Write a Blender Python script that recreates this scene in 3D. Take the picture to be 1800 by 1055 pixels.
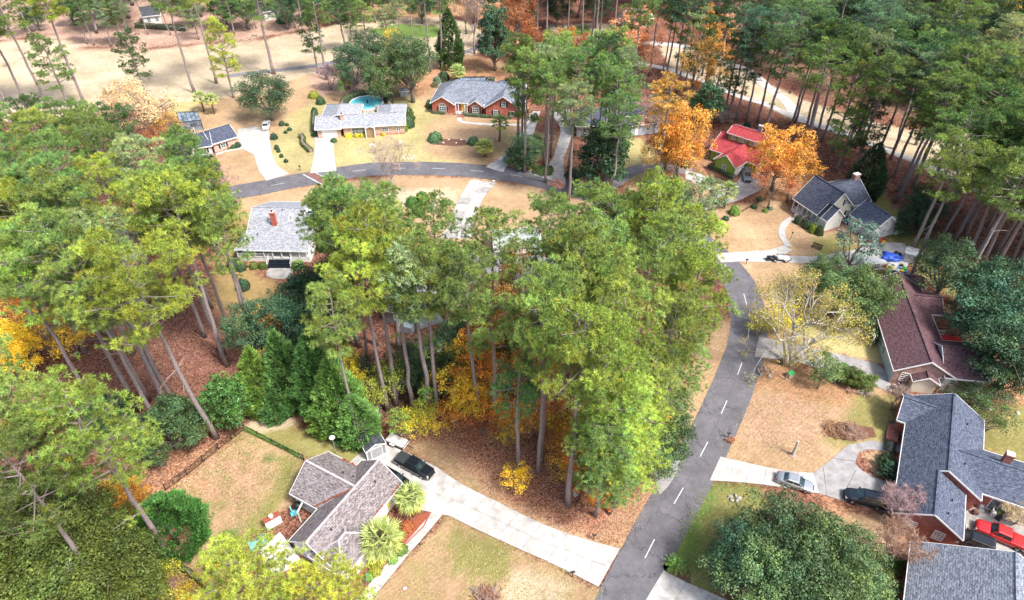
import bpy, math, random
import numpy as np
from mathutils import Vector, Matrix
for o in list(bpy.data.objects): bpy.data.objects.remove(o)
SC = bpy.context.scene; COL = SC.collection
R_ = math.radians

# ---------------------------------------------------------------- camera, sky, sun, exposure
CAM_H = 78.0; PITCH = R_(40.0); FPX = 1200.0
cam = bpy.data.cameras.new('camera'); cam.sensor_width = 36; cam.lens = 24; cam.sensor_fit = 'HORIZONTAL'
cam.clip_start = .5; cam.clip_end = 3000
camo = bpy.data.objects.new('camera', cam); COL.objects.link(camo)
camo.location = (0, 0, CAM_H); camo.rotation_euler = (R_(90) - PITCH, 0, 0)
SC.camera = camo
SUN_EL = 56.0; SUN_AZ = 125.0          # azimuth clockwise from +Y: light comes from the right and a little from behind the camera
world = bpy.data.worlds.new('World'); SC.world = world; world.use_nodes = True
wn = world.node_tree.nodes; wl = world.node_tree.links
bg = wn['Background']; sky = wn.new('ShaderNodeTexSky'); sky.sky_type = 'NISHITA'; sky.sun_disc = False
sky.sun_elevation = R_(SUN_EL); sky.sun_rotation = R_(SUN_AZ)
sky.air_density = 1.0; sky.dust_density = 4.0; sky.ozone_density = 1.0
wl.new(sky.outputs[0], bg.inputs[0]); bg.inputs[1].default_value = 0.14
sun = bpy.data.lights.new('sun', 'SUN'); sun.energy = 2.9; sun.angle = R_(10); sun.color = (1, .965, .92)
suno = bpy.data.objects.new('sun', sun); COL.objects.link(suno)
az = R_(SUN_AZ); el = R_(SUN_EL)
sd = Vector((math.sin(az) * math.cos(el), math.cos(az) * math.cos(el), math.sin(el)))
suno.rotation_euler = sd.to_track_quat('Z', 'Y').to_euler(); suno.location = (0, 0, 200)
SC.view_settings.view_transform = 'Standard'; SC.view_settings.look = 'None'
SC.view_settings.exposure = .98; SC.view_settings.gamma = 1.0; SC.view_settings.use_curve_mapping = False
SC.render.engine = 'CYCLES'
SC.cycles.max_bounces = 4; SC.cycles.diffuse_bounces = 3; SC.cycles.transmission_bounces = 3

# ---------------------------------------------------------------- survey: picture point -> place on the land
def G(px, py, z=0.0):
    cx = (px - 900) / FPX; cy = -(py - 527.5) / FPX
    D = (cx, math.cos(PITCH) + cy * math.sin(PITCH), -math.sin(PITCH) + cy * math.cos(PITCH))
    t = (z - CAM_H) / D[2]
    return Vector((D[0] * t, D[1] * t, z))
def PX(p):
    x, y, z = p[0], p[1], p[2] - CAM_H
    dep = y * math.cos(PITCH) - z * math.sin(PITCH); up = y * math.sin(PITCH) + z * math.cos(PITCH)
    if dep <= 0: return (-9999, -9999)
    return (900 + FPX * x / dep, 527.5 - FPX * up / dep)

# ---------------------------------------------------------------- materials
MATS = {}
def nmat(name):
    m = bpy.data.materials.new(name); m.use_nodes = True; MATS[name] = m
    nt = m.node_tree; b = nt.nodes['Principled BSDF']
    return m, nt, b
def node(nt, t, **kw):
    n = nt.nodes.new(t)
    for k, v in kw.items():
        if k.startswith('i_'): n.inputs[k[2:].replace('_', ' ')].default_value = v
        else: setattr(n, k, v)
    return n
def mixc(nt, fac, a, b, mode='MIX'):
    n = nt.nodes.new('ShaderNodeMix'); n.data_type = 'RGBA'; n.blend_type = mode
    for sock, val in ((0, fac), (6, a), (7, b)):
        if isinstance(val, bpy.types.NodeSocket): nt.links.new(val, n.inputs[sock])
        elif sock == 0: n.inputs[0].default_value = val
        else: n.inputs[sock].default_value = (*val[:3], 1)
    return n.outputs[2]
def ramp(nt, sock, lo, hi):
    n = nt.nodes.new('ShaderNodeMapRange'); n.inputs[1].default_value = lo; n.inputs[2].default_value = hi
    nt.links.new(sock, n.inputs[0]); return n.outputs[0]
def bump(nt, b, sock, strength=.3, dist=.05):
    n = nt.nodes.new('ShaderNodeBump'); n.inputs['Strength'].default_value = strength; n.inputs['Distance'].default_value = dist
    nt.links.new(sock, n.inputs['Height']); nt.links.new(n.outputs[0], b.inputs['Normal'])
def objco(nt): return nt.nodes.new('ShaderNodeTexCoord').outputs['Object']
def uvco(nt): return nt.nodes.new('ShaderNodeTexCoord').outputs['UV']
def noise(nt, co, scale, detail=4, rough=.6):
    n = node(nt, 'ShaderNodeTexNoise'); n.inputs['Scale'].default_value = scale; n.inputs['Detail'].default_value = detail
    n.inputs['Roughness'].default_value = rough; nt.links.new(co, n.inputs['Vector']); return n.outputs['Fac']
def basic(name, c, rough=.7, amt=.25, scale=3., metal=0, spec=.4, c2=None, bmp=.15):
    m, nt, b = nmat(name); co = objco(nt); f = noise(nt, co, scale)
    d = c2 or tuple(x * (1 - amt) for x in c); l = tuple(min(1, x * (1 + amt * .6)) for x in c)
    nt.links.new(mixc(nt, ramp(nt, f, .35, .65), d, l), b.inputs['Base Color'])
    b.inputs['Roughness'].default_value = rough; b.inputs['Metallic'].default_value = metal
    b.inputs['Specular IOR Level'].default_value = spec
    if bmp: bump(nt, b, noise(nt, co, scale * 6), bmp, .02)
    return m
def shingle(name, c1, c2, stain=(.3, .2, .15), moss=0.2, w=.5, h=.24):
    m, nt, b = nmat(name); uv = uvco(nt)
    br = node(nt, 'ShaderNodeTexBrick'); br.offset = .5
    nt.links.new(uv, br.inputs['Vector'])
    br.inputs['Color1'].default_value = (*[x * .75 for x in c1], 1); br.inputs['Color2'].default_value = (*[min(1, x * 1.3 + .01) for x in c2], 1)
    br.inputs['Mortar'].default_value = (*[x * .3 for x in c1], 1)
    br.inputs['Scale'].default_value = 1; br.inputs['Brick Width'].default_value = w; br.inputs['Row Height'].default_value = h
    br.inputs['Mortar Size'].default_value = .025; br.inputs['Bias'].default_value = 0
    n1 = noise(nt, uv, .5, 5); n2 = noise(nt, uv, 7., 3, .8)
    c = mixc(nt, ramp(nt, n2, .45, 1.), br.outputs['Color'], c2)
    mm = node(nt, 'ShaderNodeMath', operation='MULTIPLY'); nt.links.new(ramp(nt, n1, .42, .68), mm.inputs[0]); mm.inputs[1].default_value = moss
    c = mixc(nt, mm.outputs[0], c, stain)
    # row streaks
    mp = node(nt, 'ShaderNodeMapping'); mp.inputs['Scale'].default_value = (2.6, 6.0, 1); nt.links.new(uv, mp.inputs[0])
    n3 = noise(nt, mp.outputs[0], 1., 3, .7)
    c = mixc(nt, ramp(nt, n3, .45, .75), c, tuple(min(1, x * 1.7 + .02) for x in c2))
    nt.links.new(c, b.inputs['Base Color']); b.inputs['Roughness'].default_value = .85
    b.inputs['Specular IOR Level'].default_value = .25
    bump(nt, b, br.outputs['Fac'], -.6, .03)
    return m
def brickm(name, c1, c2, mortar):
    m, nt, b = nmat(name); uv = uvco(nt)
    br = node(nt, 'ShaderNodeTexBrick'); nt.links.new(uv, br.inputs['Vector'])
    br.inputs['Color1'].default_value = (*c1, 1); br.inputs['Color2'].default_value = (*c2, 1); br.inputs['Mortar'].default_value = (*mortar, 1)
    br.inputs['Scale'].default_value = 1; br.inputs['Brick Width'].default_value = .22; br.inputs['Row Height'].default_value = .075
    br.inputs['Mortar Size'].default_value = .008
    c = mixc(nt, ramp(nt, noise(nt, uv, 1.2, 5), .35, .7), br.outputs['Color'], tuple(x * .72 for x in c1))
    nt.links.new(c, b.inputs['Base Color']); b.inputs['Roughness'].default_value = .85
    bump(nt, b, br.outputs['Fac'], -.4, .01)
    return m
def siding(name, c, pitch=.2):
    m, nt, b = nmat(name); uv = uvco(nt)
    sp = node(nt, 'ShaderNodeSeparateXYZ'); nt.links.new(uv, sp.inputs[0])
    md = node(nt, 'ShaderNodeMath', operation='MODULO'); nt.links.new(sp.outputs[1], md.inputs[0]); md.inputs[1].default_value = pitch
    lt = node(nt, 'ShaderNodeMath', operation='LESS_THAN'); nt.links.new(md.outputs[0], lt.inputs[0]); lt.inputs[1].default_value = pitch * .14
    c0 = mixc(nt, ramp(nt, noise(nt, uv, .8, 5), .3, .7), tuple(x * .88 for x in c), c)
    nt.links.new(mixc(nt, lt.outputs[0], c0, tuple(x * .6 for x in c)), b.inputs['Base Color'])
    b.inputs['Roughness'].default_value = .6; bump(nt, b, md.outputs[0], .5, .05)
    return m
# ground: painted zone colours (soil, litter and turf types) broken up by noise
def ground_mat():
    m, nt, b = nmat('ground'); co = objco(nt)
    at = node(nt, 'ShaderNodeAttribute', attribute_name='zone'); at2 = node(nt, 'ShaderNodeAttribute', attribute_name='litter')
    n1 = noise(nt, co, .12, 6, .65); n2 = noise(nt, co, .9, 5, .7); n3 = noise(nt, co, 6., 3, .7)
    c = mixc(nt, ramp(nt, n1, .35, .68), mixc(nt, 1, at.outputs['Color'], (.80, .78, .72), 'MULTIPLY'), mixc(nt, 1, at.outputs['Color'], (1.14, 1.12, 1.1), 'MULTIPLY'))
    c = mixc(nt, ramp(nt, n2, .38, .66), c, mixc(nt, 1, c, (.78, .80, .72), 'MULTIPLY'))
    c = mixc(nt, ramp(nt, n3, .35, .7), c, mixc(nt, 1, c, (1.22, 1.2, 1.15), 'MULTIPLY'))
    # mower passes
    wv = node(nt, 'ShaderNodeTexWave'); wv.inputs['Scale'].default_value = .55; wv.inputs['Distortion'].default_value = 2.5; wv.inputs['Detail'].default_value = 3; wv.inputs['Detail Scale'].default_value = .6
    mr = node(nt, 'ShaderNodeMapping'); mr.inputs['Rotation'].default_value = (0, 0, .9); nt.links.new(co, mr.inputs[0]); nt.links.new(mr.outputs[0], wv.inputs['Vector'])
    c = mixc(nt, ramp(nt, wv.outputs['Fac'], .2, .9), mixc(nt, 1, c, (.91, .91, .88), 'MULTIPLY'), c)
    wn_ = noise(nt, co, 2.4, 5, .75)
    c = mixc(nt, ramp(nt, wn_, .52, .74), c, mixc(nt, 1, c, (.66, .68, .56), 'MULTIPLY'))
    # thin green in the dormant turf
    mp = node(nt, 'ShaderNodeMapping'); mp.inputs['Location'].default_value = (31, 7, 3); nt.links.new(co, mp.inputs[0])
    g = ramp(nt, noise(nt, mp.outputs[0], .22, 6, .7), .54, .72)
    sub = node(nt, 'ShaderNodeMath', operation='SUBTRACT'); sub.inputs[0].default_value = 1; nt.links.new(at2.outputs['Fac'], sub.inputs[1])
    mu = node(nt, 'ShaderNodeMath', operation='MULTIPLY'); nt.links.new(g, mu.inputs[0]); nt.links.new(sub.outputs[0], mu.inputs[1])
    mu2 = node(nt, 'ShaderNodeMath', operation='MULTIPLY'); nt.links.new(mu.outputs[0], mu2.inputs[0]); mu2.inputs[1].default_value = .35
    c = mixc(nt, mu2.outputs[0], c, (.22, .24, .075))
    # leaves: cells of different browns
    vo = node(nt, 'ShaderNodeTexVoronoi'); vo.inputs['Scale'].default_value = 4.2; nt.links.new(co, vo.inputs['Vector'])
    sv = node(nt, 'ShaderNodeSeparateColor'); nt.links.new(vo.outputs['Color'], sv.inputs[0])
    lc = mixc(nt, ramp(nt, sv.outputs[0], .25, .95), mixc(nt, 1, c, (.5, .42, .42), 'MULTIPLY'), mixc(nt, 1, c, (1.7, 1.65, 1.6), 'MULTIPLY'))
    c = mixc(nt, at2.outputs['Fac'], c, lc)
    nt.links.new(c, b.inputs['Base Color']); b.inputs['Roughness'].default_value = .95; b.inputs['Specular IOR Level'].default_value = .1
    bump(nt, b, n3, .5, .08)
    return m
def foliage(name, trans=.25, rough=.6):
    m, nt, b = nmat(name)
    oi = node(nt, 'ShaderNodeObjectInfo'); at = node(nt, 'ShaderNodeAttribute', attribute_name='leafcol')
    c = mixc(nt, 1, oi.outputs['Color'], at.outputs['Color'], 'MULTIPLY')
    nt.links.new(c, b.inputs['Base Color']); b.inputs['Roughness'].default_value = rough; b.inputs['Specular IOR Level'].default_value = .3
    tr = node(nt, 'ShaderNodeBsdfTranslucent'); nt.links.new(mixc(nt, 1, c, (1.25, 1.2, .6), 'MULTIPLY'), tr.inputs[0])
    ms = node(nt, 'ShaderNodeMixShader'); ms.inputs[0].default_value = trans
    nt.links.new(b.outputs[0], ms.inputs[1]); nt.links.new(tr.outputs[0], ms.inputs[2])
    nt.links.new(ms.outputs[0], nt.nodes['Material Output'].inputs[0])
    return m
def barkm(name, c, scale=5):
    m, nt, b = nmat(name); co = objco(nt)
    mp = node(nt, 'ShaderNodeMapping'); mp.inputs['Scale'].default_value = (3, 3, .7); nt.links.new(co, mp.inputs[0])
    f = noise(nt, mp.outputs[0], scale, 5, .7)
    nt.links.new(mixc(nt, ramp(nt, f, .35, .65), tuple(x * .5 for x in c), tuple(x * 1.35 for x in c)), b.inputs['Base Color'])
    b.inputs['Roughness'].default_value = .9; bump(nt, b, f, .8, .06)
    return m
def asphaltm(name, c, dark=.6):
    m, nt, b = nmat(name); co = objco(nt)
    n1 = noise(nt, co, .25, 6, .7); n2 = noise(nt, co, 14., 3, .8); n3 = noise(nt, co, 1.1, 5, .7)
    c1 = mixc(nt, ramp(nt, n1, .35, .65), tuple(x * .8 for x in c), tuple(x * 1.25 for x in c))
    c1 = mixc(nt, ramp(nt, n3, .4, .7), c1, mixc(nt, 1, c1, (.75, .75, .78), 'MULTIPLY'))
    c1 = mixc(nt, ramp(nt, n2, .3, .75), mixc(nt, 1, c1, (.8, .8, .8), 'MULTIPLY'), mixc(nt, 1, c1, (1.3, 1.3, 1.3), 'MULTIPLY'))
    vo = node(nt, 'ShaderNodeTexVoronoi', feature='DISTANCE_TO_EDGE'); vo.inputs['Scale'].default_value = .16
    wr = node(nt, 'ShaderNodeVectorMath', operation='ADD'); nt.links.new(co, wr.inputs[0])
    nn = node(nt, 'ShaderNodeTexNoise'); nn.inputs['Scale'].default_value = .8; nn.inputs['Detail'].default_value = 5; nt.links.new(co, nn.inputs['Vector'])
    sc = node(nt, 'ShaderNodeVectorMath', operation='SCALE'); nt.links.new(nn.outputs['Color'], sc.inputs[0]); sc.inputs['Scale'].default_value = 2.5
    nt.links.new(sc.outputs[0], wr.inputs[1]); nt.links.new(wr.outputs[0], vo.inputs['Vector'])
    cr = ramp(nt, vo.outputs['Distance'], .012, .004)
    mu = node(nt, 'ShaderNodeMath', operation='MULTIPLY'); nt.links.new(cr, mu.inputs[0]); mu.inputs[1].default_value = dark
    c1 = mixc(nt, mu.outputs[0], c1, tuple(x * .35 for x in c))
    nt.links.new(c1, b.inputs['Base Color']); b.inputs['Roughness'].default_value = .88; bump(nt, b, n2, .3, .01)
    return m
def paint(name, c, metal=.3):
    m, nt, b = nmat(name)
    b.inputs['Base Color'].default_value = (*c, 1); b.inputs['Roughness'].default_value = .28; b.inputs['Metallic'].default_value = metal
    b.inputs['Coat Weight'].default_value = .6; b.inputs['Coat Roughness'].default_value = .08
    co = objco(nt); f = noise(nt, co, 2.2, 4)
    r = node(nt, 'ShaderNodeMapRange'); r.inputs[3].default_value = .2; r.inputs[4].default_value = .42; nt.links.new(f, r.inputs[0]); nt.links.new(r.outputs[0], b.inputs['Roughness'])
    return m
def water(name, c):
    m, nt, b = nmat(name); co = objco(nt); f = noise(nt, co, 1.5, 4)
    nt.links.new(mixc(nt, ramp(nt, f, .3, .7), tuple(x * .8 for x in c), c), b.inputs['Base Color'])
    b.inputs['Roughness'].default_value = .08; bump(nt, b, noise(nt, co, 6, 3), .15, .02); return m
def glassm(name, c):
    m, nt, b = nmat(name); co = objco(nt); f = noise(nt, co, .9, 2)
    nt.links.new(mixc(nt, ramp(nt, f, .4, .6), tuple(x * .6 for x in c), tuple(x * 1.5 for x in c)), b.inputs['Base Color'])
    b.inputs['Roughness'].default_value = .08; b.inputs['Specular IOR Level'].default_value = .8; return m
ground_mat(); foliage('needles', .06, .6); foliage('leaves', .18, .55); foliage('gloss_leaves', .15, .35)
barkm('pine_bark', (.30, .245, .235)); barkm('oak_bark', (.20, .175, .15)); barkm('pale_bark', (.52, .49, .44)); barkm('twig_bark', (.30, .24, .22)); barkm('palm_bark', (.26, .2, .14))
asphaltm('asphalt', (.125, .121, .132)); asphaltm('asphalt_dark', (.09, .088, .095)); asphaltm('old_asphalt', (.2, .19, .2))
basic('concrete', (.44, .425, .40), .85, .22, .7, bmp=.2); basic('concrete_stained', (.33, .315, .295), .85, .3, .9, bmp=.2)
basic('concrete_clean', (.49, .47, .445), .85, .3, .8); basic('concrete_grey', (.30, .29, .29), .85, .25, .9)
basic('joint_soil', (.12, .10, .08), .95); basic('road_paint', (.58, .58, .56), .7, .18, 5)
basic('white_trim', (.78, .78, .76), .5, .08, 2); basic('white_paint', (.8, .8, .79), .45, .06, 2)
basic('grey_trim', (.35, .35, .36), .6); basic('black_metal', (.02, .02, .022), .45, .3, 4); basic('dark_fabric', (.03, .035, .04), .8, .3)
basic('rubber', (.02, .02, .02), .8); basic('rim_metal', (.5, .5, .52), .3, .1, 3, metal=.8); basic('chrome', (.7, .7, .7), .2, .05, 3, metal=1)
basic('galvanised', (.45, .47, .48), .45, .15, 5, metal=.5)
basic('timber', (.33, .22, .13), .8, .35, 4); basic('grey_timber', (.30, .27, .24), .85, .3, 4); basic('mulch', (.16, .075, .05), .95, .45, 6, bmp=.6)
basic('red_mulch', (.30, .085, .045), .95, .4, 6, bmp=.6); basic('stone', (.42, .38, .34), .85, .3, 3, bmp=.4); basic('white_stone', (.7, .68, .64), .8, .15, 3)
basic('pine_straw', (.36, .17, .09), .95, .4, 5, bmp=.6); basic('grass_green', (.1, .17, .04), .9, .4, 4)
basic('red_paver', (.22, .10, .085), .85, .35, 6); basic('red_tail', (.45, .02, .02), .3, .1); basic('lamp_glass', (.75, .75, .72), .15, .1)
basic('blue_tarp', (.03, .10, .55), .5, .35, 1.5); basic('yellow_plastic', (.75, .6, .04), .45); basic('red_plastic', (.6, .04, .03), .45)
basic('green_plastic', (.05, .4, .1), .45); basic('pink_plastic', (.7, .15, .35), .5); basic('blue_plastic', (.05, .3, .55), .4); basic('cyan_fabric', (.15, .5, .55), .6)
basic('cream_panel', (.62, .56, .44), .6, .1); basic('orange_paint', (.7, .3, .03), .5, .1); basic('yellow_paint', (.75, .55, .04), .5, .1)
basic('beige_metal', (.5, .45, .36), .5, .1); basic('shutter_dark', (.025, .035, .045), .6); basic('shutter_grey', (.2, .22, .25), .6)
basic('ridge_pale', (.42, .39, .40), .8, .2, 2); basic('purple_plastic', (.35, .08, .4), .5); basic('dark_wood', (.08, .05, .04), .7)
glassm('window_glass', (.10, .12, .14)); glassm('pale_glass', (.32, .36, .37)); glassm('car_glass', (.03, .05, .055)); glassm('screen_glass', (.16, .2, .24))
water('pool_water', (.12, .52, .6)); water('pool_water_pale', (.3, .62, .62))
shingle('shingle_slate', (.04, .053, .085), (.085, .10, .14), (.03, .04, .08), .3)
shingle('shingle_steel', (.10, .12, .155), (.20, .22, .26), (.07, .08, .11), .3)
shingle('shingle_taupe', (.105, .092, .10), (.23, .205, .21), (.11, .07, .055), .35)
shingle('shingle_maroon', (.08, .04, .05), (.12, .065, .072), (.07, .03, .04), .4)
shingle('shingle_navy', (.035, .045, .072), (.07, .083, .12), (.04, .045, .065), .3)
shingle('shingle_light', (.22, .24, .275), (.29, .305, .335), (.20, .17, .17), .35)
shingle('shingle_red', (.27, .03, .038), (.33, .045, .052), (.20, .03, .035), .3)
shingle('shingle_brown', (.20, .13, .12), (.26, .17, .15), (.12, .1, .09), .3)
shingle('shingle_green', (.25, .29, .27), (.32, .36, .33), (.2, .2, .2), .3)
shingle('shingle_dark', (.035, .04, .055), (.06, .065, .08), (.05, .05, .05), .2)
brickm('brick_red', (.36, .10, .075), (.43, .135, .095), (.4, .3, .26)); brickm('brick_orange', (.5, .115, .07), (.55, .15, .09), (.5, .3, .24))
brickm('brick_pink', (.6, .36, .28), (.66, .44, .35), (.7, .6, .55)); brickm('brick_brown', (.34, .18, .14), (.44, .27, .21), (.5, .42, .38))
brickm('brick_foundation', (.5, .22, .15), (.56, .28, .19), (.5, .4, .35))
siding('siding_white', (.78, .78, .76)); siding('siding_cream', (.78, .75, .62)); siding('siding_grey', (.30, .30, .33)); siding('siding_green', (.24, .42, .06)); siding('siding_blue', (.45, .55, .62))
paint('paint_black', (.012, .014, .02)); paint('paint_navy', (.015, .022, .035)); paint('paint_silver', (.42, .45, .48), .6); paint('paint_red', (.48, .022, .025), .1)
paint('paint_white', (.8, .8, .8), .0); paint('paint_grey', (.2, .22, .25), .5)

# ---------------------------------------------------------------- mesh builder
class MB:
    def __init__(s): s.v = []; s.f = []
    def poly(s, pts):
        n = len(s.v); s.v += [tuple(p) for p in pts]; s.f.append(tuple(range(n, n + len(pts)))); return s
    def prism(s, pts, dz):          # polygon (any plane) extruded by vector dz downwards/upwards
        dz = Vector(dz); a = [Vector(p) for p in pts]; b = [p + dz for p in a]; k = len(a)
        n = len(s.v); s.v += [tuple(p) for p in a] + [tuple(p) for p in b]
        nv = Vector((0, 0, 0))
        for i in range(1, k - 1): nv += (a[i] - a[0]).cross(a[i + 1] - a[0])
        top = list(range(n, n + k)); bot = list(range(n + k, n + 2 * k))
        if nv.dot(dz) < 0:
            s.f.append(tuple(top)); s.f.append(tuple(bot[::-1]))
            for i in range(k): j = (i + 1) % k; s.f.append((n + i, n + k + i, n + k + j, n + j))
        else:
            s.f.append(tuple(top[::-1])); s.f.append(tuple(bot))
            for i in range(k): j = (i + 1) % k; s.f.append((n + i, n + j, n + k + j, n + k + i))
        return s
    def box(s, c, size, u=(1, 0), z0=None):   # c centre, size (along u, across, z)
        u = Vector((u[0], u[1], 0)).normalized(); w = Vector((-u.y, u.x, 0)); c = Vector(c)
        hx, hy, hz = size[0] / 2, size[1] / 2, size[2] / 2
        top = [c + u * a * hx + w * b * hy + Vector((0, 0, hz)) for a, b in ((-1, -1), (1, -1), (1, 1), (-1, 1))]
        return s.prism(top, (0, 0, -size[2]))
    def beam(s, a, b, w, h=None, up=(0, 0, 1)):
        a = Vector(a); b = Vector(b); h = h or w; d = (b - a).normalized(); up = Vector(up)
        if abs(d.dot(up)) > .98: up = Vector((1, 0, 0))
        x = d.cross(up).normalized(); y = x.cross(d).normalized()
        p = [a + x * i * w / 2 + y * j * h / 2 for i, j in ((-1, -1), (1, -1), (1, 1), (-1, 1))]
        return s.prism(p, b - a)
    def tube(s, pts, rad, n=8, cap=True):
        base = len(s.v); pts = [Vector(p) for p in pts]
        ref = Vector((.31, .17, .93)) if abs((pts[-1] - pts[0]).normalized().z) < .9 else Vector((1, .1, 0))
        for i, p in enumerate(pts):
            d = (pts[min(i + 1, len(pts) - 1)] - pts[max(i - 1, 0)]).normalized()
            x = d.cross(ref).normalized(); y = d.cross(x)
            for k in range(n):
                a = 2 * math.pi * k / n; s.v.append(tuple(p + (x * math.cos(a) + y * math.sin(a)) * rad[i]))
        for i in range(len(pts) - 1):
            for k in range(n):
                a = base + i * n + k; b = base + i * n + (k + 1) % n; s.f.append((a, b, b + n, a + n))
        if cap:
            s.f.append(tuple(base + k for k in range(n))[::-1]); s.f.append(tuple(base + (len(pts) - 1) * n + k for k in range(n)))
        return s
    def lathe(s, prof, c=(0, 0, 0), n=16):
        base = len(s.v)
        for r, z in prof:
            for k in range(n):
                a = 2 * math.pi * k / n; s.v.append((c[0] + r * math.cos(a), c[1] + r * math.sin(a), c[2] + z))
        for i in range(len(prof) - 1):
            for k in range(n):
                a = base + i * n + k; b = base + i * n + (k + 1) % n; s.f.append((a, b, b + n, a + n))
        s.f.append(tuple(base + k for k in range(n))[::-1]); s.f.append(tuple(base + (len(prof) - 1) * n + k for k in range(n)))
        return s
    def blob(s, c, r, seed=0, n=10, m=7, amp=.15):
        rg = random.Random(seed); base = len(s.v); ph = [rg.uniform(0, 6) for _ in range(4)]
        for i in range(m + 1):
            t = math.pi * i / m
            for k in range(n):
                a = 2 * math.pi * k / n; q = 1 + amp * (math.sin(3 * a + ph[0] + t) + math.sin(5 * a + ph[1]) * math.sin(2 * t + ph[2])) * math.sin(t)
                s.v.append((c[0] + r[0] * q * math.sin(t) * math.cos(a), c[1] + r[1] * q * math.sin(t) * math.sin(a), c[2] + r[2] * q * math.cos(t)))
        for i in range(m):
            for k in range(n):
                a = base + i * n + k; b = base + i * n + (k + 1) % n; s.f.append((a, a + n, b + n, b))
        return s
    def build(s, name, mat, parent=None, smooth=False, off=None, label=None):
        me = bpy.data.meshes.new(name)
        o0 = Vector(off) if off is not None else (Vector(parent['_o']) if parent is not None and '_o' in parent else Vector((0, 0, 0)))
        vs = [(v[0] - o0.x, v[1] - o0.y, v[2] - o0.z) for v in s.v]
        me.from_pydata(vs, [], s.f); me.update()
        uvl = me.uv_layers.new(name='UVMap'); Z = Vector((0, 0, 1)); dat = []
        V = me.vertices
        for p in me.polygons:
            n = p.normal; u = Z.cross(n)
            if u.length < 1e-3: u = Vector((1, 0, 0))
            u.normalize(); w = n.cross(u)
            for vi in p.vertices:
                c = V[vi].co; dat += [c.dot(u) + 50, c.dot(w) + 50]
        uvl.data.foreach_set('uv', dat)
        if smooth: me.polygons.foreach_set('use_smooth', [True] * len(me.polygons))
        me.materials.append(MATS[mat] if isinstance(mat, str) else mat)
        o = bpy.data.objects.new(name, me); COL.objects.link(o)
        if parent is not None: o.parent = parent; o['_o'] = tuple(o0)
        else: o.location = o0; o['_o'] = tuple(o0)
        if label: o['label'] = label
        return o
def tag(o, label=None, cat=None, group=None, kind=None):
    if label: o['label'] = label
    if cat: o['category'] = cat
    if group: o['group'] = group
    if kind: o['kind'] = kind
    return o
def thing(name, label, cat, loc, group=None, rz=0):
    o = bpy.data.objects.new(name, None); COL.objects.link(o); o.location = loc; o.empty_display_size = .5
    o['_o'] = tuple(loc); o.rotation_euler = (0, 0, rz)
    return tag(o, label, cat, group)
def local(name, label, cat, loc, rz=0, group=None):      # thing whose parts are built in local coordinates
    o = thing(name, label, cat, loc, group, rz); o['_o'] = (0, 0, 0); return o
def copy_thing(src, loc, rz=None, label=None, group=None, scale=None, color=None):
    c = src.copy(); COL.objects.link(c); c.location = loc
    if rz is not None: c.rotation_euler = (0, 0, rz)
    if scale: c.scale = (scale,) * 3 if not isinstance(scale, tuple) else scale
    if label: c['label'] = label
    if group: c['group'] = group
    def rec(a, b):
        for ch in a.children:
            d = ch.copy(); COL.objects.link(d); d.parent = b
            if color and d.get('_tint'): d.color = (*color, 1)
            rec(ch, d)
    rec(src, c)
    return c
# ================================================================= GROUND
rng = np.random.default_rng(5); random.seed(5)
LIT = 'litter'
def gp(pts): return np.array([G(x, y)[:2] for x, y in pts])
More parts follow.
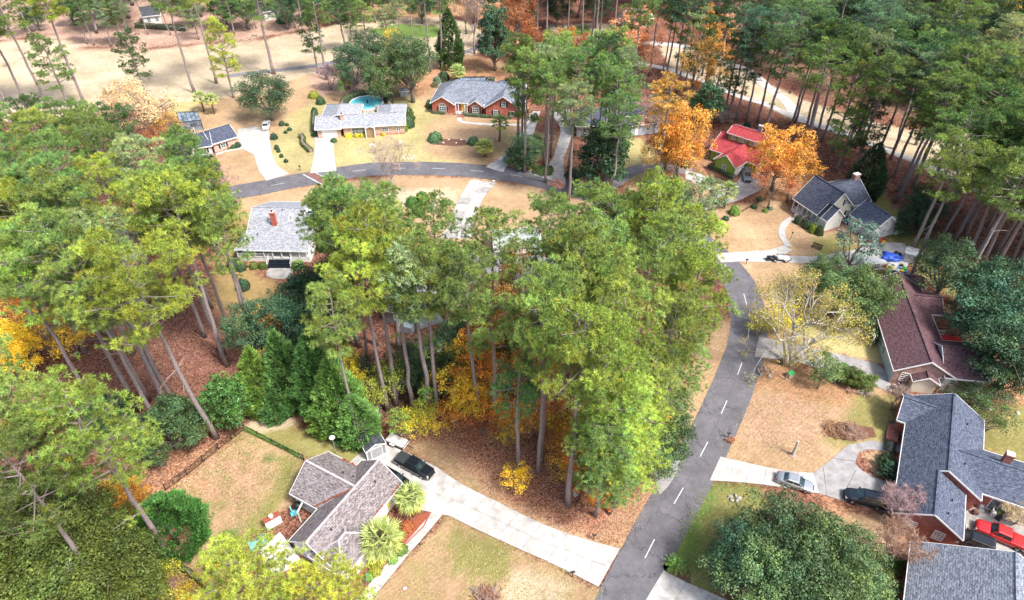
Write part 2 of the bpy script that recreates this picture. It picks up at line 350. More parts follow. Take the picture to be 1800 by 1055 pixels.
# colour, leafiness (0 turf .. 1 leaf litter), feather in metres, polygon in survey points
RUST = (.215, .108, .085); RUSTB = (.35, .18, .125); PINKISH = (.45, .31, .27); TAN = (.43, .30, .20); TANP = (.50, .41, .32); GOLD = (.33, .235, .115)
YG = (.42, .37, .195); GREEN = (.13, .21, .06); OLIVE = (.27, .25, .105); STRAW = (.40, .235, .15); DARKL = (.12, .075, .055)
ZONES = [
 (TANP, 0, 3, [(-500,120),(-200,80),(0,75),(100,62),(150,85),(250,90),(350,80),(450,72),(560,50),(640,30),(760,22),(860,50),(845,95),(700,115),(560,135),(430,170),(300,185),(150,200),(-300,240)]),
 (PINKISH, .5, 3, [(-300,20),(80,-10),(500,-20),(560,46),(450,68),(350,76),(250,86),(150,82),(105,60),(0,72),(-300,80)]),
 (STRAW, .3, 3, [(560,-20),(900,-20),(880,30),(760,30),(640,33),(560,46)]),
 (GREEN, 0, 2, [(640,55),(700,42),(760,45),(800,55),(760,66),(680,66)]),
 (TAN, .1, 3, [(290,190),(430,168),(600,115),(830,97),(925,120),(925,215),(900,290),(600,300),(400,330),(370,250)]),
 (STRAW, .5, 2, [(740,125),(840,100),(900,125),(900,150),(770,150),(735,170),(700,150)]),
 (PINKISH, .4, 2, [(560,120),(650,110),(660,160),(560,170),(540,140)]),
 (YG, 0, 2.5, [(480,240),(530,190),(560,175),(600,190),(720,170),(770,205),(750,235),(875,290),(560,305),(478,300)]),
 (YG, 0, 2, [(300,180),(345,180),(350,200),(300,205)]),
 (TAN, .1, 2.5, [(755,212),(915,215),(885,292),(800,290),(740,262)]),
 (TAN, .1, 2, [(372,275),(448,275),(462,310),(400,330),(370,305)]),
 (TAN, .05, 1.5, [(390,350),(560,325),(700,308),(850,315),(960,333),(1065,362),(1040,420),(860,450),(600,420),(430,400)]),
 (TANP, .0, 1.5, [(560,345),(700,330),(820,335),(800,360),(600,370)]),
 (GOLD, .1, 2, [(395,355),(445,372),(410,465),(500,500),(470,560),(425,620),(390,600),(375,470)]),
 (YG, 0, 3, [(880,230),(1000,240),(990,330),(900,295)]),
 (STRAW, .6, 2, [(900,290),(985,230),(1010,330),(1060,335),(1045,300),(950,305)]),
 (TAN, .15, 2, [(1100,330),(1165,300),(1240,330),(1300,360),(1390,350),(1400,440),(1370,455),(1250,445),(1200,400)]),
 (YG, .1, 2, [(1040,250),(1130,240),(1190,330),(1120,330)]),
 (STRAW, .6, 3, [(1200,260),(1420,300),(1400,350),(1230,330)]),
 (TAN, .05, 2, [(1390,395),(1500,400),(1520,440),(1440,452),(1370,450)]),
 (OLIVE, .1, 2, [(1430,420),(1500,410),(1500,450),(1440,452)]),
 (OLIVE, .1, 3, [(1525,330),(1570,335),(1620,400),(1660,440),(1640,500),(1560,420)]),
 (RUST, 1, 3, [(1050,80),(1160,85),(1280,130),(1400,215),(1560,260),(1700,340),(1900,420),(1900,520),(1700,500),(1600,390),(1540,325),(1400,290),(1250,260),(1090,200)]),
 ((.20,.13,.10), 1, 3, [(1290,-60),(2000,-60),(2100,330),(1850,250),(1640,215),(1490,185),(1370,135),(1290,90)]),
 (TANP, .0, 2, [(1150,72),(1250,95),(1350,150),(1480,200),(1600,230),(1900,240),(2000,420),(1760,360),(1560,262),(1400,212),(1290,160),(1180,120)]),
 (TANP, .0, 2, [(960,45),(1080,40),(1130,75),(1000,80)]), (GREEN, 0, 1.5, [(980,52),(1030,45),(1050,60),(1000,66)]),
 (TANP, .1, 2, [(1500,90),(1600,85),(1680,130),(1560,130)]),
 (STRAW, .8, 2, [(700,735),(830,735),(870,720),(1200,600),(1290,560),(1290,620),(1200,800),(1120,965),(1000,925),(880,870),(780,790),(690,770)]),
 (RUSTB, 1, 2, [(790,775),(900,730),(1150,800),(1120,880),(1080,960),(1010,925),(900,880),(850,830)]),
 (TAN, .2, 1.2, [(1262,560),(1292,560),(1292,620),(1180,840),(1095,972),(1050,945),(1170,740),(1230,630)]),
 (TAN, .25, 1.2, [(700,772),(800,780),(850,828),(900,880),(1000,925),(1060,960),(1040,985),(700,790)]),
 (TAN, .05, 1.0, [(440,745),(535,808),(530,870),(440,945),(370,1030),(290,985),(340,920),(290,862),(350,800),(425,755)]),
 (STRAW, .3, 2, [(380,800),(470,830),(430,880),(340,860)]),
 (OLIVE, 0, 1.5, [(425,755),(450,730),(560,765),(640,790),(610,830),(540,806)]),
 (TANP, .1, 1, [(430,752),(448,730),(520,740),(500,752),(450,762)]),
 (GREEN, 0, .8, [(380,940),(420,930),(440,960),(400,990),(360,985)]), (GREEN, 0, .8, [(370,880),(400,875),(390,895)]), (GREEN, 0, .6, [(460,800),(480,798),(490,812),(465,815)]),
 (OLIVE, 0, 1, [(490,790),(530,810),(520,850),(480,900),(440,950),(430,930),(480,860)]),
 (STRAW, .9, 2, [(240,800),(330,790),(420,755),(425,770),(300,862),(250,860)]),
 (STRAW, .6, 2, [(230,1000),(290,985),(380,1050),(400,1100),(220,1100)]),
 (TAN, .05, 1, [(785,905),(860,940),(1060,1040),(1020,1200),(560,1200),(660,1045)]),
 (OLIVE, 0, 2, [(790,930),(900,960),(900,1040),(800,1000)]), (TANP, 0, 1.5, [(900,1000),(1010,1030),(960,1100),(860,1080)]),
 (RUST, .6, .5, [(700,790),(745,815),(770,830),(700,780)]),
 (TAN, .12, 1.2, [(1340,628),(1560,680),(1575,790),(1500,790),(1440,835),(1360,832),(1258,803),(1290,720)]),
 ((.42,.28,.21), .3, 3, [(1300,700),(1400,690),(1500,730),(1440,790),(1330,800),(1280,770)]),
 ((.40,.26,.19), .3, 3, [(350,800),(440,790),(480,840),(420,900),(370,880)]),
 (STRAW, .35, 2, [(1340,630),(1420,640),(1540,690),(1520,720),(1400,700),(1330,680)]),
 (OLIVE, 0, 2, [(1520,690),(1580,690),(1570,760),(1500,790),(1440,780)]),
 (TAN, .15, 2, [(1280,460),(1400,455),(1440,470),(1560,560),(1570,640),(1470,620),(1340,592),(1310,540)]),
 (YG, .1, 2, [(1390,560),(1540,570),(1550,635),(1400,605)]),
 (GREEN, 0, 1.5, [(1240,848),(1330,860),(1350,890),(1260,1000),(1215,1020),(1165,990)]),
 (OLIVE, .1, 2, [(1260,860),(1340,862),(1330,960),(1250,1060),(1215,1030)]),
 (STRAW, .5, 1.5, [(1440,870),(1520,905),(1600,920),(1570,980),(1480,960)]),
 (TAN, .2, 1.5, [(1470,900),(1560,910),(1580,1000),(1500,1000)]),
 (TAN, .3, 1, [(1508,793),(1555,790),(1585,850),(1540,838)]),
 (OLIVE, .2, 3, [(1700,720),(1850,700),(1900,900),(1740,800)]), (STRAW, .5, 3, [(1700,560),(1900,600),(1900,720),(1720,700)]),
 (OLIVE, .1, 3, [(1620,480),(1800,470),(1850,560),(1700,540)]),
 (DARKL, .4, 1.5, [(560,620),(700,600),(850,620),(880,700),(780,740),(690,730),(600,700)]),
 (RUST, 1, 2, [(560,560),(690,560),(680,660),(600,640)]),
]
def noise2(P, s, seed):
    r = np.random.default_rng(seed); out = np.zeros(len(P))
    for k in range(9):
        a = r.uniform(0, 6.28); f = s * r.uniform(.5, 2.2); ph = r.uniform(0, 6.28)
        out += np.sin((P[:, 0] * math.cos(a) + P[:, 1] * math.sin(a)) * f + ph + 1.3 * np.sin((P[:, 1] * math.cos(a) - P[:, 0] * math.sin(a)) * f * .7 + ph))
    return out / 4.5
def sdist(P, poly):
    n = len(poly); d = np.full(len(P), 1e9); ins = np.zeros(len(P), bool)
    for i in range(n):
        a = poly[i]; b = poly[(i + 1) % n]; e = b - a
        t = np.clip(((P - a) @ e) / (e @ e), 0, 1); q = P - a - t[:, None] * e
        d = np.minimum(d, np.hypot(q[:, 0], q[:, 1]))
        c = ((a[1] > P[:, 1]) != (b[1] > P[:, 1]))
        with np.errstate(divide='ignore', invalid='ignore'):
            xi = (b[0] - a[0]) * (P[:, 1] - a[1]) / (b[1] - a[1] + 1e-12) + a[0]
        ins ^= (c & (P[:, 0] < xi))
    return np.where(ins, d, -d)
def grid_axis(segs):
    o = [segs[0][0]]
    for a, b, s in segs: o += list(np.linspace(a, b, max(2, int(round((b - a) / s)) + 1))[1:])
    return np.array(o)
gx = grid_axis([(-2500, -400, 300), (-400, -110, 5), (-110, 110, .7), (110, 400, 5), (400, 2500, 300)])
gy = grid_axis([(-600, 20, 60), (20, 120, .7), (120, 290, 1.1), (290, 400, 8), (400, 3000, 300)])
XX, YY = np.meshgrid(gx, gy); P = np.stack([XX.ravel(), YY.ravel()], 1)
zone = np.tile(np.array(RUST), (len(P), 1)); lit = np.full(len(P), .9)
nz = noise2(P, .45, 3) * .7 + noise2(P, 1.6, 4) * .5
for c, l, fe, poly in ZONES:
    pw = gp([(x, max(y, -200)) for x, y in poly]); lo = pw.min(0) - 8; hi = pw.max(0) + 8
    k = np.where((P[:, 0] > lo[0]) & (P[:, 0] < hi[0]) & (P[:, 1] > lo[1]) & (P[:, 1] < hi[1]))[0]
    if not len(k): continue
    d = sdist(P[k], pw) + nz[k] * fe * .6
    a = np.clip(d / fe + .5, 0, 1); a = a * a * (3 - 2 * a)
    zone[k] = zone[k] * (1 - a[:, None]) + np.array(c) * a[:, None]; lit[k] = lit[k] * (1 - a) + l * a
mot = noise2(P, .16, 9)[:, None] * .10 + noise2(P, .06, 10)[:, None] * .08
zone = np.clip(zone * (1 + mot), 0, 1)
nxg, nyg = len(gx), len(gy)
me = bpy.data.meshes.new('ground')
gz = np.zeros(len(P))
me.vertices.add(len(P)); me.vertices.foreach_set('co', np.column_stack([P, gz]).ravel())
ii, jj = np.meshgrid(np.arange(nxg - 1), np.arange(nyg - 1)); a0 = (jj * nxg + ii).ravel()
fq = np.stack([a0, a0 + 1, a0 + nxg + 1, a0 + nxg], 1)
me.loops.add(fq.size); me.loops.foreach_set('vertex_index', fq.ravel())
me.polygons.add(len(fq)); me.polygons.foreach_set('loop_start', np.arange(0, fq.size, 4)); me.polygons.foreach_set('loop_total', np.full(len(fq), 4))
me.update()
at = me.attributes.new('zone', 'FLOAT_COLOR', 'POINT'); at.data.foreach_set('color', np.column_stack([zone, np.ones(len(P))]).ravel())
at = me.attributes.new('litter', 'FLOAT', 'POINT'); at.data.foreach_set('value', lit)
me.materials.append(MATS['ground'])
ground = bpy.data.objects.new('ground', me); COL.objects.link(ground); tag(ground, 'flat ground of dormant lawns, fairway and fallen leaves', kind='structure')

def spline(pts, step=1.0):
    pts = [Vector(p) for p in pts]; out = []
    P_ = [pts[0] * 2 - pts[1]] + pts + [pts[-1] * 2 - pts[-2]]
    for i in range(1, len(P_) - 2):
        p0, p1, p2, p3 = P_[i - 1:i + 3]; n = max(2, int((p2 - p1).length / step))
        for k in range(n):
            t = k / n
            out.append(.5 * ((2 * p1) + (p2 - p0) * t + (2 * p0 - 5 * p1 + 4 * p2 - p3) * t * t + (3 * p1 - p0 - 3 * p2 + p3) * t ** 3))
    out.append(pts[-1]); return out
def strip(name, pts, width, z, mat, kind='structure', label=None, edge=.0, seed=1, parent=None):
    c = spline(pts, 1.2); rg = random.Random(seed); L = []; Rr = []
    wv = [0, 0]
    for i, p in enumerate(c):
        d = (c[min(i + 1, len(c) - 1)] - c[max(i - 1, 0)]).normalized(); n = Vector((-d.y, d.x, 0))
        wv = [w * .6 + rg.uniform(-edge, edge) for w in wv]
        w = width(i / (len(c) - 1)) if callable(width) else width
        L.append(p + n * (w / 2 + wv[0])); Rr.append(p - n * (w / 2 + wv[1]))
    me = bpy.data.meshes.new(name); vs = []; fs = []
    for a, b in zip(L, Rr): vs += [(a.x, a.y, z), (b.x, b.y, z), (a.x, a.y, z - .3), (b.x, b.y, z - .3)]
    for i in range(len(c) - 1):
        k = i * 4; fs += [(k + 1, k + 5, k + 4, k), (k + 0, k + 4, k + 6, k + 2), (k + 5, k + 1, k + 3, k + 7)]
    me.from_pydata(vs, [], fs); me.materials.append(MATS[mat]); o = bpy.data.objects.new(name, me); COL.objects.link(o)
    if parent: o.parent = parent
    else: tag(o, label, kind=kind)
    o['_o'] = (0, 0, 0)
    return o, c
RW = 6.1
ROADPTS = [(985,1290),(1065,1130),(1105,1040),(1160,930),(1208,845),(1255,755),(1292,670),(1312,610),(1316,560),(1305,510),(1285,478),(1256,448),(1215,415),(1160,388),(1100,362),(1040,343),(985,326),(920,311),(850,302),(780,297),(700,296),(640,299),(580,308),(520,318),(460,330),(400,341),(330,362),(260,392),(180,430)]
road, RC = strip('road', [G(*p) for p in ROADPTS], RW, .03, 'asphalt', label='grey asphalt residential road curving through the houses', edge=.05)
strip('x', [G(*p) for p in ROADPTS], .05, .0345, 'joint_soil', parent=road)[0].name = 'centre_seam'
# dashed centre line: every dash a mesh of its own
acc = 0; dash = []; segs = []
cum = [0]
for i in range(1, len(RC)): cum.append(cum[-1] + (RC[i] - RC[i - 1]).length)
def along(s):
    for i in range(1, len(RC)):
        if cum[i] >= s: t = (s - cum[i - 1]) / (cum[i] - cum[i - 1]); return RC[i - 1].lerp(RC[i], t)
    return RC[-1]
s = 4.0; nd = 0
while s < cum[-1] - 5:
    mb = MB(); q = [along(s + k * .75) for k in range(5)]
    Lp = []; Rp = []
    for i, p in enumerate(q):
        d = (q[min(i + 1, 4)] - q[max(i - 1, 0)]).normalized(); n = Vector((-d.y, d.x, 0)) * .06; Lp.append(p + n); Rp.append(p - n)
    for i in range(4): mb.poly([(Rp[i].x, Rp[i].y, .038), (Rp[i + 1].x, Rp[i + 1].y, .038), (Lp[i + 1].x, Lp[i + 1].y, .038), (Lp[i].x, Lp[i].y, .038)])
    mb.build('lane_dash', 'road_paint', road); s += 9.1
def polyslab(name, px, z, mat, label=None, parent=None, kind='structure', thick=.25, world=False):
    pts = [Vector(p) for p in px] if world else [G(*p) for p in px]
    pts = [Vector((p.x, p.y, z)) for p in pts]
    ar = sum(pts[i].x * pts[(i + 1) % len(pts)].y - pts[(i + 1) % len(pts)].x * pts[i].y for i in range(len(pts)))
    if ar < 0: pts = pts[::-1]
    o = MB().prism(pts, (0, 0, -thick)).build(name, mat, parent)
    if parent is None: tag(o, label, kind=kind)
    return o
def resamp(pts, n):
    cu = [0]
    for i in range(1, len(pts)): cu.append(cu[-1] + (pts[i] - pts[i - 1]).length)
    out = []
    for k in range(n + 1):
        s = cu[-1] * k / n
        for i in range(1, len(pts)):
            if cu[i] >= s - 1e-9: out.append(pts[i - 1].lerp(pts[i], min(1, (s - cu[i - 1]) / max(1e-6, cu[i] - cu[i - 1])))); break
    return out
def ribbon(name, Lp, Rp, n, cols, z, mats, label, gap=.035, seed=0):
    rg = random.Random(seed)
    A = resamp(spline([G(*p) for p in Lp], 1), n); B = resamp(spline([G(*p) for p in Rp], 1), n)
    base = A + B[::-1]
    root = polyslab(name, base, z - .03, 'joint_soil', label, world=True)
    for i in range(n):
        for c in range(cols):
            def pt(ii, cc, di, dc):
                t = (cc) / cols; p = A[ii].lerp(B[ii], t); u = (B[ii] - A[ii]).normalized(); q = (A[min(n, ii + 1)] - A[max(0, ii - 1)]).normalized()
                return p + u * dc * gap / 2 + q * di * gap / 2
            q = [pt(i, c, 1, 1), pt(i + 1, c, -1, 1), pt(i + 1, c + 1, -1, -1), pt(i, c + 1, 1, -1)]
            polyslab('concrete_slab', q, z + rg.uniform(-.004, .004), rg.choice(mats), parent=root, world=True, thick=.1)
    return root
# near driveway of the taupe-roofed house, one slab at a time
ribbon('driveway', [(658,776),(700,789),(762,818),(812,852),(880,885),(950,920),(1020,946),(1090,965)],
       [(612,815),(655,850),(712,892),(778,903),(840,932),(905,962),(975,993),(1052,1032)], 11, 2, .07, ['concrete_clean', 'concrete', 'concrete_clean', 'concrete_clean'], 'pale concrete driveway running down to the road', seed=2)
ribbon('garden_path', [(760,900),(730,935),(700,968),(655,1020),(620,1062)], [(778,905),(748,941),(718,975),(673,1031),(640,1070)], 14, 1, .06, ['concrete_clean', 'concrete'], 'straight concrete path beside the flower bed', seed=3)
ribbon('driveway', [(1166,1003),(1215,1028),(1290,1060),(1380,1110)], [(1120,1080),(1180,1105),(1250,1140),(1330,1190)], 5, 2, .07, ['concrete_clean', 'concrete'], 'pale concrete driveway at the bottom of the picture', seed=4)
ribbon('driveway', [(1266,803),(1310,813),(1370,826),(1430,832)], [(1247,845),(1300,848),(1368,856),(1440,868)], 6, 1, .07, ['concrete', 'concrete_grey', 'concrete'], 'concrete driveway mouth under the silver sedan', seed=5)
d = polyslab('driveway', [(1430,832),(1465,805),(1490,783),(1530,775),(1590,782),(1592,797),(1525,790),(1508,796),(1503,815),(1515,828),(1545,842),(1592,858),(1595,912),(1540,897),(1480,880),(1440,868)], .065, 'concrete_grey', 'grey looping concrete driveway before the brick house')
for a, b in (((1447,822),(1453,872)), ((1505,826),(1478,879)), ((1462,806),(1508,812)), ((1560,852),(1540,897))):
    MB().beam(G(*a) + Vector((0, 0, .068)), G(*b) + Vector((0, 0, .068)), .06, .02).build('slab_joint', 'joint_soil', d)
ribbon('driveway', [(1334,592),(1400,606),(1470,622),(1540,640),(1562,655)], [(1326,628),(1395,636),(1460,654),(1520,674),(1568,690)], 9, 2, .065, ['concrete_grey', 'concrete_stained', 'concrete_grey'], 'grey concrete driveway below the yellow sycamore', seed=6)
polyslab('driveway', [(1256,446),(1300,443),(1350,440),(1378,432),(1392,440),(1375,450),(1440,451),(1500,440),(1535,425),(1590,428),(1604,448),(1590,478),(1530,474),(1440,463),(1350,461),(1300,460),(1268,462)], .06, 'concrete', 'concrete driveway leading to the white garage')
strip('garden_path', [G(1386,434), G(1376,418), G(1374,403), G(1382,391), G(1394,384)], 1.3, .075, 'concrete', label='curved concrete path to the porch steps')
polyslab('driveway', [(1238,372),(1262,362),(1300,352),(1338,334),(1345,310),(1330,300),(1305,300),(1298,318),(1285,330),(1255,322),(1232,306),(1205,300),(1205,314),(1232,328),(1258,342),(1236,360)], .06, 'concrete', 'pale concrete driveway before the green house')
strip('gravel_drive', [G(1040,335), G(1078,322), G(1105,304), G(1135,294), G(1180,296), G(1215,302)], 3.6, .045, 'old_asphalt', label='old grey drive forking off the road past the dark magnolia')
ribbon('driveway', [(1000,190),(1008,222),(998,260),(990,285),(995,325)], [(968,200),(985,225),(978,258),(968,285),(938,308)], 12, 1, .06, ['concrete', 'concrete_stained', 'concrete_clean'], 'concrete driveway between the pines right of the brick house', seed=7)
ribbon('driveway', [(853,294),(888,270),(912,240),(925,212),(935,196)], [(884,303),(905,275),(934,243),(944,215),(950,196)], 14, 1, .06, ['concrete', 'concrete_clean'], 'long pale driveway of the brick house', seed=8)
ribbon('driveway', [(553,240),(553,262),(550,284),(545,305)], [(585,240),(587,262),(589,284),(592,301)], 6, 2, .06, ['concrete'], 'white concrete driveway of the grey roofed rancher', seed=9)
polyslab('driveway', [(418,228),(445,222),(472,226),(474,245),(478,270),(486,290),(508,306),(468,318),(455,300),(446,272),(425,262),(395,268),(380,274),(378,266),(420,255)], .06, 'concrete', 'white driveway of the far left house')
ribbon('driveway', [(828,316),(815,335),(802,360),(790,392),(775,420)], [(872,322),(852,345),(843,365),(835,388),(828,420)], 9, 2, .06, ['concrete', 'concrete_clean', 'concrete_stained'], 'concrete driveway in the middle of the tan lawn', seed=10)
polyslab('patio', [(760,450),(860,440),(880,480),(800,545),(760,540)], .06, 'concrete_clean', 'pale concrete court glimpsed under the middle pines')
o, _ = strip('cart_path', [G(850,60), G(838,84), G(800,96), G(762,101), G(680,102), G(593,109), G(530,119), G(450,128), G(400,134)], 2.6, .04, 'old_asphalt', label='grey cart path across the fairway')
strip('cart_path', [G(1130,76), G(1190,80), G(1233,90), G(1279,110), G(1320,128), G(1350,154), G(1383,179), G(1402,205), G(1432,218), G(1462,227)], 3.2, .05, 'concrete_clean', label='pale cart path curving behind the pine trunks')
strip('cart_path', [G(1120,112), G(1166,120), G(1207,133), G(1258,151), G(1299,169), G(1348,184), G(1400,208), G(1462,229), G(1529,253), G(1573,270), G(1647,298), G(1710,330), G(1790,372), G(1850,400)], 2.4, .042, 'concrete', label='long concrete cart path along the wood')
# road crossing: brown brick band with pale curbs
cr = polyslab('paver_crossing', [(537,306),(547,302),(583,321),(571,325)], .05, 'red_paver', 'brown brick crossing band in the far road')
MB().beam(G(533,307) + Vector((0, 0, .03)), G(570,327) + Vector((0, 0, .03)), .35, .1).build('curb', 'concrete_clean', cr)
MB().beam(G(549,301) + Vector((0, 0, .03)), G(586,320) + Vector((0, 0, .03)), .25, .1).build('curb', 'concrete_clean', cr)
polyslab('road_patch', [(1160,870),(1150,845),(1152,820),(1175,795),(1196,795),(1197,808),(1188,835),(1175,855)], .034, 'concrete_grey', 'pale sandy patch on the road edge')

# ================================================================= PLANTS
def unit(v): return v / np.maximum(1e-9, np.linalg.norm(v, axis=-1, keepdims=True))
def tri_object(verts, faces_n, col, name, mat):
    me = bpy.data.meshes.new(name); nv = len(verts); nf = nv // faces_n
    me.vertices.add(nv); me.vertices.foreach_set('co', verts.astype(np.float32).ravel())
    me.loops.add(nv); me.loops.foreach_set('vertex_index', np.arange(nv))
    me.polygons.add(nf); me.polygons.foreach_set('loop_start', np.arange(0, nv, faces_n)); me.polygons.foreach_set('loop_total', np.full(nf, faces_n))
    me.update(); at = me.attributes.new('leafcol', 'FLOAT_COLOR', 'POINT')
    c = np.ones((nv, 4), np.float32); c[:, :3] = np.repeat(col, faces_n, 0); at.data.foreach_set('color', c.ravel())
    me.materials.append(MATS[mat]); return me
def blades(base, dirs, L, W, rg, bend=0):         # one triangle per needle, wide at the root third
    n = len(base); side = unit(np.cross(dirs, rg.normal(size=(n, 3))))
    a = base + side * (W / 2)[:, None]; b = base - side * (W / 2)[:, None]; c = base + dirs * L[:, None]
    return np.stack([a, b, c], 1).reshape(-1, 3)
def cards(pos, nrm, S, rg, asp=.62):
    n = len(pos); u = unit(np.cross(nrm, rg.normal(size=(n, 3)))); v = np.cross(nrm, u)
    a = pos - u * S[:, None] * .5; c = pos + u * S[:, None] * .5; b = pos + v * (S * asp * .5)[:, None]; d = pos - v * (S * asp * .5)[:, None]
    return np.stack([a, b, c, d], 1).reshape(-1, 3)
def mesh_of(mb, name, mat):
    me = bpy.data.meshes.new(name); me.from_pydata(mb.v, [], mb.f); me.materials.append(MATS[mat])
    me.polygons.foreach_set('use_smooth', [True] * len(me.polygons)); me.update(); return me
def tuftcloud(clumps, rg, tufts, nn, L, W, flat=.7, lift=.35, colvar=.16):
    """clumps: list of (centre, radius); every tuft is a starburst of needles round a shoot tip"""
    V = []; C = []
    for c, r in clumps:
        k = max(3, int(tufts * (r / 1.0) ** 2)); d = unit(rg.normal(size=(k, 3))); d[:, 2] = np.abs(d[:, 2]) * .95 - .2; d = unit(d)
        p = np.array(c) + d * (r * rg.uniform(.55, 1.0, k))[:, None] * np.array([1, 1, flat])
        cl = 1 + rg.normal() * .20; hue = rg.normal() * .08
        sz = rg.uniform(.8, 1.25, k)
        bd = np.repeat(unit(d * .55 + np.array([0, 0, lift])), nn, 0); bp = np.repeat(p, nn, 0)
        dd = unit(bd * .55 + unit(rg.normal(size=bd.shape)))
        n = len(bp); ll = L * np.repeat(sz, nn) * rg.uniform(.8, 1.15, n)
        V.append(blades(bp + dd * (L * .12), dd, ll, W * rg.uniform(.8, 1.3, n), rg))
        tc = (1 + rg.normal(size=(k, 1)) * colvar) * cl * np.array([[1 + hue, 1, 1 - hue]])
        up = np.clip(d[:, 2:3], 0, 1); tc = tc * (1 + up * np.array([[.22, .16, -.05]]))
        brown = rg.random(k) < .012; tc[brown] = tc[brown] * np.array([1.5, .85, .6])
        tc = np.repeat(tc, nn, 0) * (1 + rg.normal(size=(n, 1)) * .10); C.append(tc)
    return np.concatenate(V), np.clip(np.concatenate(C), .15, 3)
VAR = {}
def pine_variant(key, seed, H=30, R=4.8, cb=.56, nl=30, dens=1.0, lowlimbs=2, lean=.35):
    rg = np.random.default_rng(seed); mb = MB(); tp = []; rr = []
    ax = rg.uniform(0, 6.28); bx, by = math.cos(ax) * lean, math.sin(ax) * lean
    wob = rg.normal(size=(12, 2)) * .07
    for i in range(12):
        t = i / 11; tp.append((bx * math.sin(t * 3.1) + wob[i, 0], by * math.sin(t * 2.6) + wob[i, 1], t * H * .985)); rr.append(.31 * (1 - t) ** .75 + .04 + (.10 if i == 0 else 0))
    mb.tube(tp, rr, 9)
    T = np.array(tp); cl = []; ga = rg.uniform(0, 6)
    def tr(z): i = min(10, int(z / (H * .985) * 11)); f = z / (H * .985) * 11 - i; return T[i] * (1 - f) + T[i + 1] * f
    for i in range(nl):
        t = (i + rg.uniform(0, 1)) / nl; z = H * (cb + (0.975 - cb) * t); ga += 2.4 + rg.normal() * .4
        prof = (math.sin(math.pi * min(1, .20 + .74 * t))) ** .75; Ll = R * prof * rg.uniform(.62, 1.12) + .5
        rise = .15 + .75 * t + rg.normal() * .12; o = tr(z); d = np.array([math.cos(ga), math.sin(ga), 0])
        mid = o + d * Ll * .5 + np.array([0, 0, Ll * rise * .25]); end = o + d * Ll + np.array([0, 0, Ll * rise * .62])
        mb.tube([o, mid, end], [.11 * (1 - t * .5), .07, .03], 4, cap=False)
        side = np.array([-d[1], d[0], 0])
        cl.append((end, rg.uniform(.8, 1.2)))
        for q in range(int(round(2 + Ll / 1.6))):
            f = rg.uniform(.42, .98); b = o * (1 - f) + end * f; b = b + np.array([0, 0, -.15 * Ll * math.sin(f * 3)])
            e = b + side * rg.normal() * Ll * .30 + np.array([0, 0, rg.uniform(.0, .7)]) + rg.normal(size=3) * .25
            mb.tube([b, e], [.035, .015], 3, cap=False); cl.append((e, rg.uniform(.65, 1.15)))
    for i in range(lowlimbs):
        z = H * rg.uniform(min(.35, cb * .6), cb); a = rg.uniform(0, 6.28); o = tr(z); L_ = rg.choice([.4, .7, 1.2, 2.2, 3.2]); e = o + np.array([math.cos(a) * L_, math.sin(a) * L_, rg.uniform(-.5, .8)])
        mb.tube([o, (o + e) / 2 + np.array([0, 0, .25]), e], [.07, .045, .02], 4, cap=False)
        if rg.random() < .3: cl.append((e, .7))
    cl.append((T[-1] + np.array([0, 0, -.2]), 1.0))
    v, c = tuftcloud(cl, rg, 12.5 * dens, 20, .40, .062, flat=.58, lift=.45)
    VAR[key] = (mesh_of(mb, 'trunk', 'pine_bark'), tri_object(v, 3, c, 'crown', 'needles'), H, R)
def lobes(rg, R, Hc, n, z0):
    out = []
    for i in range(n):
        a = i * 2.4 + rg.normal() * .3; t = (i + .5) / n; ph = math.acos(1 - 1.55 * t); rr = R * .62 * math.sin(ph) * rg.uniform(.8, 1.15)
        out.append((np.array([rr * math.cos(a), rr * math.sin(a), z0 + Hc * .45 + Hc * .38 * math.cos(ph) * rg.uniform(.85, 1.1)]), R * rg.uniform(.30, .46)))
    return out
def leafcloud(lb, rg, per, size, flat=.85, jit=.5, colvar=.2, sub=True):
    V = []; C = []
    for c, r in lb:
        subs = [(c, r)] if not sub else [(c + unit(rg.normal(size=3)) * r * rg.uniform(.55, .95) * np.array([1, 1, flat]), r * rg.uniform(.28, .5)) for _ in range(13)]
        for sc_, sr in subs:
            k = max(6, int(per * (sr ** 2))); d = unit(rg.normal(size=(k, 3))); d[:, 2] = np.where(d[:, 2] < -.35, -d[:, 2], d[:, 2])
            p = sc_ + d * (sr * rg.uniform(.6, 1.08, k))[:, None]
            V.append(cards(p, unit(d + rg.normal(size=(k, 3)) * jit), size * rg.uniform(.7, 1.3, k), rg))
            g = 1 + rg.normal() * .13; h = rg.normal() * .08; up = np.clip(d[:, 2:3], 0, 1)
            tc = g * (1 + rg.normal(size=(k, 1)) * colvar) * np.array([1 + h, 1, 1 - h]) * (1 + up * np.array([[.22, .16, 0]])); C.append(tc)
    return np.concatenate(V), np.clip(np.concatenate(C), .1, 3)
def limbs(mb, rg, H, r0, tips, fork):
    z = 0; mb.tube([(0, 0, -.1), (rg.normal() * .1, rg.normal() * .1, fork * .5), (rg.normal() * .15, rg.normal() * .15, fork)], [r0 * 1.35, r0, r0 * .85], 9)
    for t in tips:
        t = np.array(t, float); o = np.array([0, 0, fork * rg.uniform(.7, 1.0)]); m = o * .5 + t * .5 + np.array([0, 0, -.06 * np.linalg.norm(t - o)]) + rg.normal(size=3) * .25
        mb.tube([o, m, t], [r0 * .5, r0 * .3, .05], 6, cap=False)
        for _ in range(3):
            f = rg.uniform(.45, .9); b = m * (1 - f) + t * f; e = b + rg.normal(size=3) * np.linalg.norm(t - o) * .2; mb.tube([b, e], [r0 * .16, .02], 4, cap=False)
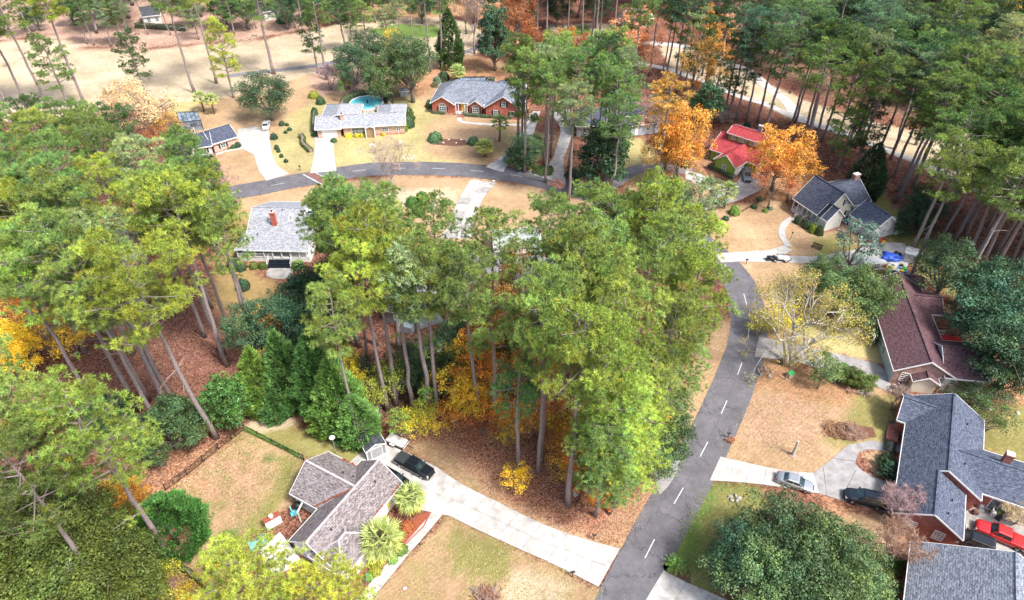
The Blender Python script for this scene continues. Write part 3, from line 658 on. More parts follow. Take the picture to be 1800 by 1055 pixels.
def broad_variant(key, seed, H, R, cb=.25, n=13, size=.3, per=62, bark='oak_bark', mat='leaves', fork=None, r0=.4, jit=.5):
    rg = np.random.default_rng(seed); Hc = H * (1 - cb); lb = lobes(rg, R, Hc, n, H * cb); mb = MB()
    limbs(mb, rg, H, r0, [c for c, r in lb], fork or H * max(cb, .15))
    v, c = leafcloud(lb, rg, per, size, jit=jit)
    VAR[key] = (mesh_of(mb, 'trunk', bark), tri_object(v, 4, c, 'crown', mat), H, R)
def branchy(mb, rg, o, d, L, r, depth, tips, up=.25, spread=.55, nb=(2, 4)):
    m = o + d * L * .5 + rg.normal(size=3) * L * .05; e = o + d * L + rg.normal(size=3) * L * .05
    mb.tube([o, m, e], [r, r * .8, r * .6], 7 if depth > 2 else (4 if depth > 0 else 3), cap=False)
    if depth == 0: tips.append(e); return
    for i in range(rg.integers(nb[0], nb[1])):
        nd = unit(d + rg.normal(size=3) * spread + np.array([0, 0, up])); branchy(mb, rg, e if i < 2 else m, nd, L * rg.uniform(.62, .82), r * .58, depth - 1, tips, up, spread, nb)
def open_variant(key, seed, H, R, stems=1, depth=4, leaf=.24, perclump=26, cr=.9, bark='oak_bark', mat='leaves', r0=.32, up=.18, spread=.55, fork=.3, twigs=None, colvar=.25):
    rg = np.random.default_rng(seed); mb = MB(); tips = []
    for s in range(stems):
        a = rg.uniform(0, 6.28) if stems == 1 else 6.28 * s / stems + rg.uniform(-.3, .3); ln = .10 if stems == 1 else .38
        d = unit(np.array([math.cos(a) * ln, math.sin(a) * ln, 1.]))
        o = np.array([math.cos(a) * .15 * (stems > 1), math.sin(a) * .15 * (stems > 1), -.1])
        e = o + d * H * fork; mb.tube([o, (o + e) / 2 + rg.normal(size=3) * .1, e], [r0 * 1.3, r0, r0 * .85], 9)
        for i in range(5 if stems == 1 else 3):
            an = 6.28 * i / (5 if stems == 1 else 3) + rg.uniform(0, 1); nd = unit(d * .5 + np.array([math.cos(an) * .75, math.sin(an) * .75, .55]))
            branchy(mb, rg, e - d * rg.uniform(0, H * .05), nd, H * .24, r0 * .55, depth - 1, tips, up, spread)
    T = np.array(tips); q = np.array(mb.v)
    # fit into the wanted radius and height
    rad = np.percentile(np.hypot(T[:, 0], T[:, 1]), 95); hz = np.percentile(T[:, 2], 98)
    s1 = (R - cr * .5) / rad; s2 = (H - cr * .5) / hz
    def fit(p): w = np.clip(p[:, 2:3] / (H * fork), 0, 1); o_ = p.copy(); o_[:, :2] *= 1 + (s1 - 1) * w; o_[:, 2] *= s2; return o_
    mb.v = [tuple(p) for p in fit(q)]; T = fit(T)
    V = []; C = []
    if perclump:
        for t in T:
            k = int(perclump * rg.uniform(.3, 1.6)); d = unit(rg.normal(size=(k, 3))); p = t + d * (cr * rg.random(k) ** .5)[:, None] * np.array([1, 1, .7])
            V.append(cards(p, unit(d + np.array([0, 0, .7]) + rg.normal(size=(k, 3)) * .6), leaf * rg.uniform(.7, 1.3, k), rg)); g = 1 + rg.normal() * .13; h = rg.normal() * .09
            C.append(g * (1 + rg.normal(size=(k, 1)) * colvar) * np.array([1 + h * .5, 1 + h, 1]))
        v = np.concatenate(V); c = np.clip(np.concatenate(C), .1, 3)
        crown = tri_object(v, 4, c, 'crown', mat)
    else:
        B = []; D = []
        for t in T:
            k = twigs or 10; d = unit(rg.normal(size=(k, 3)) + np.array([0, 0, .8])); B.append(np.repeat(t[None], k, 0) + rg.normal(size=(k, 3)) * .1); D.append(d)
        B = np.concatenate(B); D = np.concatenate(D); v = blades(B, D, rg.uniform(.5, 1.1, len(B)) * cr, np.full(len(B), .045), rg)
        crown = tri_object(v, 3, 1 + rg.normal(size=(len(B), 1)) * .2 * np.ones((1, 3)), 'twigs', 'leaves')
    VAR[key] = (mesh_of(mb, 'trunk', bark), crown, H, R)
def cone_variant(key, seed, H, R, p=1.0, base=.03, n=2400, nn=9, L=.5, W=.15, belly=.35):
    rg = np.random.default_rng(seed); mb = MB(); mb.tube([(0, 0, -.1), (0, 0, H * .55)], [.25, .05], 7)
    t = 1 - rg.random(n) ** .62; a = rg.uniform(0, 6.28, n)
    t = np.clip(t, 0, 1); prof = np.where(t < belly, .72 + .28 * np.sin(t / belly * 1.57), np.clip(1 - ((t - belly) / (1 - belly)) ** (1.5 if p < .8 else 1.35), 0, 1) ** p)
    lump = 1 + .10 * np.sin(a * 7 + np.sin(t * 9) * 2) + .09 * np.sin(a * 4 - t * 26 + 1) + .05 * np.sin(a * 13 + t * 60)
    rr = R * prof * lump * rg.uniform(.82, 1.04, n) + .05; pos = np.stack([rr * np.cos(a), rr * np.sin(a), H * (base + (1 - base) * t) - .3], 1)
    out = np.stack([np.cos(a), np.sin(a), np.full(n, .75 + .5 * 1)], 1)
    d = unit(np.repeat(out, nn, 0) + rg.normal(size=(n * nn, 3)) * .45); bp = np.repeat(pos, nn, 0) + rg.normal(size=(n * nn, 3)) * .12
    v = blades(bp, d, L * rg.uniform(.7, 1.2, n * nn), W * rg.uniform(.8, 1.2, n * nn), rg)
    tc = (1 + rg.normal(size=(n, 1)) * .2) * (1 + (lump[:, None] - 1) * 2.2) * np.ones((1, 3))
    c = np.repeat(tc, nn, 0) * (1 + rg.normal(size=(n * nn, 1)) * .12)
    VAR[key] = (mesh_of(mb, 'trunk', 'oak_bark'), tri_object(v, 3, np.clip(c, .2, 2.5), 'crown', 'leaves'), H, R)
def bush_variant(key, seed, n=1100, size=.2, mat='leaves'):
    rg = np.random.default_rng(seed); d = unit(rg.normal(size=(n, 3))); d[:, 2] = np.abs(d[:, 2]) * 1.0 - .1
    lump = 1 + .1 * np.sin(d[:, 0] * 6) * np.sin(d[:, 1] * 7 + 1) + .06 * rg.normal(size=n)
    p = d * lump[:, None] * np.array([1, 1, .95]); p[:, 2] += .0; p[:, 2] = np.maximum(p[:, 2], 0.02) + .05
    v = cards(p * rg.uniform(.86, 1.02, (n, 1)), unit(d + rg.normal(size=(n, 3)) * .45), size * rg.uniform(.7, 1.3, n), rg, .7)
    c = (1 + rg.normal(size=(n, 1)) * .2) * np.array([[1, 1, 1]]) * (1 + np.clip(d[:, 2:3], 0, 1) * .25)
    mb = MB(); mb.blob((0, 0, .36), (.55, .55, .34), seed, 10, 6, .1)
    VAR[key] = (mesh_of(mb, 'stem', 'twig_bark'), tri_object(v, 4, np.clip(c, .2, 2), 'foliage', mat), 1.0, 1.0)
def palm_variant(key, seed, H, R, n=34, trunk=.2, fan=True, droop=1.):
    rg = np.random.default_rng(seed); mb = MB(); mb.tube([(0, 0, -.1), (.05, 0, H * .5), (0, .05, H)], [trunk * 1.2, trunk, trunk * 1.25], 9)
    B = []; D = []; L = []; W = []; C = []
    for i in range(n):
        a = i * 2.4 + rg.uniform(-.2, .2); t = (i + .5) / n; el = 1.35 - 2.0 * t * droop; d = np.array([math.cos(a) * math.cos(el), math.sin(a) * math.cos(el), math.sin(el)])
        st = np.array([0, 0, H]); ln = R * rg.uniform(.5, .62) if fan else R; hub = st + d * ln + np.array([0, 0, -.1 * R])
        col = np.array([1, 1, 1.]) * rg.uniform(.75, 1.25) * (np.array([1.5, 1.25, .8]) if t > .8 else 1)
        if fan:
            mb.tube([st, hub], [.03, .015], 3, cap=False); side = unit(np.cross(d, [0, 0, 1])); upv = np.cross(side, d)
            for k in range(15):
                g = (k - 7) / 7 * 1.9; dd = unit(d * math.cos(g) + side * math.sin(g) * 1.0 + upv * .12 + np.array([0, 0, -.30 - .1 * abs(g)]))
                B.append(hub); D.append(dd); L.append(R * .46 * (1 - .18 * abs(g))); W.append(.2 * R / 2); C.append(col * rg.uniform(.85, 1.15))
        else:
            for k in range(14):
                f = (k + 1) / 14; c0 = st + d * ln * f + np.array([0, 0, -.45 * R * f * f]); 
                for sgn in (-1, 1):
                    side = unit(np.cross(d, [0, 0, 1])) * sgn; B.append(c0); D.append(unit(side + d * .5 + np.array([0, 0, -.1]))); L.append(R * .26 * (1.1 - f * .7)); W.append(.07); C.append(col * rg.uniform(.85, 1.15))
    v = blades(np.array(B), np.array(D), np.array(L), np.array(W), rg)
    VAR[key] = (mesh_of(mb, 'trunk', 'palm_bark'), tri_object(v, 3, np.array(C), 'fronds', 'gloss_leaves'), H + R * .4, R)
for i, (s, R, cb, nl, de, ll) in enumerate([(11,4.6,.66,26,1.1,4),(12,4.9,.64,28,1.05,6),(13,4.1,.68,22,1.1,4),(14,4.3,.60,24,.95,8),(15,3.7,.67,18,1.0,7),(16,5.1,.68,27,1.1,5),(17,3.8,.56,24,.9,8)]):
    pine_variant('pine%d' % i, s, 30, R, cb, nl, de, ll)
pine_variant('pine_mid', 33, 30, 4.7, .40, 38, .95, 3, 1.0); pine_variant('pine_mid1', 34, 30, 4.3, .45, 34, .95, 3, .8); pine_variant('pine_low', 31, 18, 4.2, .30, 24, .9, 1); pine_variant('pine_thin', 32, 30, 3.0, .66, 14, .9, 5)
broad_variant('oak0', 41, 15, 7.5, .18, 15, .32, 60); broad_variant('oak1', 42, 17, 7, .22, 13, .32, 62); broad_variant('oak2', 43, 12, 6.5, .12, 14, .3, 68)
broad_variant('round', 44, 7.5, 4.6, .03, 15, .24, 210, fork=1.2, r0=.22); broad_variant('magnolia', 45, 14, 5.0, .04, 16, .36, 105, mat='gloss_leaves', fork=2); broad_variant('slim', 46, 14, 3.2, .08, 11, .3, 60, fork=3, r0=.2)
open_variant('fall0', 51, 18, 7.5, 1, 5, .34, 40, 1.25, r0=.3); open_variant('fall1', 52, 17, 7., 1, 5, .34, 27, 1.15, fork=.25, r0=.28); open_variant('fall2', 53, 14, 5.5, 2, 4, .30, 26, 1.0, bark='oak_bark', fork=.3)
broad_variant('fallr', 55, 18, 8, .14, 16, .36, 36, fork=5, r0=.35); open_variant('sycamore', 54, 15, 8.5, 3, 5, .22, 27, 1.0, bark='pale_bark', r0=.34, fork=.3, up=.12)
open_variant('bare0', 61, 12, 5., 1, 5, .2, 0, 1.0, bark='twig_bark', r0=.22, up=.2); open_variant('crape', 62, 6.5, 3.2, 5, 4, .2, 0, .9, bark='twig_bark', r0=.09, fork=.25, up=.45, spread=.4, twigs=14)
open_variant('sparse', 63, 9, 3.2, 2, 4, .24, 16, .8, r0=.14, fork=.25); open_variant('thicket', 64, 6, 3.6, 6, 3, .24, 22, .9, bark='twig_bark', r0=.07, fork=.2)
cone_variant('leyland0', 71, 14, 3.4); cone_variant('leyland1', 72, 12, 3.2, 1.1); cone_variant('arb', 73, 8.5, 3.8, .75, n=2600, belly=.45, L=.42, W=.15)
cone_variant('cedar', 74, 18, 4.2, .9, n=2200, belly=.3, L=.6, W=.2)
bush_variant('bush0', 81); bush_variant('bush1', 82, 1500, .16)
palm_variant('palm', 91, 3.2, 2.4, 54); palm_variant('palmtall', 92, 4.5, 2.2, 30); palm_variant('cycad', 93, .5, 1.5, 34, .2, False, .62); palm_variant('agave', 94, .3, 1.6, 30, .1, True, .6)
COLS = dict(olive=(.21,.31,.08), lime=(.285,.38,.065), green=(.14,.24,.065), deep=(.085,.165,.055), blue=(.10,.19,.10), grey=(.24,.32,.15), dark=(.055,.10,.045),
            oak=(.06,.115,.06), oakl=(.12,.205,.085), moss=(.10,.145,.035), mag=(.06,.12,.055), magl=(.11,.22,.05), ley=(.14,.28,.08), leyl=(.19,.32,.07), arb=(.085,.22,.05),
            orange=(.68,.29,.055), amber=(.64,.36,.08), gold=(.70,.50,.06), yellow=(.72,.62,.06), tan=(.56,.41,.23), rust=(.45,.16,.06), peach=(.75,.42,.24), bare=(.36,.27,.25), barepink=(.42,.28,.28), ygr=(.38,.40,.06), syc=(.52,.44,.10),
            hol=(.075,.14,.06), palm=(.36,.46,.17), agv=(.28,.38,.26), sage=(.2,.28,.2))
WORDS = dict(olive='olive green', lime='yellow-green', green='mid green', deep='deep green', blue='bluish green', grey='grey-green', dark='dark green', oak='dark green', oakl='fresh green', moss='mossy green', mag='glossy dark', magl='glossy green', ley='green', leyl='bright green', arb='emerald green',
             orange='orange', amber='amber', gold='golden', yellow='yellow', tan='tan leaved', rust='rust red', peach='pale orange', bare='leafless grey', barepink='leafless pinkish', ygr='yellowish green', syc='pale golden', hol='dark green', palm='green', agv='silvery', sage='sage grey')
TREES = []
protoU = {}
NAMES = dict(fallr=('autumn_tree', 'round crowned autumn tree', 'tree'), pine=('pine_tree', 'pine tree', 'tree'), oak=('oak_tree', 'broadleaf tree', 'tree'), round=('evergreen_tree', 'rounded evergreen', 'tree'), magnolia=('magnolia_tree', 'magnolia tree', 'tree'), slim=('young_tree', 'slender tree', 'tree'),
             fall=('autumn_tree', 'autumn tree', 'tree'), sycamore=('autumn_tree', 'white trunked tree', 'tree'), bare=('bare_tree', 'tree', 'tree'), crape=('bare_shrub_tree', 'many-stemmed small tree', 'tree'), sparse=('young_tree', 'small loose tree', 'tree'), thicket=('understory_shrub', 'understory shrub', 'shrub'),
             leyland=('cypress_tree', 'cypress', 'tree'), arb=('arborvitae', 'egg-shaped arborvitae', 'tree'), cedar=('cedar_tree', 'cone-shaped cedar', 'tree'), bush=('garden_bush', 'clipped bush', 'bush'), palm=('palm_tree', 'fan palm', 'palm'), cycad=('cycad', 'cycad', 'plant'), agave=('spiky_shrub', 'spiky shrub', 'plant'))
GROUPS = dict(fallr='trees in autumn colour', pine='tall pines among the houses', oak='broadleaf evergreen trees', fall='trees in autumn colour', bush='clipped garden bushes', leyland='row of cypresses behind the fenced yard', palm='palms in the gardens', thicket='shrubs under the pines')
def plant(kind, loc, H=None, R=None, color='green', rz=None, label=None, tilt=None):
    tr, cr, H0, R0 = VAR[kind]; base = kind.rstrip('0123456789').split('_')[0]
    base = {'palmtall': 'palm'}.get(base, base)
    nm, word, cat = NAMES[base]
    sz = (H / H0) if H else 1; sx = (R / R0) if R else sz
    o = bpy.data.objects.new(nm, None); COL.objects.link(o); o.location = loc; o.scale = (sx, sx, sz); o.empty_display_size = .3
    rr = random.uniform(0, 6.28) if rz is None else rz
    o.rotation_euler = (tilt[0] if tilt else random.gauss(0, .022), tilt[1] if tilt else random.gauss(0, .022), rr)
    bare = base in ('bare', 'crape')
    for i, (mesh, part) in enumerate(((tr, 'stem' if base in ('bush', 'thicket', 'crape') else 'trunk'), (cr, 'fronds' if base in ('palm', 'cycad', 'agave') else ('foliage' if base in ('bush', 'thicket') else ('twigs' if bare else 'crown'))))):
        c = bpy.data.objects.new(part, mesh); COL.objects.link(c); c.parent = o
        if i: 
            j = random.gauss(1, .16); h = random.gauss(0, .08); t = COLS[color]; c.color = (t[0] * j * (1 + h), t[1] * j, t[2] * j * (1 - h), 1)
    o['category'] = cat; o['_k'] = base; o['_c'] = color
    if label: o['label'] = label
    top = Vector(loc) + Vector((0, 0, (H or H0) * (.78 if base in ('pine',) else .55))); TREES.append((o, base, color, PX(top), loc, label))
    return o
PINES = []
def at_crown(x, y, H, f=.78):
    p = G(x, y, H * f); return Vector((p.x, p.y, 0))
def pb(x, y, H=30, R=None, c='olive', k=None, **kw):      # pine by the foot of its trunk
    k = k if k is not None else 'pine%d' % random.randrange(7)
    return plant(k, G(x, y), H, R, c, **kw)
def pc(x, y, H=30, R=None, c='olive', k=None, f=.78, **kw):    # pine by the middle of its crown
    k = k if k is not None else 'pine%d' % random.choice([0, 1, 2, 3, 5])
    q = at_crown(x, y, H, f + .03)
    if any((q - w).length < 6.1 for w in PINES): return None
    PINES.append(q); return plant(k, q, H, (R or VAR[k][3] * H / 30) * .88, c, **kw)
def bc(kind, x, y, H, R, c, f=.55, **kw): return plant(kind, at_crown(x, y, H, f), H, R, c, **kw)
def bb(kind, x, y, H, R, c, **kw): return plant(kind, G(x, y), H, R, c, **kw)
random.seed(77)
# --- fairway pines, top left
for a in [(50,188,32,None,'olive','pine3'),(86,190,32,5.5,'green','pine1'),(122,186,18,None,'green','pine_low'),(148,184,33,None,'lime','pine2'),(20,200,30,None,'grey','pine3'),
          (154,78,24,None,'deep'),(166,80,26,None,'green'),(195,82,25,None,'grey'),(215,78,25,None,'grey'),(223,80,26,None,'olive'),(260,61,26,None,'blue','pine4'),(235,86,27,None,'grey','pine3'),
          (257,167,17,3.6,'deep','pine_low'),(341,163,33,None,'olive','pine2'),(381,147,31,None,'lime','pine4'),(411,172,20,3.6,'lime','pine_low'),(482,130,30,5,'olive','pine6'),
          (559,127,17,3.2,'deep','pine_low'),(573,140,29,None,'green','pine6'),(618,92,28,None,'green'),(609,90,22,3,'deep','pine_thin'),(643,62,17,3,'olive','pine_low'),(706,96,27,None,'grey','pine4'),
          (726,78,25,None,'green','pine_thin'),(757,126,29,2.6,'blue','pine_thin'),(777,124,29,None,'green','pine6'),(684,91,22,3.4,'grey','pine6'),(519,49,26,None,'blue'),(532,55,27,None,'grey','pine_thin'),(575,33,24,None,'green'),
          (300,62,26,None,'green'),(400,56,26,None,'deep'),(412,60,24,None,'green'),(430,55,26,None,'blue'),(350,70,22,None,'grey'),(450,50,25,None,'deep'),(60,72,22,None,'grey'),(20,60,26,None,'grey'),
          (470,32,25,None,'blue'),(505,30,26,None,'deep'),(560,20,25,None,'blue'),(600,25,25,None,'deep'),(640,15,25,None,'green'),(690,10,26,None,'blue'),(740,8,25,None,'deep'),(800,20,25,None,'green'),(830,40,25,None,'olive'),(540,10,25,None,'deep'),(660,40,24,None,'deep'),(780,45,24,None,'blue'),(620,45,22,None,'green')]:
    far = a[1] < 100 and a[0] > 100
    pb(a[0], a[1], a[2] * (.62 if far else 1), a[3], c=a[4], k=a[5] if len(a) > 5 else (random.choice(['pine_mid', 'pine_mid1', 'pine_low']) if far else None))
bb('bare0', 834, 95, 20, 6, 'bare'); bb('cedar', 792, 118, 17, 3.8, 'deep'); bb('magnolia', 870, 124, 20, 5.6, 'oak'); bb('fall1', 820, 60, 14, 6, 'peach')
bb('crape', 583, 158, 7, 3.8, 'barepink'); bb('bare0', 692, 340, 12, 7, 'bare'); bb('bare0', 403, 365, 9, 4, 'barepink'); bb('crape', 978, 345, 4, 2, 'barepink')
bc('oak0', 618, 118, 14, 6.6, 'oak'); bc('oak1', 648, 96, 15, 6.6, 'oak'); bc('oak2', 667, 138, 13, 6.4, 'oakl'); plant('oak1', G(726, 180), 19, 8.5, 'oakl', label='spreading oak on a stout trunk beside the round pool'); bc('oak0', 712, 118, 14, 6, 'oakl')
bc('oak0', 468, 172, 12, 8.2, 'oak', f=.5, label='broad dark oak beside the white car on the far left driveway')
bc('fall2', 690, 82, 12, 4.5, 'gold'); bc('fall0', 255, 205, 17, 9, 'tan', label='large tan leaved tree next to the far left dark roofed house'); bc('fall2', 300, 232, 11, 5, 'amber'); bc('fall0', 215, 190, 14, 6, 'tan'); bc('fall2', 282, 262, 12, 4.5, 'rust')
# --- left wood
for a in [(60,245,26,'olive'),(155,240,27,'olive'),(110,225,25,'green'),(25,285,27,'green'),(105,290,29,'green'),(70,350,30,'olive'),(180,275,28,'olive'),(225,258,24,'olive'),(232,300,28,'grey'),(195,335,29,'lime'),(150,300,28,'olive'),
          (328,292,28,'green'),(295,300,27,'green'),(256,322,28,'grey'),(275,375,30,'olive'),(300,345,28,'olive'),(371,355,29,'lime'),(375,395,30,'olive'),(355,445,27,'green'),(150,345,31,'lime'),(120,395,31,'green'),(165,400,31,'green'),
          (22,340,30,'lime'),(28,400,30,'lime'),(80,310,28,'deep'),(205,220,22,'deep'),(250,285,26,'green'),(345,320,27,'olive'),(50,205,22,'deep'),(10,230,25,'green'),(0,330,28,'green'),(215,365,30,'green'),
          (185,455,33,'olive'),(115,480,33,'olive'),(215,490,33,'olive'),(240,440,32,'grey'),(160,520,32,'olive'),(110,435,31,'green'),(30,480,33,'lime'),(70,540,32,'lime'),(0,430,31,'lime'),(-20,520,32,'olive'),(330,275,26,'green'),(-30,280,27,'green'),(55,440,30,'grey')]:
    pc(a[0], a[1], a[2], None, a[3])
pb(380, 771, 35, 5.6, 'lime', 'pine5', label='tall yellow-green pine with long bare trunk rising behind the fenced yard')
pb(246, 722, 34, 5.2, 'olive', 'pine1'); pb(291, 712, 33, 4.6, 'grey', 'pine4'); pb(95, 622, 33, 4.5, 'lime', 'pine4'); pb(110, 601, 32, 4.2, 'olive', 'pine2'); pb(398, 642, 33, 4.5, 'lime', 'pine2'); pb(394, 623, 32, 4, 'olive', 'pine4'); pb(406, 584, 30, 4, 'olive', 'pine3'); pb(233, 618, 32, 4.8, 'olive', 'pine0'); pb(205,560,31,4.5,'green','pine4')
pb(262, 705, 26, 3.5, 'olive', 'pine_thin')
for a in [(40,690,33,'olive'),(95,660,32,'lime'),(150,660,31,'olive'),(20,760,33,'lime'),(90,740,33,'olive'),(150,735,32,'lime'),(65,800,33,'olive'),(140,800,30,'olive'),(195,790,24,'green'),(205,850,20,'green'),(15,840,31,'moss'),(-30,700,32,'olive'),(185,850,24,'olive'),(60,860,28,'olive')]:
    pc(a[0], a[1], a[2], 5.2 if a[2] > 28 else 4, a[3], f=.8)
for a in [('oak1',60,930,15,7,'moss'),('oak0',130,975,14,7,'moss'),('oak2',30,1020,14,7.5,'moss'),('oak0',190,1010,13,6.5,'moss'),('oak1',100,1050,14,7,'moss'),('oak2',215,1060,10,5.5,'moss'),('oak1',170,935,12,5,'moss'),('oak0',-20,930,15,7,'moss'),
          ('oak1',20,620,10,5,'yellow'),('fall2',75,590,9,5,'gold'),('fall2',20,575,9,5,'amber'),('fall2',60,540,9,4,'orange'),('fall2',10,640,8,4,'yellow'),('thicket',120,600,5,4,'gold'),('thicket',20,545,6,5,'amber'),
          ('thicket',180,570,4,3,'dark'),('round',195,722,7,3.6,'mag'),('round',180,745,5,3,'dark')]: bc(a[0], a[1], a[2], a[3], a[4], a[5])
bc('round', 298, 758, 8.5, 5.6, 'hol', f=.45, label='wide dull green rounded evergreen left of the bare pine trunk'); bc('magnolia', 402, 700, 10, 4.2, 'magl', label='glossy magnolia between the rounded evergreen and the cypress row')
bc('oak2', 228, 888, 8, 3.2, 'amber', label='golden orange leaved tree beside the emerald arborvitae'); bc('thicket', 218, 868, 6, 3, 'yellow')
bc('arb', 295, 925, 9, 4.0, 'arb', f=.45); bc('thicket', 285, 1030, 5, 3.2, 'yellow'); bc('thicket', 268, 1010, 4, 2.5, 'ygr'); bc('thicket', 330, 1050, 3, 2, 'yellow')
for i, (x, y, H, R) in enumerate([(450,668,13,2.9),(503,648,15,3.4),(552,652,16,3.7),(594,694,14,3.5),(628,732,10,2.8),(478,705,7,2.2),(570,728,7,2.4),(608,748,5.5,2.1)]):
    bc('leyland%d' % (i % 2), x, y, H, R, 'ley' if i % 3 else 'leyl', f=.5)
for a in [('oak0',505,580,13,5.6,'oak'),('oak1',445,585,12,5,'oak'),('oak0',545,535,12,5,'oak'),('oak1',472,560,10,4.4,'mag'),('oak2',545,530,13,6,'oak'),('oak0',580,500,12,4.4,'oak'),('oak2',540,600,10,4.5,'oak'),('fall2',480,585,12,3.4,'amber'),('fall2',468,650,8,2.2,'amber'),
          ('thicket',562,600,9,2.6,'ygr'),('thicket',570,640,8,2.2,'yellow'),('thicket',617,640,10,1.8,'yellow'),('thicket',628,672,7,2,'yellow'),('thicket',605,600,6,2.6,'oakl'),('thicket',655,700,7,3,'ygr'),('thicket',640,655,7,2.6,'oak'),('slim',700,742,7,1.9,'leyl'),('slim',752,700,8,1.5,'leyl'),
          ('thicket',712,640,8,3.2,'oak'),('oak2',740,640,9,4.5,'oak'),('oak1',770,655,9,4.2,'oak'),('thicket',690,670,8,3,'ygr'),('oak2',800,660,9,4,'moss'),('thicket',725,745,4,2.8,'yellow'),('thicket',760,745,4,2.8,'gold'),('thicket',745,730,5,2.5,'ygr'),('thicket',640,735,4,3,'bare'),
          ('oak2',830,700,8,4,'gold'),('fall2',800,690,9,4.2,'gold'),('fall2',845,660,11,4.8,'orange'),('fall2',872,600,14,5,'orange'),('fall2',878,560,15,4.5,'amber'),('fall2',905,478,14,4.2,'orange'),('fall2',885,495,12,3.4,'orange'),('thicket',800,725,5,3.4,'orange'),('thicket',905,735,5,3,'orange'),('thicket',850,700,6,3.4,'orange'),('thicket',1035,855,4,3,'orange'),('thicket',1010,800,6,3.4,'orange'),('fall2',835,620,11,4,'orange'),('thicket',835,728,5,3,'rust'),('thicket',872,725,5,3,'orange'),
          ('fall2',858,585,14,4.6,'orange'),('fall2',850,540,14,4.,'amber'),('fall2',905,600,13,4.4,'amber'),('fall2',885,670,10,4.4,'orange'),('fall2',815,640,10,4.,'gold'),('thicket',1055,850,4,3,'orange'),('thicket',1065,875,3,2.4,'orange'),('thicket',850,745,4,3.4,'rust'),('fall2',930,660,11,4.5,'amber'),('fall2',975,672,11,4,'orange'),('thicket',890,760,3.5,2.5,'gold'),('thicket',930,745,6,3,'amber'),('thicket',970,740,6,3.5,'orange'),('thicket',1010,760,7,4,'gold'),('fall2',1025,790,8,4.2,'orange'),('thicket',985,790,5,3.2,'amber'),('thicket',1040,820,5,3.2,'orange'),('thicket',1000,830,3.5,2.5,'gold'),('thicket',908,843,4,2.3,'yellow'),
          ('oak1',1158,738,13,5,'oakl'),('oak2',1150,790,10,4.6,'oakl'),('oak1',1170,775,11,4,'oak'),('thicket',1185,620,8,3.4,'ygr'),('thicket',1150,650,6,3,'gold'),('oak2',720,445,9,4,'gold'),('fall2',740,440,10,3,'amber'),('oak2',800,600,9,4,'oak'),('thicket',780,620,7,3.5,'oak'),('oak1',900,620,9,4,'moss'),('oak2',1120,640,9,4,'moss'),('oak1',1060,640,9,4,'oak')]:
    bc(a[0], a[1], a[2], a[3], a[4], a[5])
# --- middle wood
for a in [(592,378,26,5,'green'),(560,420,24,4.4,'grey'),(665,372,26,4.6,'olive'),(690,400,24,4,'olive'),(672,415,27,4.8,'olive'),(735,405,27,4.6,'olive'),(768,395,27,4.2,'green'),(829,405,27,4.8,'olive'),(862,425,28,4.8,'olive'),(800,440,27,4,'green'),(700,445,26,4,'olive'),(770,430,26,4,'olive'),(610,450,27,4.4,'green'),
          (640,482,31,5,'lime'),(600,510,30,4.4,'olive'),(665,520,31,4.6,'lime'),(745,492,31,4.6,'olive'),(835,500,31,4.4,'olive'),(865,500,28,3.8,'olive'),(800,475,30,4.4,'lime'),(760,540,31,4.2,'olive'),(820,545,30,4,'olive'),(715,520,28,3.6,'olive'),(580,560,28,3.6,'olive'),
          (1043,378,25,4.8,'green'),(966,400,27,4.6,'green'),(1010,418,28,5,'olive'),(1085,400,27,4.6,'olive'),(1122,385,25,3.8,'green'),(1125,415,28,4.6,'olive'),(1225,352,22,4.4,'grey'),(1196,432,28,5,'lime'),(1170,400,25,4.2,'olive'),(1227,440,28,4.6,'lime'),(1053,448,29,4.8,'olive'),(977,440,29,4.8,'green'),(1002,480,30,4.8,'green'),
          (1079,482,30,4.6,'olive'),(1143,475,30,4.6,'olive'),(1205,490,30,4.8,'olive'),(951,500,31,4.8,'olive'),(1130,515,31,5,'lime'),(1240,505,29,4.4,'lime'),(1060,515,31,4.6,'olive'),(1185,540,29,4.4,'olive'),(1010,525,31,4.6,'grey'),(1240,560,26,4.2,'green'),
          (964,548,33,5,'olive'),(1035,550,33,5,'lime'),(1090,565,32,4.6,'olive'),(1143,548,31,4.4,'lime'),(1220,560,26,4,'olive'),(1180,582,28,4,'olive'),(1230,610,21,3.8,'olive'),(1053,600,33,5,'lime'),(985,605,33,4.8,'olive'),(1110,620,30,4.4,'olive'),(1055,655,30,4.6,'lime'),(1165,645,24,4,'olive'),(1092,682,26,4.4,'lime'),
          (1150,600,28,4.2,'olive'),(1160,445,28,4.4,'olive'),(1095,440,28,4.2,'olive'),(1030,455,29,4.4,'green')]:
    pc(a[0], a[1], a[2], a[3], a[4], f=.8)
for a in [(1062,722,25,4.4,'lime','pine_mid'),(1098,748,22,4.4,'lime','pine_mid1'),(1132,700,22,4.2,'olive','pine_mid'),(1088,806,17,3.8,'lime','pine_mid1'),(1062,790,20,3.8,'olive','pine_mid'),(1185,610,22,4,'olive','pine_mid')]:
    plant(a[5], at_crown(a[0], a[1], a[2], .68), a[2], a[3], a[4])
for a in [('oak1',500,22,10,6,'dark'),('oak0',540,8,10,6,'oak'),('oak1',590,12,10,6,'dark'),('oak0',630,4,11,6,'oak'),('oak1',690,2,11,6,'dark'),('oak0',740,12,10,6,'oak'),('oak1',120,18,9,5,'oak'),('oak0',170,6,9,6,'oakl'),('oak1',330,18,10,6,'dark'),('oak0',390,10,11,6,'oak'),('oak1',430,22,10,6,'oak'),('oak0',870,12,11,6,'oak'),('oak1',920,22,11,6,'dark'),('oak0',980,12,12,6,'dark'),('oak1',1050,14,12,6,'oak'),('oak0',60,30,8,5,'oak')]: bc(*a)
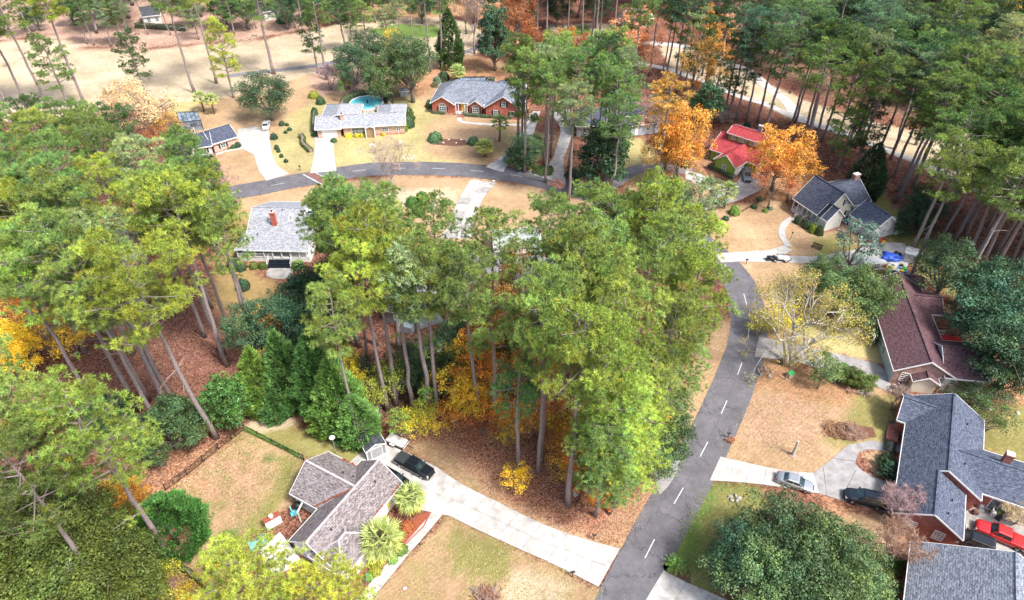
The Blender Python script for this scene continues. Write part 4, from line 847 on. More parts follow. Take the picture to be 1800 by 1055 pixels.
bc('magnolia', 1157, 358, 15, 6, 'moss', label='dark domed magnolia rising above the pines by the road bend'); bc('magnolia', 1165, 395, 13, 5, 'mag')
for a in [(998,884,34,4.2,'lime','pine4'),(947,826,32,3.6,'olive','pine2'),(912,822,21,2.8,'green','pine_thin'),(974,748,33,4,'olive','pine2'),(997,745,34,4,'olive','pine3'),(1142,670,30,4,'olive','pine2'),(1112,606,31,4,'lime','pine3'),
          (697,709,33,4.4,'lime','pine2'),(725,717,30,3.2,'olive','pine_thin'),(760,731,31,3.4,'grey','pine_thin'),(770,723,30,3.2,'olive','pine4'),(629,609,29,4,'olive','pine2'),(661,606,30,4,'green','pine0'),(870,745,24,3.2,'olive','pine_thin')]:
    pb(*a[:4], c=a[4], k=a[5], **({'label': 'tall pine with thick pale bare trunk standing alone in the leaf litter'} if a[0] == 998 else {}))
for a in [(435,1010,22,4.4),(510,1000,22,4.6),(575,1055,20,4.2),(480,1075,21,4.8)]: pc(a[0], a[1], a[2], a[3], 'lime', 'pine%d' % random.choice([0, 1, 5]), f=.8)
# --- upper middle pines
for a in [(911,268,28,3.2,'green','pine_thin'),(924,266,24,3.4,'green','pine_low'),(957,290,27,4,'grey','pine2'),(962,289,26,3.6,'olive','pine4'),(968,277,28,4.2,'olive','pine0'),(1000,295,28,4.4,'green','pine3'),(1037,250,26,4,'green','pine1'),(1069,253,27,4.2,'olive','pine0'),
          (943,90,27,None,'blue'),(961,95,28,None,'grey'),(990,48,26,None,'deep'),(998,61,26,None,'blue'),(1038,88,28,None,'deep','pine4'),(1044,90,28,None,'blue','pine2'),(1052,82,28,None,'deep'),(1023,60,26,None,'deep'),(1112,170,27,4,'green'),(1141,133,27,None,'blue'),(1160,157,24,None,'green','pine_thin'),
          (1171,136,27,None,'green'),(1184,164,30,4.4,'blue','pine0'),(1189,165,30,4.2,'grey','pine1'),(1206,147,24,None,'dark','pine_thin'),(1213,164,20,None,'deep','pine_low'),(1261,154,25,None,'deep','pine4'),(1275,195,27,None,'blue'),(1294,212,28,None,'blue'),(1281,202,20,None,'deep','pine_low'),(1312,212,26,None,'green','pine_thin'),(1332,215,28,None,'blue'),
          (1147,330,25,3.6,'amber','pine_thin'),(1240,148,26,None,'blue'),(1105,90,26,None,'blue'),(1080,60,26,None,'green')]:
    pb(*a[:4], c=a[4], k=a[5] if len(a) > 5 else None)
for a in [(925,140,27,'olive'),(965,155,27,'olive'),(1000,150,27,'grey'),(1010,190,26,'grey'),(1060,140,27,'green'),(1055,185,27,'green'),(1090,160,27,'olive'),(1045,220,24,'olive'),(1090,210,24,'olive'),(1005,225,24,'green'),(940,185,25,'olive'),(970,215,22,'olive'),(1105,130,27,'grey'),(920,110,26,'olive'),(1075,110,27,'deep'),(975,110,26,'grey'),(955,245,18,'olive'),(1120,205,20,'olive'),(895,150,20,'olive')]:
    pc(a[0], a[1], a[2], 4.4, a[3])
for a in [('magnolia',1065,268,17,7,'mag'),('fallr',1203,242,19,7.6,'amber'),('fall0',1190,275,13,5.5,'orange'),('fall1',1150,280,13,4.2,'amber'),('fallr',1374,272,16,7.0,'amber'),('fall1',1400,300,14,5.5,'orange'),('fall1',1362,322,11,5,'rust'),('magnolia',1245,180,13,4.6,'mag'),('round',1225,185,5,4,'hol'),
          ('fall0',1120,75,20,7.5,'peach'),('fall0',1245,70,19,7,'amber'),('fall1',1225,120,17,5,'amber'),('fall1',1250,110,15,5,'orange'),('fall1',985,85,14,5.5,'orange'),('fall1',1010,95,13,6,'rust'),('fall1',930,80,13,5,'rust'),('fall2',915,100,12,5,'peach'),('fall1',1005,160,16,3.5,'rust'),('fall2',995,175,12,3,'rust'),
          ('fall1',1130,100,14,5.5,'peach'),('fall1',1270,60,16,6,'peach'),('fall2',1765,14,18,6,'gold'),('fall1',870,40,14,6,'peach'),('fall2',1270,145,10,4,'amber'),('fall2',1230,160,8,4,'orange'),('crape',1150,215,5,3.6,'bare'),('fall2',1175,260,10,4.4,'gold'),('thicket',1155,180,3,4,'hol'),('thicket',1180,178,3,4,'moss'),('thicket',1205,190,4,3,'peach'),
          ('oak1',930,262,8,5,'oakl'),('round',913,275,5,4,'oakl'),('thicket',1125,215,5,3,'peach'),('bare0',1135,200,9,5,'barepink'),('thicket',1270,205,3,3.5,'bare')]:
    bc(a[0], a[1], a[2], a[3], a[4], a[5])
# --- right wood
for a in [(1392,220,28,None,'deep'),(1397,218,27,None,'blue'),(1411,243,29,4,'deep'),(1419,247,28,4,'green'),(1432,251,27,4,'blue'),(1446,248,27,None,'green'),(1463,268,24,3.6,'olive','pine_low'),(1486,270,28,4,'grey'),(1504,257,28,None,'deep'),(1566,281,29,None,'green'),(1572,262,28,None,'olive'),(1610,255,28,None,'deep'),
          (1577,338,29,4,'green','pine_mid1'),(1605,330,31,4.6,'olive','pine_mid'),(1609,316,30,4.4,'deep'),(1644,311,30,4.6,'olive','pine_mid1'),(1655,415,28,4.4,'olive','pine_mid'),(1679,421,29,4.6,'green','pine_mid1'),(1704,448,30,5,'olive','pine_mid'),(1714,452,30,4.4,'green'),(1726,467,30,4.6,'green','pine_mid1'),(1740,484,31,4.8,'green'),(1776,461,31,4.6,'green','pine_mid'),(1784,476,31,4.6,'olive'),(1750,445,31,4.6,'olive','pine_mid1'),(1800,440,32,5,'olive'),(1795,420,30,5,'green','pine_mid'),
          (1735,400,30,4.6,'olive','pine_mid'),(1765,380,30,4.8,'green','pine_mid1'),(1700,390,30,4.6,'olive','pine_mid'),(1680,350,30,4.8,'green','pine_mid1'),(1720,340,30,5,'olive'),(1760,330,30,5,'deep'),(1510,250,26,None,'green'),(1500,300,16,3.4,'dark','pine_low'),(1470,300,14,3.4,'green','pine_low')]:
    pb(*a[:4], c=a[4], k=a[5] if len(a) > 5 else None)
for a in [('oak1',1668,474,12,7,'oak'),('cedar',1533,295,13,3.5,'dark'),('oak2',1630,360,8,5.5,'dark'),('round',1605,390,6,4.2,'dark'),('oak0',1765,560,15,8.5,'oak'),('oak1',1752,606,12,5.8,'oak'),('oak1',1790,620,14,7.5,'oak'),('oak2',1712,548,10,4,'oak'),('oak0',1750,510,13,6,'oak'),('oak2',1770,655,9,4.2,'mag'),
          ('slim',1508,425,14,4.4,'sage'),('oak1',1484,520,10.5,5.2,'oakl'),('oak0',1450,488,9,4.6,'oakl'),('oak2',1528,520,12,5.4,'oakl'),('oak2',1505,545,8,4,'oakl'),('slim',1452,640,6.5,3.2,'oakl'),('round',1500,662,2.6,2.2,'moss'),('round',1522,668,2.4,2.2,'moss'),('round',1480,655,2.6,2,'moss'),('thicket',1375,560,5,4,'yellow'),('thicket',1340,570,4,3,'ygr'),
          ('crape',1578,700,4.5,2,'bare'),('thicket',1745,735,5,3.2,'moss'),('thicket',1735,700,4,4,'hol'),('thicket',1700,690,3,4,'moss'),('round',1548,590,3,2.2,'oak'),('round',1710,810,1.6,2,'moss'),
          ('oak0',1390,962,12,7.2,'oak'),('oak1',1312,985,10,5.2,'oak'),('oak2',1440,1000,12,6.5,'oakl'),('oak0',1330,1020,11,5.5,'oakl'),('oak2',1400,1050,11,6,'oak'),('oak1',1478,985,10,5,'oakl'),('oak1',1490,1040,9,5,'oakl'),('oak2',1362,935,8,4.2,'oak'),
          ('crape',1585,890,6,3.2,'barepink'),('crape',1578,960,6.5,3.6,'bare'),('round',1568,830,2.4,1.8,'oak'),('round',1560,810,1.8,1.6,'dark'),('round',1575,990,1.6,1.4,'arb'),('crape',1790,905,3.5,2.8,'tan'),('thicket',1570,1030,2,2.2,'moss'),
          ('thicket',1500,760,1,2,'bare')]:
    bc(a[0], a[1], a[2], a[3], a[4], a[5])
plant('sycamore', G(1383, 641), 16, 9.5, 'syc', label='white trunked tree with thin golden leaves leaning over the road')
bb('sparse', 1437, 683, 6, 2, 'oakl')
# --- dense far wood upper right: scattered, kept off the fairway and the cart paths
placed = [Vector(t[4]).to_2d() for t in TREES]
def inpoly(x, y, poly):
    c = False; n = len(poly)
    for i in range(n):
        x1, y1 = poly[i]; x2, y2 = poly[(i + 1) % n]
        if (y1 > y) != (y2 > y) and x < (x2 - x1) * (y - y1) / (y2 - y1) + x1: c = not c
    return c
def scatter(poly, n, dmin, mix, Hr=(20, 26)):
    pw = [tuple(G(*p).to_2d()) for p in poly]; xs = [p[0] for p in pw]; ys = [p[1] for p in pw]; k = 0
    for _ in range(n * 30):
        x, y = random.uniform(min(xs), max(xs)), random.uniform(min(ys), max(ys))
        if not inpoly(x, y, pw): continue
        v = Vector((x, y))
        if any((v - q).length < dmin for q in placed): continue
        placed.append(v); kd, cl = random.choice(mix); k += 1
        if kd == 'pine': plant('pine%d' % random.choice([0, 1, 2, 3, 5, 6]) if random.random() < .45 else random.choice(['pine_mid', 'pine_mid1']), (x, y, 0), random.uniform(*Hr), random.uniform(5.2, 6.6), cl)
        else: plant(kd, (x, y, 0), VAR[kd][2] * random.uniform(.8, 1.1), None, cl)
        if k >= n: break
PM = [('pine', c) for c in ('blue', 'blue', 'deep', 'green', 'deep', 'grey', 'blue', 'green', 'olive')]
scatter([(1300,-5),(1830,-5),(2000,100),(2000,240),(1850,235),(1640,205),(1490,180),(1370,130),(1290,85)], 60, 8.0, PM + [('oak1', 'oak'), ('oak0', 'dark'), ('oak1', 'oakl')])
scatter([(1040,-8),(1320,-8),(1290,60),(1180,55),(1120,60),(1060,35)], 14, 9, PM + [('fall1', 'peach'), ('oak1', 'oak')])
scatter([(820,-8),(1040,-8),(1010,42),(900,60),(850,30)], 9, 9, PM + [('oak0', 'dark')])
scatter([(440,-8),(830,-8),(760,14),(560,26),(450,44)], 16, 7, PM + [('oak0', 'dark'), ('oak1', 'oak')], (15, 20))
scatter([(100,-8),(440,-8),(430,50),(330,68),(160,70)], 12, 9, PM, (13, 17))
scatter([(1660,310),(1760,340),(1950,430),(2050,560),(1850,540),(1780,500),(1720,470),(1640,400)], 14, 6, PM)
scatter([(890,60),(920,60),(930,125),(900,125)], 4, 6, [('fall1', 'rust'), ('fall2', 'amber')])
# understory of the far wood
scatter([(1450,-5),(1830,-5),(2000,100),(2000,235),(1640,200),(1490,175)], 75, 4.6, [('oak2', 'dark'), ('oak1', 'dark'), ('oak1', 'oak'), ('oak0', 'oak'), ('thicket', 'rust'), ('thicket', 'dark')])
scatter([(0,330),(390,330),(400,500),(300,560),(0,560)], 22, 7, [('round', 'dark'), ('thicket', 'dark'), ('round', 'mag')])  # left wood: dark shrubs added to stand in for shadow between the crowns
for a in [(1650,180,28,'green'),(1700,190,28,'olive'),(1745,200,28,'green'),(1790,230,28,'deep'),(1690,250,28,'green'),(1640,140,28,'grey'),(1600,120,27,'blue'),(1560,140,27,'green'),(1510,130,27,'deep'),(1690,300,28,'olive'),(1745,300,28,'green'),(1790,330,29,'olive'),(1465,120,27,'green'),(1420,110,27,'blue'),(1380,90,26,'deep'),(1560,90,27,'deep'),(1770,150,28,'blue')]:
    pc(a[0], a[1], a[2], 5.6, a[3])
# --- garden palms, bushes
for a in [('palmtall',359,196,5,2.4,'palm'),('palmtall',377,200,5,2.4,'palm'),('palm',613,156,4,2.6,'palm'),('palmtall',604,180,5.5,1.0,'leyl'),('palm',805,142,4,2.8,'palm'),('agave',768,152,1.8,1.8,'agv'),('palmtall',878,248,6,2.8,'palm'),('palm',852,275,3.6,2.6,'palm'),('palmtall',1272,366,5.5,2.7,'palm')]:
    bb(*a)
plant('palm', G(724, 897), 4.0, 2.4, 'palm', label='small fan palm at the corner of the taupe roofed house'); plant('palm', G(677, 975), 4.8, 3.2, 'palm', label='big shaggy fan palm in the red mulch flower bed')
plant('cycad', G(1187, 997), 1.2, 1.75, 'leyl', label='spiky green cycad with a tan centre beside the road')
for x, y, r, h, c in [(724,361,1.25,2.4,'arb'),(743,355,1.5,2.6,'arb'),(735,377,1.4,2.6,'arb'),(428,507,1.2,2.2,'oak'),(552,171,1.5,1.8,'ygr'),(627,240,.9,1.1,'ygr'),(613,241,.9,1.1,'yellow'),(637,240,.7,1,'yellow'),(674,238,.6,.9,'yellow'),(587,249,.8,1,'hol'),(716,222,1.9,3,'oak'),(706,228,1.8,3.6,'leyl'),
                      (717,200,1.5,2,'oak'),(719,210,1.5,2.2,'moss'),(554,238,.9,1.4,'hol'),(553,200,.8,2,'hol'),(765,247,1.8,2.4,'oakl'),(832,252,1.5,1.8,'oakl'),(757,188,1.4,2.2,'oakl'),(564,182,1.3,2,'hol'),(780,140,1.7,2.6,'dark'),(769,142,.8,1.4,'dark'),
                      (1203,293,1.2,2,'hol'),(1136,328,.9,1.2,'leyl'),(1207,345,1.2,1.6,'oak'),(1290,376,1.1,2.2,'leyl'),(1291,236,1.4,2.4,'leyl'),(1313,222,.9,1.2,'dark'),(1340,228,.9,1.2,'dark'),(1402,392,.8,1.7,'oak'),(1416,400,.8,1.9,'oak'),(1427,408,.8,2.2,'leyl'),(1439,412,.8,2.2,'oak'),
                      (496,220,.8,1.2,'oak'),(505,221,.5,.8,'oak'),(509,229,.6,.8,'oak'),(502,234,.5,.7,'oak'),(487,262,.6,1.2,'oak'),(490,267,.5,1,'oak'),(495,276,.5,.9,'oak'),(503,285,.5,.9,'oak'),(482,244,.9,1.6,'oak'),
                      (424,473,1.1,1.3,'hol'),(447,470,.9,1.2,'moss'),(463,470,.9,1.2,'moss'),(410,466,1.2,1.6,'dark'),(525,470,1.2,1.6,'leyl'),(373,266,1.1,1.4,'hol'),(386,263,.8,1.2,'moss'),(394,262,.8,1.2,'moss'),(402,261,.8,1.2,'moss'),(410,260,.8,1.2,'oak'),(418,258,.9,1.3,'oak'),
                      (1007,308,1.9,1.3,'oak'),(940,295,.8,.9,'moss'),(955,300,2.6,.6,'moss'),(1090,280,1,1.2,'hol'),(1012,232,1.2,1.6,'oakl'),(1275,386,.7,.9,'oak'),(1325,365,.7,.8,'oak'),(1335,352,.7,.8,'oak'),(1345,372,.6,.8,'leyl'),(1355,368,.5,.7,'agv'),(502,38,3.0,3.4,'oakl'),
                      (716,928,.9,1,'rust'),(705,968,.9,1.1,'leyl'),(660,1005,.8,1.1,'ygr'),(668,990,.7,1.2,'ygr'),(702,942,.7,.8,'leyl'),(690,985,.7,.7,'leyl'),(648,1015,.7,.8,'leyl'),(1562,992,.9,.9,'arb'),(1750,898,.9,1,'moss'),(1690,660,.9,1,'oak'),(1640,745,1,1,'moss')]:
    bb(random.choice(['bush0', 'bush1']), x, y, h, r, c)
# ================================================================= BUILDINGS
def V3(p, z): return Vector((p[0], p[1], z))
class Blk: pass
def block(root, A, B, w, ze=2.8, pitch=.5, roof='shingle_steel', wall='siding_white', ov=.45, ends='gg', zb=0.0, ovF=None, ovB=None, found=None, trim='white_trim', gable=None, ridgecap=None, nohalf=False, noL=False):
    A = Vector((A[0], A[1], 0)); B = Vector((B[0], B[1], 0)); L = (B - A).length; u = (B - A) / L; v = Vector((-u.y, u.x, 0))
    b = Blk(); b.__dict__.update(A=A, u=u, v=v, L=L, w=w, ze=ze, ov=ov, root=root, zb=zb, pitch=pitch, h=w / 2 * pitch)
    zr = ze + w / 2 * pitch; ins = [w / 2 if e == 'h' else 0 for e in ends]; T = .14
    def P(s, t, z): return A + u * s + v * t + Vector((0, 0, z))
    b.P = P; rs = ins[0]; re = L - ins[1]
    mb = MB()
    mb.prism([P(0, 0, ze), P(L, 0, ze), P(re, w / 2, zr), P(rs, w / 2, zr)], (0, 0, -T))
    mb.prism([P(L, w, ze), P(0, w, ze), P(rs, w / 2, zr), P(re, w / 2, zr)], (0, 0, -T))
    if ins[0]: mb.prism([P(0, w, ze), P(0, 0, ze), P(rs, w / 2, zr)], (0, 0, -T))
    if ins[1]: mb.prism([P(L, 0, ze), P(L, w, ze), P(re, w / 2, zr)], (0, 0, -T))
    ro = mb.build('roof', roof, root); b.roof = ro
    fm = MB()
    def fas(p, q, out): fm.prism([p + out * .004 + Vector((0, 0, .012)), q + out * .004 + Vector((0, 0, .012)), q + out * .07 + Vector((0, 0, .012)), p + out * .07 + Vector((0, 0, .012))], (0, 0, -.24))
    fas(P(0, 0, ze), P(L, 0, ze), -v); fas(P(0, w, ze), P(L, w, ze), v)
    if noL: pass
    elif not ins[0]: fas(P(0, 0, ze), P(0, w / 2, zr), -u); fas(P(0, w / 2, zr), P(0, w, ze), -u)
    else: fas(P(0, 0, ze), P(0, w, ze), -u)
    if not ins[1]:
        fas(P(L, w / 2 - .9 if nohalf else 0, zr - .9 * pitch if nohalf else ze), P(L, w / 2, zr), u); fas(P(L, w / 2, zr), P(L, w, ze), u)
    else: fas(P(L, 0, ze), P(L, w, ze), u)
    fm.build('fascia', trim, root)
    rc = MB(); rc.beam(P(rs, w / 2, zr + .03), P(re, w / 2, zr + .03), .3, .07)
    if ins[0]: rc.beam(P(0, 0, ze + .03), P(rs, w / 2, zr + .03), .25, .07); rc.beam(P(0, w, ze + .03), P(rs, w / 2, zr + .03), .25, .07)
    if ins[1]: rc.beam(P(L, 0, ze + .03), P(re, w / 2, zr + .03), .25, .07); rc.beam(P(L, w, ze + .03), P(re, w / 2, zr + .03), .25, .07)
    rc.build('ridge_cap', ridgecap or roof, ro)
    oF = ovF if ovF is not None else ov; oB = ovB if ovB is not None else ov; b.oF = oF; b.oB = oB
    def zt(t): return ze + min(t, w - t) * pitch - T - .02
    gg = MB(); ra = ov if True else 0
    if ins[0] or ins[1]:
        z0 = ze - .1; gg.prism([P(ov, oF, z0), P(L - ov, oF, z0), P(L - ov, w - oB, z0), P(ov, w - oB, z0)], (0, 0, -(z0 - zb)))
        if not (ins[0] and ins[1]):
            s0 = ov if not ins[0] else L - ov
            du = u * (.3 if not ins[0] else -.3)
            gg.prism([P(s0, oF, z0), P(s0, w - oB, z0), P(s0, w / 2, zt(w / 2))], du)
    else:
        gg.prism([P(ov, oF, zb), P(ov, w - oB, zb), P(ov, w - oB, zt(w - oB)), P(ov, w / 2, zt(w / 2)), P(ov, oF, zt(oF))], u * (L - 2 * ov))
    wo = gg.build('wall', wall, root); b.wall = wo
    if found: MB().prism([P(ov - .03, oF - .03, .45), P(L - ov + .03, oF - .03, .45), P(L - ov + .03, w - oB + .03, .45), P(ov - .03, w - oB + .03, .45)], (0, 0, -.5)).build('foundation', found, root)
    b.face = {'F': (P(ov, oF, 0), u, -v), 'B': (P(L - ov, w - oB, 0), -u, v), 'L': (P(ov, w - oB, 0), -v, -u), 'R': (P(L - ov, oF, 0), v, u)}
    b.len = {'F': L - 2 * ov, 'B': L - 2 * ov, 'L': w - oF - oB, 'R': w - oF - oB}
    return b
def window(b, face, s, z, w=1., h=1.4, cols=2, rows=2, frame='white_trim', glass='window_glass', shut=None, arch=False, root=None):
    o, d, n = b.face[face]; root = root or b.root; f = MB(); c = o + d * s; T = .08
    def q(a, zz, out): return c + d * a + n * out + Vector((0, 0, zz))
    def bar(a0, z0, a1, z1, t=.09, out=.05): f.beam(q(a0, z0, out), q(a1, z1, out), t, .08, up=n)
    for a0, z0, a1, z1 in ((-w / 2, z - .04, -w / 2, z + h + .04), (w / 2, z - .04, w / 2, z + h + .04), (-w / 2 - .045, z, w / 2 + .045, z), (-w / 2 - .045, z + h, w / 2 + .045, z + h)): bar(a0, z0, a1, z1, .11)
    for i in range(1, cols): bar(-w / 2 + w * i / cols, z, -w / 2 + w * i / cols, z + h, .045, .045)
    for i in range(1, rows): bar(-w / 2, z + h * i / rows, w / 2, z + h * i / rows, .05, .043)
    if arch:
        pts = [q(w / 2 * math.cos(a), z + h + w / 2 * math.sin(a), .05) for a in np.linspace(0, math.pi, 9)]
        for i in range(8): f.beam(pts[i], pts[i + 1], .11, .08, up=n)
        for a in (.8, 1.57, 2.34): f.beam(q(0, z + h, .045), q(w / 2 * math.cos(a), z + h + w / 2 * math.sin(a), .045), .04, .05, up=n)
    fo = f.build('window', frame, root)
    g = MB(); g.prism([q(-w / 2, z, .03), q(w / 2, z, .03), q(w / 2, z + h, .03), q(-w / 2, z + h, .03)], n * -.02)
    if arch: g.prism([q(w / 2 * math.cos(a), z + h + w / 2 * math.sin(a), .031) for a in np.linspace(0, math.pi, 9)], n * -.02)
    g.build('pane', glass, fo)
    if shut:
        for sg in (-1, 1):
            m = MB(); cc = q(sg * (w / 2 + .27), z, .04); m.prism([cc - d * .2, cc + d * .2, cc + d * .2 + Vector((0, 0, h)), cc - d * .2 + Vector((0, 0, h))], n * .04)
            m.build('shutter', shut, root)
    return fo
def door(b, face, s, z=.1, w=1., h=2.1, mat='white_paint', glass=None, frame='white_trim'):
    o, d, n = b.face[face]; c = o + d * s
    def q(a, zz, out): return c + d * a + n * out + Vector((0, 0, zz))
    m = MB(); m.prism([q(-w / 2, z, .02), q(w / 2, z, .02), q(w / 2, z + h, .02), q(-w / 2, z + h, .02)], n * .04)
    do = m.build('door', mat, b.root)
    f = MB(); f.beam(q(-w / 2 - .06, z, .05), q(-w / 2 - .06, z + h, .05), .1, .1, up=n); f.beam(q(w / 2 + .06, z, .05), q(w / 2 + .06, z + h, .05), .1, .1, up=n); f.beam(q(-w / 2 - .11, z + h + .06, .05), q(w / 2 + .11, z + h + .06, .05), .1, .1, up=n)
    f.build('door_frame', frame, do)
    MB().box(q(w / 2 - .1, z + 1., .09), (.06, .06, .14)).build('handle', 'chrome', do)
def garage_door(b, face, s, w=2.8, h=2.2, mat='white_paint', n_=4):
    o, d, n = b.face[face]; c = o + d * s; m = MB()
    def q(a, zz, out): return c + d * a + n * out + Vector((0, 0, zz))
    f = MB(); 
    for a0, z0, a1, z1 in ((-w / 2 - .08, 0, -w / 2 - .08, h + .14), (w / 2 + .08, 0, w / 2 + .08, h + .14), (-w / 2 - .02, h + .07, w / 2 + .02, h + .07)): f.beam(q(a0, z0, .05), q(a1, z1, .05), .13, .1, up=n)
    g = f.build('garage_door', 'white_trim', b.root)
    for i in range(n_):
        MB().prism([q(-w / 2, .05 + h * i / n_ + .02, .02), q(w / 2, .05 + h * i / n_ + .02, .02), q(w / 2, .03 + h * (i + 1) / n_, .02), q(-w / 2, .03 + h * (i + 1) / n_, .02)], n * .03).build('door_panel', mat, g)
def chimney(b, s, t, w=.9, d=.7, zt=None, mat='brick_red', cap='concrete', rise=1.3, flue=True):
    p = b.P(s, t, 0); z = zt or (b.ze + min(t, b.w - t) * b.pitch + rise)
    m = MB().box((p.x, p.y, z / 2 + .5), (w, d, z - 1.0), (b.u.x, b.u.y)).box((p.x, p.y, z + .04), (w + .16, d + .16, .18), (b.u.x, b.u.y))
    c = m.build('chimney', mat, b.roof)
    MB().box((p.x, p.y, z + .17), (w + .04, d + .04, .08), (b.u.x, b.u.y)).build('chimney_cap', cap, b.roof)
    if flue: MB().lathe([(.14, 0), (.14, .35)], (p.x, p.y, z + .21), 8).build('flue', 'black_metal', b.roof)
def roof_pt(b, s, t, off=0): return b.P(s, t, b.ze + min(t, b.w - t) * b.pitch + off)
def skylight(b, s, t, w=.7, l=1., mat='pale_glass'):
    a = roof_pt(b, s - w / 2, t - l / 2, .0); c = roof_pt(b, s + w / 2, t - l / 2); d = roof_pt(b, s + w / 2, t + l / 2); e = roof_pt(b, s - w / 2, t + l / 2); up = Vector((0, 0, .12))
    f = MB().prism([a + up, c + up, d + up, e + up], (0, 0, -.14)).build('skylight', 'white_trim', b.roof)
    k = .08; MB().prism([q + (m_ - q) * k + up * 1.15 for q, m_ in ((a, d), (c, e), (d, a), (e, c))], (0, 0, -.03)).build('pane', mat, b.roof)
def vent(b, s, t):
    p = roof_pt(b, s, t, -.05); MB().lathe([(.09, 0), (.09, .4), (.05, .42)], p, 8).build('roof_vent', 'black_metal', b.roof)
def gfront(b, s0, s1, pro, depth, pitch=.6, ze=None, **kw):
    A = b.P(s1, -pro, 0); return block(b.root, A, A + b.v * depth, s1 - s0, ze or b.ze, pitch, **kw)
def D(a): return Vector((math.cos(R_(a)), math.sin(R_(a)), 0))
def post(root, p, h, r=.07, mat='white_trim', name='porch_post'): MB().box((p[0], p[1], p[2] + h / 2), (r * 2, r * 2, h)).build(name, mat, root)
def railing(root, p, q, h=.95, mat='white_trim', n=None, name='railing', parent=None):
    p = Vector(p); q = Vector(q); m = MB(); L = (q - p).length; n = n or int(L / .22); Z = Vector((0, 0, 1))
    m.beam(p + Z * h, q + Z * h, .07); m.beam(p + Z * .12, q + Z * .12, .05)
    for i in range(n + 1): a = p.lerp(q, i / n); m.beam(a + Z * .1, a + Z * h, .03)
    return m.build(name, mat, root)

# ---- porch house (left of centre)
h1 = thing('house', 'white house with light grey roof, full-width front porch and tall brick chimney', 'house', (-44, 106, 0))
b = block(h1, (-50.6, 104.3), (-38.2, 103.9), 17.2, 2.75, .47, 'shingle_light', 'siding_white', .3, ovF=3.3)
dk = MB().prism([(-51.9, 104.6, .95), (-38.3, 104.2, .95), (-38.3, 107.7, .95), (-51.9, 107.7, .95)], (0, 0, -.95)).build('porch_floor', 'white_trim', h1)
MB().prism([(-52.5, 104.0, 2.70), (-50.55, 104.25, 2.78), (-50.55, 107.3, 4.2), ], (0, 0, -.12)).prism([(-52.5, 104.0, 2.70), (-50.55, 107.3, 4.2), (-50.55, 110, 4.2), (-52.5, 110, 2.7)], (0, 0, -.12)).build('porch_roof', 'shingle_light', h1)
for i in range(9):
    x = -51.9 + 13.4 * i / 8; y = 104.5 - .035 * i; post(h1, (x, y, .95), 1.72, .09)
    if i < 8 and i not in (4, 5): railing(h1, (x + .12, y, .95), (x + 1.55, y, .95), .85)
for i, x in enumerate((-49.6, -47.6, -44.6, -41.2, -39.6)): window(b, 'F', x + 50.3, 1.6, .9, 1.15, 2, 2, shut=None)
door(b, 'F', 5.9, .95, 1.6, 1.9, 'timber')
st = MB()
for i in range(5): st.box((-43.9, 104.0 - .34 * i - .2, (.8 - .16 * i) / 2), (4.2, .34, .8 - .16 * i))
st.build('porch_steps', 'paint_navy', h1)
for x in (-46.1, -41.7): railing(h1, (x, 104.2, .8), (x, 102.5, .1), .8, n=4)
chimney(b, 5.1, 5.2, .9, .75, rise=2.6, mat='brick_orange'); skylight(b, 4.2, 6.4, .8, 1.5, 'pale_glass'); skylight(b, 7.9, 6.6, .8, 1.5, 'pale_glass')
for s_, t_ in ((6, 13 - 5), (10.2, 7.4), (2.2, 3.0), (10.4, 5.4)): vent(b, s_, t_)
skylight(b, 11.2, 7.9, 1.8, 1.2, 'white_paint')
sp = [(-45.6, 102.2), (-45.9, 101.2), (-45.5, 99.9), (-44.5, 99.2), (-42.8, 98.9), (-41.2, 99.2), (-40.9, 102.2)]
polyslab('patio', [Vector((x, y, 0)) for x, y in sp], .07, 'concrete_stained', 'rounded stone patio at the foot of the porch steps', world=True)

# ---- taupe shingled house, bottom left
h2 = thing('house', 'white house with weathered taupe shingles beside the near driveway', 'house', (-21, 48, 0))
d1 = D(-29); A = Vector((-28.5, 51.0, 0)); w1 = block(h2, A, A + d1 * 7.9, 7.5, 2.9, .655, 'shingle_taupe', 'siding_white', .35, ridgecap='ridge_pale')
d2 = D(60); A = Vector((-14.2, 52.6, 0)); m2 = block(h2, A - d2 * 13.5, A, 6.9, 2.9, .74, 'shingle_taupe', 'siding_white', .35, ridgecap='ridge_pale')
A3 = Vector((-15.9, 46.4, 0)) ; w3 = block(h2, (-19.4, 39.6), (-16.0, 45.4), 5.6, 2.9, .6, 'shingle_taupe', 'siding_white', .3, ends='hh', ridgecap='ridge_pale')
# pine straw lying in the valleys and on the eaves
def straw(pts, zoff=.05, w=.35):
    rg = random.Random(len(pts)); m = MB()
    for (p, q) in pts:
        p = Vector(p); q = Vector(q); n = 14; d = (q - p).normalized(); s = Vector((-d.y, d.x, 0))
        for i in range(n):
            a = p.lerp(q, (i + .5) / n) + s * rg.uniform(-.08, .08); l = (q - p).length / n * .62; ww = w * rg.uniform(.35, 1)
            m.prism([a - d * l - s * ww / 2, a + d * l - s * ww * .4, a + d * l + s * ww / 2, a - d * l + s * ww * .45], (0, 0, -.05))
        if i == n - 1: m.build('pine_straw', 'red_mulch', h2); m = MB()
def on(b, s, t): return roof_pt(b, s, t, .07)
vl = w1.P(6.9, .1, 2.95); straw([(w1.P(4.2, .15, 3.08), w1.P(8.1, 3.3, 5.42)), (w1.P(6.6, 7.3, 3.1), w1.P(8.2, 4.4, 5.3)), (w1.P(2.5, 7.45, 2.98), w1.P(6.6, 7.45, 2.98))], w=.38)
straw([(m2.P(7.8, .12, 3.02), m2.P(9.6, .15, 3.04)), (m2.P(11.2, .12, 3.03), m2.P(12.9, .2, 3.1))], w=.3)
